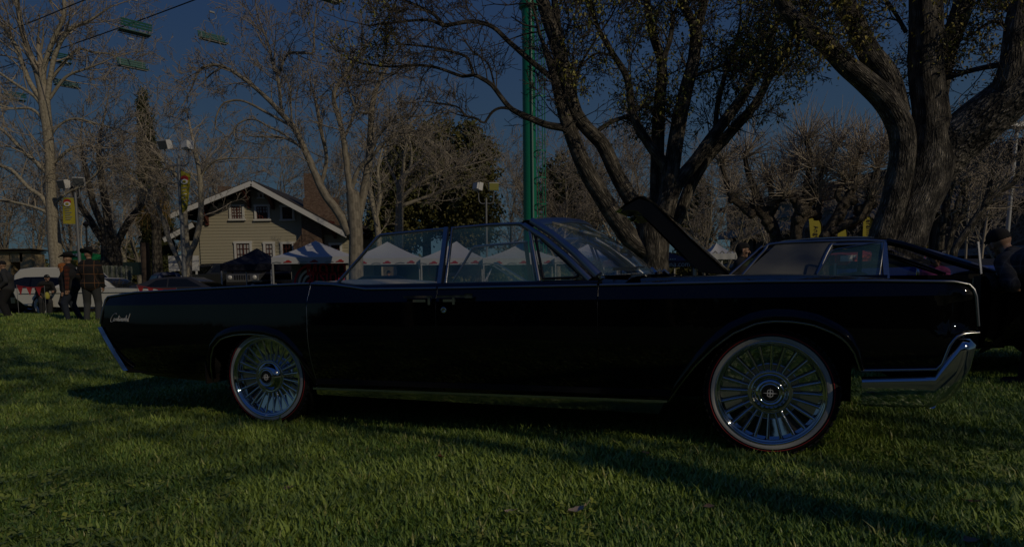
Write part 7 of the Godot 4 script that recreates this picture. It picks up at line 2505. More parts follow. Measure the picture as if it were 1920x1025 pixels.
func make_sedan() -> void:
	var xf := car_xf
	xf.origin += car_xf.basis.x * 2.97 - car_xf.basis.z * 3.62
	var t := thing("sedan_car", "black classic sedan with open doors and raised boot lid, parked beyond the convertible", "car", xf)
	for side in [1.0, -1.0]:
		put("rear_quarter", sedan_panel(side, -1.6, 0.42), M.paint, t)
		put("front_fender", sedan_panel(side, 2.32, 3.95), M.paint, t)
		var sl := MB.new()
		sl.box(Vector3(1.37, 0.31, side * 0.9), Vector3(1.9, 0.10, 0.1))
		put("sill", sl, M.paint, t)
		for sx in [0.0, 3.2]: wheel_small(t, Vector3(sx, 0.34, side * 0.92), 0.34, 0.2, side, 0.7, M.steel)
	put("rear_door", sedan_panel(-1.0, 0.43, 1.34), M.paint, t)
	put("front_door", sedan_panel(-1.0, 1.35, 2.31), M.paint, t)
	var inn := MB.new()
	for q in [[-1.5, -0.47, 0.35, 0.5], [-0.47, 0.44, 0.7, 0.85], [0.44, 2.3, 0.25, 0.34], [2.35, 2.7, 0.3, 0.88], [2.7, 3.62, 0.72, 0.86], [3.62, 3.9, 0.4, 0.82]]:
		inn.box(Vector3((q[0] + q[1]) / 2, (q[2] + q[3]) / 2, 0), Vector3(q[1] - q[0] - 0.002, q[3] - q[2], 1.76))
	put("inner_body", inn, M.pit, t)
	var hood := MB.new()
	var rows := []
	for i in 9:
		var s := lerpf(2.3, 3.95, i / 8.0)
		var r := PackedVector3Array()
		for k in 13:
			var q := (k - 6) / 6.0
			r.append(Vector3(s, look_up(SED_TOP, s) + 0.04 * (1.0 - q * q), q * 0.9))
		rows.append(r)
	hood.grid(rows)
	put("hood", hood, M.paint, t)
	var dk := MB.new()
	rows = []
	for i in 4:
		var s := lerpf(-0.14, 0.1, i / 3.0)
		var r := PackedVector3Array()
		for k in 13:
			var q := (k - 6) / 6.0
			r.append(Vector3(s, 0.95 + 0.03 * (1.0 - q * q), q * 0.9))
		rows.append(r)
	dk.grid(rows)
	put("rear_deck", dk, M.paint, t)
	# roof: curved shell from the back window's top to the windscreen's top
	var roof := MB.new()
	rows = []
	for q in [[0.22, 1.255], [0.30, 1.29], [0.45, 1.318], [0.7, 1.334], [0.95, 1.336], [1.2, 1.328], [1.4, 1.305], [1.58, 1.262]]:
		var r := PackedVector3Array()
		for k in 17:
			var z := (k - 8) / 8.0
			var az := absf(z)
			r.append(Vector3(q[0], q[1] + 0.035 * (1.0 - z * z) - 0.055 * pow(az, 8.0), z * 0.73))
		rows.append(r)
	roof.grid(rows)
	put("roof", roof, M.paint, t)
	var grey := paint(0.165, 0.168, 0.16, 0.6)
	for side in [1.0, -1.0]:
		var Z := func(h: float) -> float: return side * (0.90 - 0.42 * (h - 0.94))
		var P := func(s: float, h: float) -> Vector3: return Vector3(s, h, Z.call(h))
		var cp := MB.new()                                    # broad grey rear pillar
		var pr := []
		for i in 7:
			var h := lerpf(0.95, 1.285, i / 6.0)
			var a := lerpf(0.0, 0.36, i / 6.0)
			var b := lerpf(0.72, 0.92, i / 6.0)
			var r := PackedVector3Array()
			for j in 9: r.append(P.call(lerpf(a, b, j / 8.0), h))
			pr.append(r)
		cp.grid(pr, side > 0.0)
		put("rear_pillar", cp, grey, t)
		var rail := MB.new()                                  # drip rail over the doors, down the windscreen pillar
		var path := smooth_path([P.call(0.02, 0.96), P.call(0.24, 1.22), P.call(0.34, 1.29), P.call(0.9, 1.297), P.call(1.25, 1.285), P.call(1.5, 1.24), P.call(1.85, 1.12), P.call(2.25, 0.955)], 0.05)
		rail.tube(path, even(path, 0.016), 8, true)
		put("drip_rail", rail, M.satin if side > 0 else M.paint, t)
		var pill := MB.new()
		path = smooth_path([P.call(1.36, 1.275), P.call(1.55, 1.215), P.call(1.85, 1.085), P.call(2.22, 0.94)], 0.05)
		pill.tube(path, even(path, 0.034 if side > 0 else 0.015), 8, true)
		put("windscreen_pillar", pill, M.paint, t)
		var post := MB.new()
		post.beam(P.call(1.345, 0.90), P.call(1.335, 1.26), 0.05, 0.05)
		put("door_post", post, M.steel, t)
		var head := MB.new()
		path = smooth_path([P.call(0.74, 0.97), P.call(0.86, 1.235), P.call(0.93, 1.255), P.call(1.36, 1.25)], 0.04)
		head.tube(path, even(path, 0.02), 8, true)
		put("window_frame", head, M.satin if side > 0 else M.paint, t)
		if side < 0:
			put("rear_window", pane([P.call(0.74, 0.96), P.call(0.92, 1.25), P.call(1.33, 1.25), P.call(1.33, 0.95)], 0.0), M.windscreen, t)
			put("front_window", pane([P.call(1.37, 0.95), P.call(1.37, 1.24), P.call(1.58, 1.19), P.call(2.1, 0.95)], 0.0), M.windscreen, t)
	var bw := MB.new()
	bw.quad(Vector3(-0.10, 0.965, -0.84), Vector3(-0.10, 0.965, 0.84), Vector3(0.235, 1.265, 0.70), Vector3(0.235, 1.265, -0.70))
	put("back_window", bw, M.dark_glass, t)
	for q in [[0.02, 0.9], [0.5, 0.8]]:
		var bt := MB.new()
		bt.pipe(Vector3(-0.11, 0.965, -0.84).lerp(Vector3(0.225, 1.268, -0.70), 0.0), Vector3(-0.11, 0.965, 0.84), 0.012)
		bt.pipe(Vector3(-0.11, 0.965, 0.84), Vector3(0.225, 1.27, 0.70), 0.014)
		put("window_trim", bt, M.satin, t)
		break
	var ws := MB.new()
	ws.quad(Vector3(2.28, 0.95, 0.82), Vector3(2.28, 0.95, -0.82), Vector3(1.60, 1.26, -0.68), Vector3(1.60, 1.26, 0.68))
	put("windscreen", ws, M.windscreen, t)
	for z in [-0.5, 0.5]:
		var se := put("front_seat", seat_block(1.05, 1.22, 0.5, 0.98, 0.36), M.black, t)
		se.position.z = z
	put("rear_seat", seat_block(0.15, 0.32, 0.5, 0.95, 0.7), M.black, t)
	var dsh := MB.new()
	dsh.box(Vector3(2.2, 0.86, 0), Vector3(0.3, 0.16, 1.6))
	put("dashboard", dsh, M.black, t)
	# raised boot lid: skin, inner frame, latch, hinges
	var lid := MB.new()
	var prof := [Vector2(-0.10, 1.0), Vector2(-0.50, 1.39), Vector2(-0.90, 1.80), Vector2(-0.985, 1.855), Vector2(-1.06, 1.85), Vector2(-1.20, 1.775), Vector2(-1.30, 1.70)]
	rows = []
	for p in prof:
		var r := PackedVector3Array()
		for k in 9: r.append(Vector3(p.x, p.y + 0.012 * (1.0 - pow((k - 4) / 4.0, 2)), (k - 4) / 4.0 * 0.80 - 0.02))
		rows.append(r)
	lid.grid(rows, true)
	var inner := [Vector2(-0.40, 1.02), Vector2(-0.62, 1.26), Vector2(-0.90, 1.55), Vector2(-1.06, 1.70), Vector2(-1.16, 1.715), Vector2(-1.25, 1.69)]
	var lo := put("boot_lid", lid, M.paint, t)
	var fr := MB.new()
	var poly := PackedVector2Array([Vector2(-0.12, 0.99), Vector2(-0.52, 1.375), Vector2(-0.90, 1.775), Vector2(-1.04, 1.83), Vector2(-1.20, 1.755)])
	var back := inner.duplicate(); back.reverse()
	for p in back: poly.append(p)
	fr.slab(poly, Transform3D(Basis(), Vector3(0, 0, 0.765)), 1.55)
	put("inner_frame", fr, M.trim, lo)
	for k in 5:                                              # stiffening ribs on the underside
		var rb := MB.new()
		rb.beam(Vector3(-0.45, 1.06, -0.6 + 0.3 * k), Vector3(-1.02, 1.665, -0.6 + 0.3 * k), 0.05, 0.03)
		put("rib", rb, M.paint, lo)
	var lt := MB.new()
	lt.lathe([Vector2(0.05, 0.0), Vector2(0.055, 0.05), Vector2(0.03, 0.07), Vector2(0.0, 0.07)], 16, Transform3D(Basis(Vector3(0, 0, 1), 2.4), Vector3(-1.18, 1.70, 0.3)), true)
	lt.beam(Vector3(-1.15, 1.72, 0.22), Vector3(-1.02, 1.70, 0.22), 0.03, 0.04)
	put("latch", lt, M.chrome, lo)
	for z in [0.62, -0.62]:
		var hg := MB.new()
		var path := smooth_path([Vector3(-0.42, 1.04, z), Vector3(-0.38, 0.96, z), Vector3(-0.28, 0.93, z), Vector3(-0.20, 0.86, z)], 0.03)
		hg.tube(path, even(path, 0.022), 6, true)
		put("hinge", hg, M.trim, lo)
	# near rear door, hinged at its rear edge and swung out a little
	var hinge := Vector3(0.43, 0.0, 0.95)
	var rd := Node3D.new(); rd.name = "rear_door"; t.add_child(rd, true)
	rd.transform = Transform3D(Basis(Vector3.UP, -0.30), hinge)
	var sh := Transform3D(Basis(), -hinge)
	put("skin", sedan_panel(1.0, 0.44, 1.34), M.paint, rd, sh)
	var g := [Vector3(0.72, 0.95, 0.90), Vector3(0.84, 1.19, 0.83), Vector3(0.88, 1.205, 0.825), Vector3(1.29, 1.262, 0.81), Vector3(1.27, 0.95, 0.90)]
	put("window", pane(g, 0.0), M.glass, rd, sh)
	var gf := MB.new()
	var pth := PackedVector3Array(g)
	gf.tube(pth, even(pth, 0.009), 6, true)
	put("window_frame", gf, M.satin, rd, sh)
	# near front door, hinged at its front edge and open wide
	var h2 := Vector3(2.32, 0.0, 0.93)
	var fd := Node3D.new(); fd.name = "front_door"; t.add_child(fd, true)
	fd.transform = Transform3D(Basis(Vector3.UP, 1.15), h2)
	var s2 := Transform3D(Basis(), -h2)
	put("skin", sedan_panel(1.0, 1.36, 2.31), M.paint, fd, s2)
	var dl := MB.new()
	dl.box(Vector3(1.835, 0.62, 0.86), Vector3(0.93, 0.6, 0.05))
	put("lining", dl, M.trim, fd, s2)
	var ch := MB.new()
	pth = smooth_path([Vector3(1.40, 0.90, 0.83), Vector3(1.42, 0.78, 0.825), Vector3(1.52, 0.70, 0.825), Vector3(1.56, 0.6, 0.825), Vector3(1.50, 0.42, 0.825), Vector3(1.44, 0.36, 0.83)], 0.03)
	ch.tube(pth, even(pth, 0.010), 6, true)
	put("trim", ch, M.steel, fd, s2)
	var hn := MB.new()
	hn.box(Vector3(1.47, 0.66, 0.825), Vector3(0.07, 0.10, 0.03))
	put("handle", hn, M.steel, fd, s2)
	var vf := MB.new()
	vf.beam(Vector3(1.40, 0.92, 0.88), Vector3(1.45, 1.20, 0.84), 0.014, 0.014)
	put("window_frame", vf, M.steel, fd, s2)
	var mr := MB.new()
	mr.lathe([Vector2(0.0, -0.02), Vector2(0.04, -0.012), Vector2(0.052, 0.01), Vector2(0.0, 0.012)], 16, Transform3D(Basis(Vector3(0, 0, 1), PI / 2), Vector3(1.98, 0.975, -0.98)), true)
	put("door_mirror", mr, M.chrome, t)

# ---------------------------------------------------------------- people: one smooth surface per body, clothes as children
func skin_field(bones: Array, cell: float, k: float) -> MB:
	# bones: [a, b, ra, rb]; tapered capsules joined by a smooth minimum, meshed as surface nets
	var lo := Vector3.INF
	var hi := -Vector3.INF
	for q in bones:
		var r := maxf(q[2], q[3]) + cell * 3.0 + k
		lo = lo.min(q[0].min(q[1]) - Vector3.ONE * r); hi = hi.max(q[0].max(q[1]) + Vector3.ONE * r)
	var nx := int((hi.x - lo.x) / cell) + 2
	var ny := int((hi.y - lo.y) / cell) + 2
	var nz := int((hi.z - lo.z) / cell) + 2
	var f := PackedFloat32Array(); f.resize(nx * ny * nz); f.fill(9.0)
	for q in bones:
		var a: Vector3 = q[0]
		var ba: Vector3 = q[1] - a
		var l2 := maxf(ba.length_squared(), 1e-8)
		var r0: float = q[2]
		var dr: float = q[3] - r0
		var rr := maxf(q[2], q[3]) + cell * 2.0 + k
		var p0: Vector3 = (q[0].min(q[1]) - Vector3.ONE * rr - lo) / cell
		var p1: Vector3 = (q[0].max(q[1]) + Vector3.ONE * rr - lo) / cell
		for z in range(maxi(0, int(p0.z)), mini(nz, int(p1.z) + 1)):
			for y in range(maxi(0, int(p0.y)), mini(ny, int(p1.y) + 1)):
				var i0 := (z * ny + y) * nx
				for x in range(maxi(0, int(p0.x)), mini(nx, int(p1.x) + 1)):
					var pa := lo + Vector3(x, y, z) * cell - a
					var h := clampf(pa.dot(ba) / l2, 0.0, 1.0)
					var d := (pa - ba * h).length() - r0 - dr * h
					var e := f[i0 + x]
					var m := clampf(0.5 + 0.5 * (e - d) / k, 0.0, 1.0)
					f[i0 + x] = lerpf(e, d, m) - k * m * (1.0 - m)
	var b := MB.new()
	var idx := PackedInt32Array(); idx.resize(nx * ny * nz); idx.fill(-1)
	var off := [0, 1, nx, nx + 1, nx * ny, nx * ny + 1, nx * ny + nx, nx * ny + nx + 1]
	var cor := [Vector3(0, 0, 0), Vector3(1, 0, 0), Vector3(0, 1, 0), Vector3(1, 1, 0), Vector3(0, 0, 1), Vector3(1, 0, 1), Vector3(0, 1, 1), Vector3(1, 1, 1)]
	var edges := [[0, 1], [2, 3], [4, 5], [6, 7], [0, 2], [1, 3], [4, 6], [5, 7], [0, 4], [1, 5], [2, 6], [3, 7]]
	for z in nz - 1:
		for y in ny - 1:
			var i0 := (z * ny + y) * nx
			for x in nx - 1:
				var i := i0 + x
				var v0 := f[i]
				if v0 > cell * 2.5 or v0 < -cell * 2.5: continue
				var inside := 0
				for c in 8:
					if f[i + off[c]] < 0.0: inside += 1
				if inside == 0 or inside == 8: continue
				var p := Vector3.ZERO
				var n := 0
				for e in edges:
					var fa := f[i + off[e[0]]]
					var fb := f[i + off[e[1]]]
					if (fa < 0.0) != (fb < 0.0):
						p += cor[e[0]].lerp(cor[e[1]], fa / (fa - fb)); n += 1
				idx[i] = b.v.size()
				b.v.append(lo + (Vector3(x, y, z) + p / n) * cell)
				b.n.append(Vector3(f[i + 1] - v0 + f[i + off[3]] - f[i + off[2]], f[i + off[2]] - v0 + f[i + off[3]] - f[i + 1], f[i + off[4]] - v0 + f[i + off[7]] - f[i + off[3]]).normalized())
				b.uv.append(Vector2.ZERO)
	var st := [1, nx, nx * ny]
	for z in range(1, nz - 1):
		for y in range(1, ny - 1):
			for x in range(1, nx - 1):
				var i := (z * ny + y) * nx + x
				if idx[i] < 0: continue
				var v0 := f[i]
				for ax in 3:
					var v1 := f[i + st[ax]]
					if (v0 < 0.0) == (v1 < 0.0): continue
					var s1: int = st[(ax + 1) % 3]
					var s2: int = st[(ax + 2) % 3]
					var q := [idx[i], idx[i - s1], idx[i - s1 - s2], idx[i - s2]]
					if q.min() < 0: continue
					if v0 < 0.0: b.ix.append_array([q[0], q[2], q[1], q[0], q[3], q[2]])
					else: b.ix.append_array([q[0], q[1], q[2], q[0], q[2], q[3]])
	return b

func ik(a: Vector3, c: Vector3, l1: float, l2: float, pole: Vector3) -> Vector3:    # the elbow or knee between a and c
	var d := c - a
	var l := clampf(d.length(), 0.05, (l1 + l2) * 0.999)
	var u := d.normalized()
	var x := (l1 * l1 - l2 * l2 + l * l) / (2.0 * l)
	var h := sqrt(maxf(0.0, l1 * l1 - x * x))
	var v := (pole - u * pole.dot(u)).normalized()
	return a + u * x + v * h

func hand_bones(w: Vector3, dir: Vector3, palm: Vector3, side: float) -> Array:    # palm and five curled fingers; dir along the hand, palm = inward normal
	var across := dir.cross(palm).normalized()
	var out := [[w, w + dir * 0.045, 0.026, 0.027], [w + dir * 0.04 - across * 0.022, w + dir * 0.085 - across * 0.026, 0.018, 0.015], [w + dir * 0.04 + across * 0.022, w + dir * 0.085 + across * 0.026, 0.018, 0.015]]
	for k in 4:
		var o := w + dir * 0.088 + across * ((k - 1.5) * 0.021)
		var l: float = [0.036, 0.042, 0.040, 0.031][k]
		var d1 := (dir + palm * 0.35).normalized()
		var d2 := (dir + palm * 1.3).normalized()
		out.append([o, o + d1 * l, 0.0095, 0.009])
		out.append([o + d1 * l, o + d1 * l + d2 * l * 0.95, 0.009, 0.0075])
	var tb := w + dir * 0.02 + across * side * 0.03
	var td := (dir * 0.8 + across * side * 0.8 + palm * 0.4).normalized()
	out.append([tb, tb + td * 0.04, 0.012, 0.0105])
	out.append([tb + td * 0.04, tb + td * 0.04 + (dir + palm * 0.4).normalized() * 0.032, 0.0105, 0.008])
	return out

func person(label: String, xf: Transform3D, hgt: float, o: Dictionary) -> Node3D:
	# local axes: x to the person's left, y up, z forward. o holds pose and clothes
	var t := thing("person", label, "person", xf)
	var u := hgt / 1.78
	var stoop: float = o.get("stoop", 0.05)                # forward lean of the trunk
	var pelvis: Vector3 = Vector3(0, 0.93, 0) * u + o.get("shift", Vector3.ZERO)
	var chest: Vector3 = pelvis + Vector3(0, cos(stoop), sin(stoop)) * 0.34 * u
	var neck: Vector3 = chest + Vector3(0, cos(stoop * 1.15), sin(stoop * 1.15)) * 0.21 * u
	var look: Vector3 = o.get("look", Vector3(0, 0, 1)).normalized()
	var nod: Vector3 = (Vector3(0, cos(stoop * 0.7), sin(stoop * 0.7)) + look * 0.15).normalized()
	var head: Vector3 = neck + nod * 0.19 * u
	var wide: float = o.get("wide", 1.0)
	var body := []                                          # the whole figure
	var arms := []
	var legs := []
	var torso := []
	torso.append([pelvis + Vector3(0.07, 0.02, 0) * u, pelvis + Vector3(-0.07, 0.02, 0) * u, 0.135 * u * wide, 0.135 * u * wide])
	torso.append([pelvis, chest, 0.14 * u * wide, 0.155 * u * wide])
	torso.append([chest + Vector3(0.09, 0.0, 0) * u, chest + Vector3(-0.09, 0.0, 0) * u, 0.13 * u * wide, 0.13 * u * wide])
	torso.append([neck + Vector3(0.13, -0.05, 0) * u, neck + Vector3(-0.13, -0.05, 0) * u, 0.075 * u, 0.075 * u])
	torso.append([chest, neck, 0.13 * u, 0.06 * u])
	var hands := []
	var feet := []
	for s in [1.0, -1.0]:
		var key := "l" if s > 0 else "r"
		var hip: Vector3 = pelvis + Vector3(0.095 * s, -0.03, 0) * u
		var ank: Vector3 = o.get("foot_" + key, Vector3(0.12 * s, 0.09, 0.02)) * Vector3(u, 1, u)
		var knee := ik(hip, ank, 0.43 * u, 0.42 * u, Vector3(0.1 * s, 0, 1))
		legs.append([hip, knee, 0.095 * u * wide, 0.062 * u]); legs.append([knee, ank, 0.06 * u, 0.042 * u])
		var toe: Vector3 = ank + (o.get("toe_" + key, Vector3(0.25 * s, 0, 1))).normalized() * 0.15 + Vector3(0, -0.055, 0)
		feet.append([ank + Vector3(0, -0.05, -0.03), toe, 0.042, 0.034]); feet.append([ank, ank + Vector3(0, -0.04, 0), 0.045, 0.045])
		var sh: Vector3 = neck + Vector3(0.185 * s * wide, -0.065, 0) * u
		var hand: Vector3 = pelvis + (o.get("hand_" + key, Vector3(0.27 * s, -0.12, 0.08))) * u
		var elbow := ik(sh, hand, 0.29 * u, 0.26 * u, o.get("elbow_" + key, Vector3(0.6 * s, 0, -1)))
		hand = elbow + (hand - elbow).normalized() * 0.26 * u
		arms.append([sh, elbow, 0.058 * u, 0.044 * u]); arms.append([elbow, hand, 0.044 * u, 0.030 * u])
		hands.append([hand, (hand - elbow).normalized(), s])
	body.append_array(torso); body.append_array(arms); body.append_array(legs); body.append_array(feet)
	body.append([neck + Vector3(0, -0.03, 0), head, 0.055 * u, 0.055 * u])
	put("body", skin_field(body, 0.026, 0.03), M.skin, t)
	# head: skull, jaw, nose, ears
	var R := 0.088 * u
	var fl := Vector3(look.x, look.y * 0.5, look.z).normalized()
	var up := (nod - fl * nod.dot(fl)).normalized()
	var rt := up.cross(fl).normalized()
	var hb := [[head + up * 0.03 - fl * 0.015, head + up * 0.03 + fl * 0.015, R, R * 0.95], [head - up * 0.035 + fl * 0.02, head - up * 0.075 + fl * 0.045, R * 0.75, R * 0.42], [head + fl * 0.088 + up * 0.005, head + fl * 0.105 - up * 0.022, 0.009, 0.013], [neck, head, 0.05 * u, 0.05 * u]]
	for s in [-1.0, 1.0]:
		hb.append([head + rt * s * 0.083 + up * 0.012, head + rt * s * 0.088 - up * 0.02, 0.012, 0.010])
		hb.append([head + rt * s * 0.035 + fl * 0.075 - up * 0.01, head + rt * s * 0.045 + fl * 0.06 - up * 0.02, 0.016, 0.018])
	put("head", skin_field(hb, 0.011, 0.02), M.skin, t)
	for s in [-1.0, 1.0]:
		var e := MB.new()
		e.lathe([Vector2(0.0, -0.012), Vector2(0.009, -0.006), Vector2(0.012, 0.0), Vector2(0.009, 0.006), Vector2(0.0, 0.012)], 10, Transform3D(Basis(), head + rt * s * 0.032 + fl * 0.082 + up * 0.022), true)
		put("eye", e, M.black if o.get("shades", false) else M.dark_glass, t)
	var mo := MB.new()
	mo.beam(head + fl * 0.091 - up * 0.052 - rt * 0.022, head + fl * 0.091 - up * 0.052 + rt * 0.022, 0.006, 0.008)
	put("mouth", mo, paint(0.22, 0.08, 0.07, 0.6), t)
	if o.get("shades", false):
		var sg := MB.new()
		for s in [-1.0, 1.0]:
			sg.box(head + rt * s * 0.034 + fl * 0.098 + up * 0.022, Vector3(0.05, 0.034, 0.01), Basis(rt, up, fl))
			sg.beam(head + rt * s * 0.06 + fl * 0.095 + up * 0.026, head + rt * s * 0.088 + up * 0.02, 0.008, 0.008)
		put("sunglasses", sg, M.trim, t)
	for hd in hands:
		var pl := Vector3(-hd[2], 0, 0.3)
		pl = (pl - hd[1] * pl.dot(hd[1])).normalized()
		put("hand", skin_field(hand_bones(hd[0], hd[1], pl, hd[2]), 0.0075, 0.008), M.skin, t)
	# clothes
	var thick := func(src: Array, by: float) -> Array:
		var r := []
		for q in src: r.append([q[0], q[1], q[2] + by, q[3] + by])
		return r
	var trousers: Array = thick.call(legs, o.get("loose", 0.022))
	trousers.append([pelvis + Vector3(0.06, 0.03, 0) * u, pelvis + Vector3(-0.06, 0.03, 0) * u, 0.15 * u * wide, 0.15 * u * wide])
	put("trousers", skin_field(trousers, 0.024, 0.03), o.trousers, t)
	var top: Array = thick.call(torso, 0.022)
	var sleeves: Array = thick.call(arms, 0.018)
	if o.has("sleeve"):
		put("shirt", skin_field(sleeves, 0.02, 0.03), o.sleeve, t)
		top = thick.call(torso, 0.03)
	else: top.append_array(sleeves)
	top.append([neck + Vector3(0, -0.01, 0), neck + nod * 0.05, 0.072 * u, 0.066 * u])
	put("jacket", skin_field(top, 0.024, 0.03), o.jacket, t)
	put("shoes", skin_field(thick.call(feet, 0.014), 0.017, 0.02), M.black, t)
	var hat: String = o.get("hat", "")
	if hat == "cowboy":
		var h := MB.new()
		var bs := Basis(rt, up, fl)
		var c: Vector3 = head + up * 0.075 - fl * 0.01
		var rows := []
		for q in [[0.098, -0.005, 0.118], [0.100, 0.03, 0.12], [0.095, 0.075, 0.114], [0.088, 0.112, 0.105], [0.062, 0.125, 0.085], [0.03, 0.110, 0.06], [0.001, 0.105, 0.001]]:
			var r := PackedVector3Array()
			for k in 25:
				var a := TAU * (k % 24) / 24.0
				r.append(c + bs * Vector3(cos(a) * q[0], q[1] - 0.012 * sin(a) * float(q[1] > 0.1), sin(a) * q[2]))
			rows.append(r)
		h.grid(rows, false, true)
		rows = []
		for q in [[1.0, 0.0], [1.3, 0.0], [1.62, 0.018], [1.86, 0.05], [1.90, 0.056], [1.86, 0.042], [1.6, 0.008], [1.0, -0.01]]:
			var r := PackedVector3Array()
			for k in 33:
				var a := TAU * (k % 32) / 32.0
				var curl: float = q[1] * (1.5 * pow(absf(cos(a)), 2.0) - 0.55 * pow(absf(sin(a)), 2.0))
				r.append(c + bs * Vector3(cos(a) * 0.098 * q[0] * 0.96, curl, sin(a) * 0.118 * q[0] * 1.02))
			rows.append(r)
		h.grid(rows, false, true)
		put("hat", h, o.get("hat_m", M.cloth), t)
		var bd := MB.new()
		rows = []
		for y in [0.002, 0.026]:
			var r := PackedVector3Array()
			for k in 25:
				var a := TAU * (k % 24) / 24.0
				r.append(c + bs * Vector3(cos(a) * 0.1025, y, sin(a) * 0.1225))
			rows.append(r)
		bd.grid(rows, false, true)
		put("hat_band", bd, M.trim, t)
	elif hat == "cap":
		put("cap", skin_field([[head + up * 0.05 - fl * 0.015, head + up * 0.055 + fl * 0.01, R * 1.06, R * 1.04], [head + up * 0.055 + fl * 0.09, head + up * 0.045 + fl * 0.135, 0.02, 0.012], [head + up * 0.05 + fl * 0.10 + rt * 0.04, head + up * 0.05 + fl * 0.10 - rt * 0.04, 0.014, 0.014]], 0.012, 0.02), M.cloth, t)
		var bg := MB.new()
		bg.box(head + up * 0.075 + fl * 0.092, Vector3(0.05, 0.028, 0.01), Basis(rt, up, fl))
		put("badge", bg, M.leg, t)
	elif hat == "hair":
		put("hair", skin_field([[head + up * 0.045 - fl * 0.03, head + up * 0.06 + fl * 0.01, R * 1.12, R * 1.0], [head - fl * 0.05, head - up * 0.06 - fl * 0.045, R * 0.9, R * 0.6], [head + up * 0.06 + fl * 0.05, head + up * 0.03 + fl * 0.075, 0.03, 0.015]], 0.012, 0.03), M.cloth, t)
	elif hat == "hood":
		put("hood", skin_field([[head + up * 0.04 - fl * 0.02, head + up * 0.04 + fl * 0.02, R * 1.22, R * 1.08], [head - up * 0.05 - fl * 0.02, neck, R * 1.05, 0.10 * u]], 0.014, 0.03), o.get("hat_m", o.jacket), t)
	return t

func plaid(base: Color, a: Color, b: Color, scale_: float) -> StandardMaterial3D:
	var n := 64
	var im := Image.create(n, n, false, Image.FORMAT_RGB8)
	for y in n:
		for x in n:
			var c := base
			if x % 32 < 10: c = c.lerp(a, 0.5)
			if y % 32 < 10: c = c.lerp(a, 0.5)
			if x % 32 >= 14 and x % 32 < 16: c = b
			if y % 32 >= 14 and y % 32 < 16: c = b
			im.set_pixel(x, y, c)
	var m := StandardMaterial3D.new()
	m.albedo_texture = ImageTexture.create_from_image(im)
	m.roughness = 0.95
	m.uv1_triplanar = true
	m.uv1_scale = Vector3.ONE * scale_
	m.uv1_triplanar_sharpness = 4.0
	return m

func stand(px: float, py: float, d: float, face: Vector3, scale_ := 1.0) -> Transform3D:
	var p := at(px, py, d)
	return Transform3D(facing(face), on_ground(p.x, p.z))

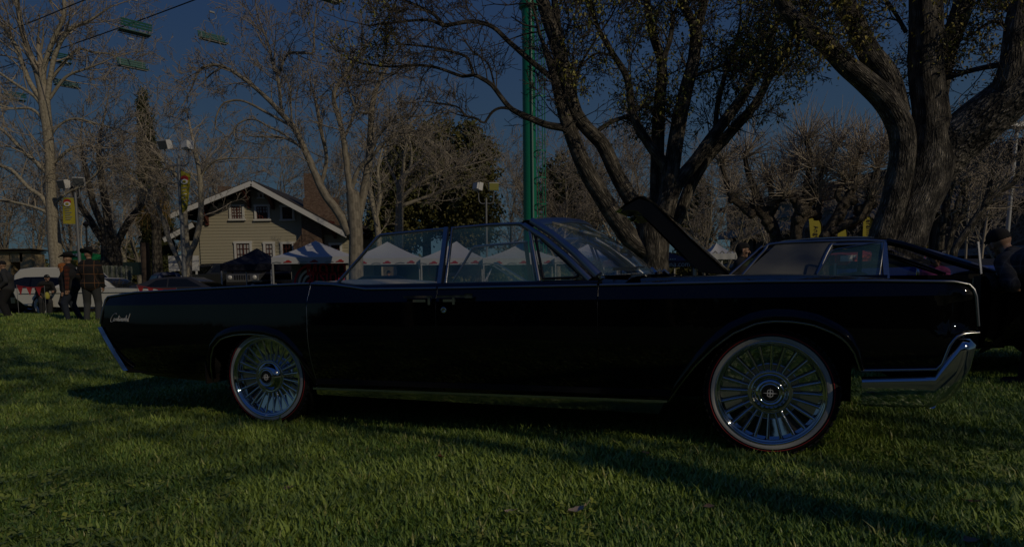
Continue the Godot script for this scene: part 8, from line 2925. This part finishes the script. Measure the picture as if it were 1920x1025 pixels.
func make_people() -> void:
	var denim := paint(0.022, 0.03, 0.05, 0.9)
	var dark := paint(0.018, 0.018, 0.02, 0.95)
	var charcoal := paint(0.04, 0.042, 0.045, 0.95)
	var red_plaid := plaid(lin(0.085, 0.02, 0.012), lin(0.012, 0.009, 0.009), lin(0.20, 0.07, 0.03), 4.5)
	var gold_plaid := plaid(lin(0.012, 0.011, 0.012), lin(0.012, 0.011, 0.012), lin(0.20, 0.095, 0.04), 2.2)
	var grey_plaid := plaid(lin(0.055, 0.055, 0.058), lin(0.018, 0.018, 0.02), lin(0.12, 0.12, 0.12), 4.6)
	person("cowboy-hatted person in a black vest and red plaid sleeves, nearer the sycamore", stand(139, 600, 18.4, Vector3(-1.0, 0, 0.25)), 1.78, {"jacket": dark, "sleeve": red_plaid, "trousers": denim, "hat": "cowboy", "look": Vector3(0.25, 0, 1), "wide": 1.08, "hand_l": Vector3(0.25, -0.08, 0.05), "hand_r": Vector3(-0.26, -0.1, 0.10), "foot_l": Vector3(0.10, 0.09, 0.12), "foot_r": Vector3(-0.13, 0.09, -0.10)})
	person("taller cowboy-hatted person in a black vest over gold-lined plaid, seen from behind", stand(174, 600, 17.8, Vector3(-0.35, 0, -1)), 1.88, {"jacket": gold_plaid, "sleeve": gold_plaid, "trousers": paint(0.05, 0.055, 0.06, 0.9), "hat": "cowboy", "look": Vector3(0.7, 0, 0.6), "wide": 1.0, "hand_l": Vector3(0.2, 0.0, 0.16), "hand_r": Vector3(-0.24, -0.05, 0.1), "foot_l": Vector3(0.15, 0.09, 0.05), "foot_r": Vector3(-0.12, 0.09, -0.05)})
	person("stocky person in a dark hooded jacket and black cap at the far left edge", stand(16, 595, 21.0, Vector3(-0.9, 0, 0.5)), 1.74, {"jacket": charcoal, "trousers": dark, "hat": "cap", "wide": 1.25, "look": Vector3(-0.1, 0, 1), "hand_l": Vector3(0.30, 0.05, 0.14), "hand_r": Vector3(-0.3, -0.05, 0.1), "loose": 0.045})
	var w := person("person in a black cap and sunglasses, leaning over to the white car's boot", stand(84, 590, 25.2, Vector3(0.8, 0, 0.55)), 1.66, {"jacket": dark, "trousers": charcoal, "hat": "cap", "shades": true, "stoop": 0.75, "shift": Vector3(0, -0.02, -0.1), "look": Vector3(0.1, 0.1, 1), "hand_l": Vector3(0.15, 0.02, 0.62), "hand_r": Vector3(-0.18, -0.12, 0.22), "loose": 0.05, "wide": 1.05, "foot_l": Vector3(0.14, 0.09, 0.06)})
	var cl := MB.new()
	cl.lathe([Vector2(0.0, -0.13), Vector2(0.07, -0.11), Vector2(0.09, -0.02), Vector2(0.075, 0.07), Vector2(0.04, 0.12), Vector2(0.0, 0.13)], 12, Transform3D(Basis(), at(87, 554, 24.9)), true)
	tag(put("polishing_cloth", cl, paint(0.5, 0.46, 0.08, 0.85)), "bunched yellow cloth held by the leaning person", "cloth")
	person("person with an orange hood showing just behind the left cowboy's shoulder", stand(126, 590, 20.5, Vector3(-1, 0, 0.6)), 1.62, {"jacket": dark, "trousers": dark, "hat": "hood", "hat_m": paint(0.35, 0.12, 0.03, 0.9)})
	person("person with short black hair in dark clothes, beside the sedan's back window", stand(1386, 540, 10.6, Vector3(0.8, 0, 0.5)), 1.50, {"jacket": dark, "trousers": dark, "hat": "hair", "look": Vector3(0.2, -0.15, 1)})
	person("person in a magenta hooded jacket seen through the sedan's front side window", stand(1746, 540, 10.8, Vector3(-0.4, 0, 1)), 1.36, {"jacket": paint(0.30, 0.055, 0.22, 0.8), "trousers": dark, "hat": "hair", "stoop": 0.45, "wide": 1.15, "look": Vector3(0.3, -0.2, 1)})
	person("person whose face shows beside the magenta jacket, through the sedan's window", stand(1766, 540, 12.0, Vector3(-0.5, 0, 1)), 1.40, {"jacket": charcoal, "trousers": dark, "hat": "cap"})
	person("person in sunglasses under the second white canopy, seen through the rear side window", stand(729, 530, 27.9, Vector3(0.1, 0, 1)), 1.52, {"jacket": charcoal, "trousers": dark, "hat": "hair", "shades": true})
	person("bent person in dark cap and grey plaid jacket, leaning into the sedan's open door", stand(1972, 700, 5.75, Vector3(-0.55, 0, -1)), 1.66, {"jacket": grey_plaid, "trousers": dark, "hat": "cap", "stoop": 0.98, "wide": 1.12, "look": Vector3(-0.4, -0.6, 1), "hand_l": Vector3(0.22, 0.0, 0.55), "hand_r": Vector3(-0.25, 0.02, 0.5), "shift": Vector3(0, 0, -0.12), "foot_l": Vector3(0.15, 0.09, 0.12), "foot_r": Vector3(-0.16, 0.09, -0.1), "loose": 0.035})

func clock(what: String) -> void:
	print(what, " ", Time.get_ticks_msec())

func _ready() -> void:
	make_world()
	make_materials()
	car_xf.origin = Vector3(-1.67145, 0.94 - 0.60694, -4.57773) - 0.93 * car_xf.basis.z - 0.333 * car_xf.basis.y
	make_ground()
	clock("make_ground")
	make_car()
	clock("make_car")
	make_trees()
	clock("make_trees")
	make_greenery()
	clock("make_greenery")
	make_house()
	clock("make_house")
	make_long_building()
	clock("make_long_building")
	make_gateway()
	clock("make_gateway")
	make_canopies()
	clock("make_canopies")
	make_posts()
	clock("make_posts")
	make_vehicles()
	clock("make_vehicles")
	make_people()
	clock("make_people")
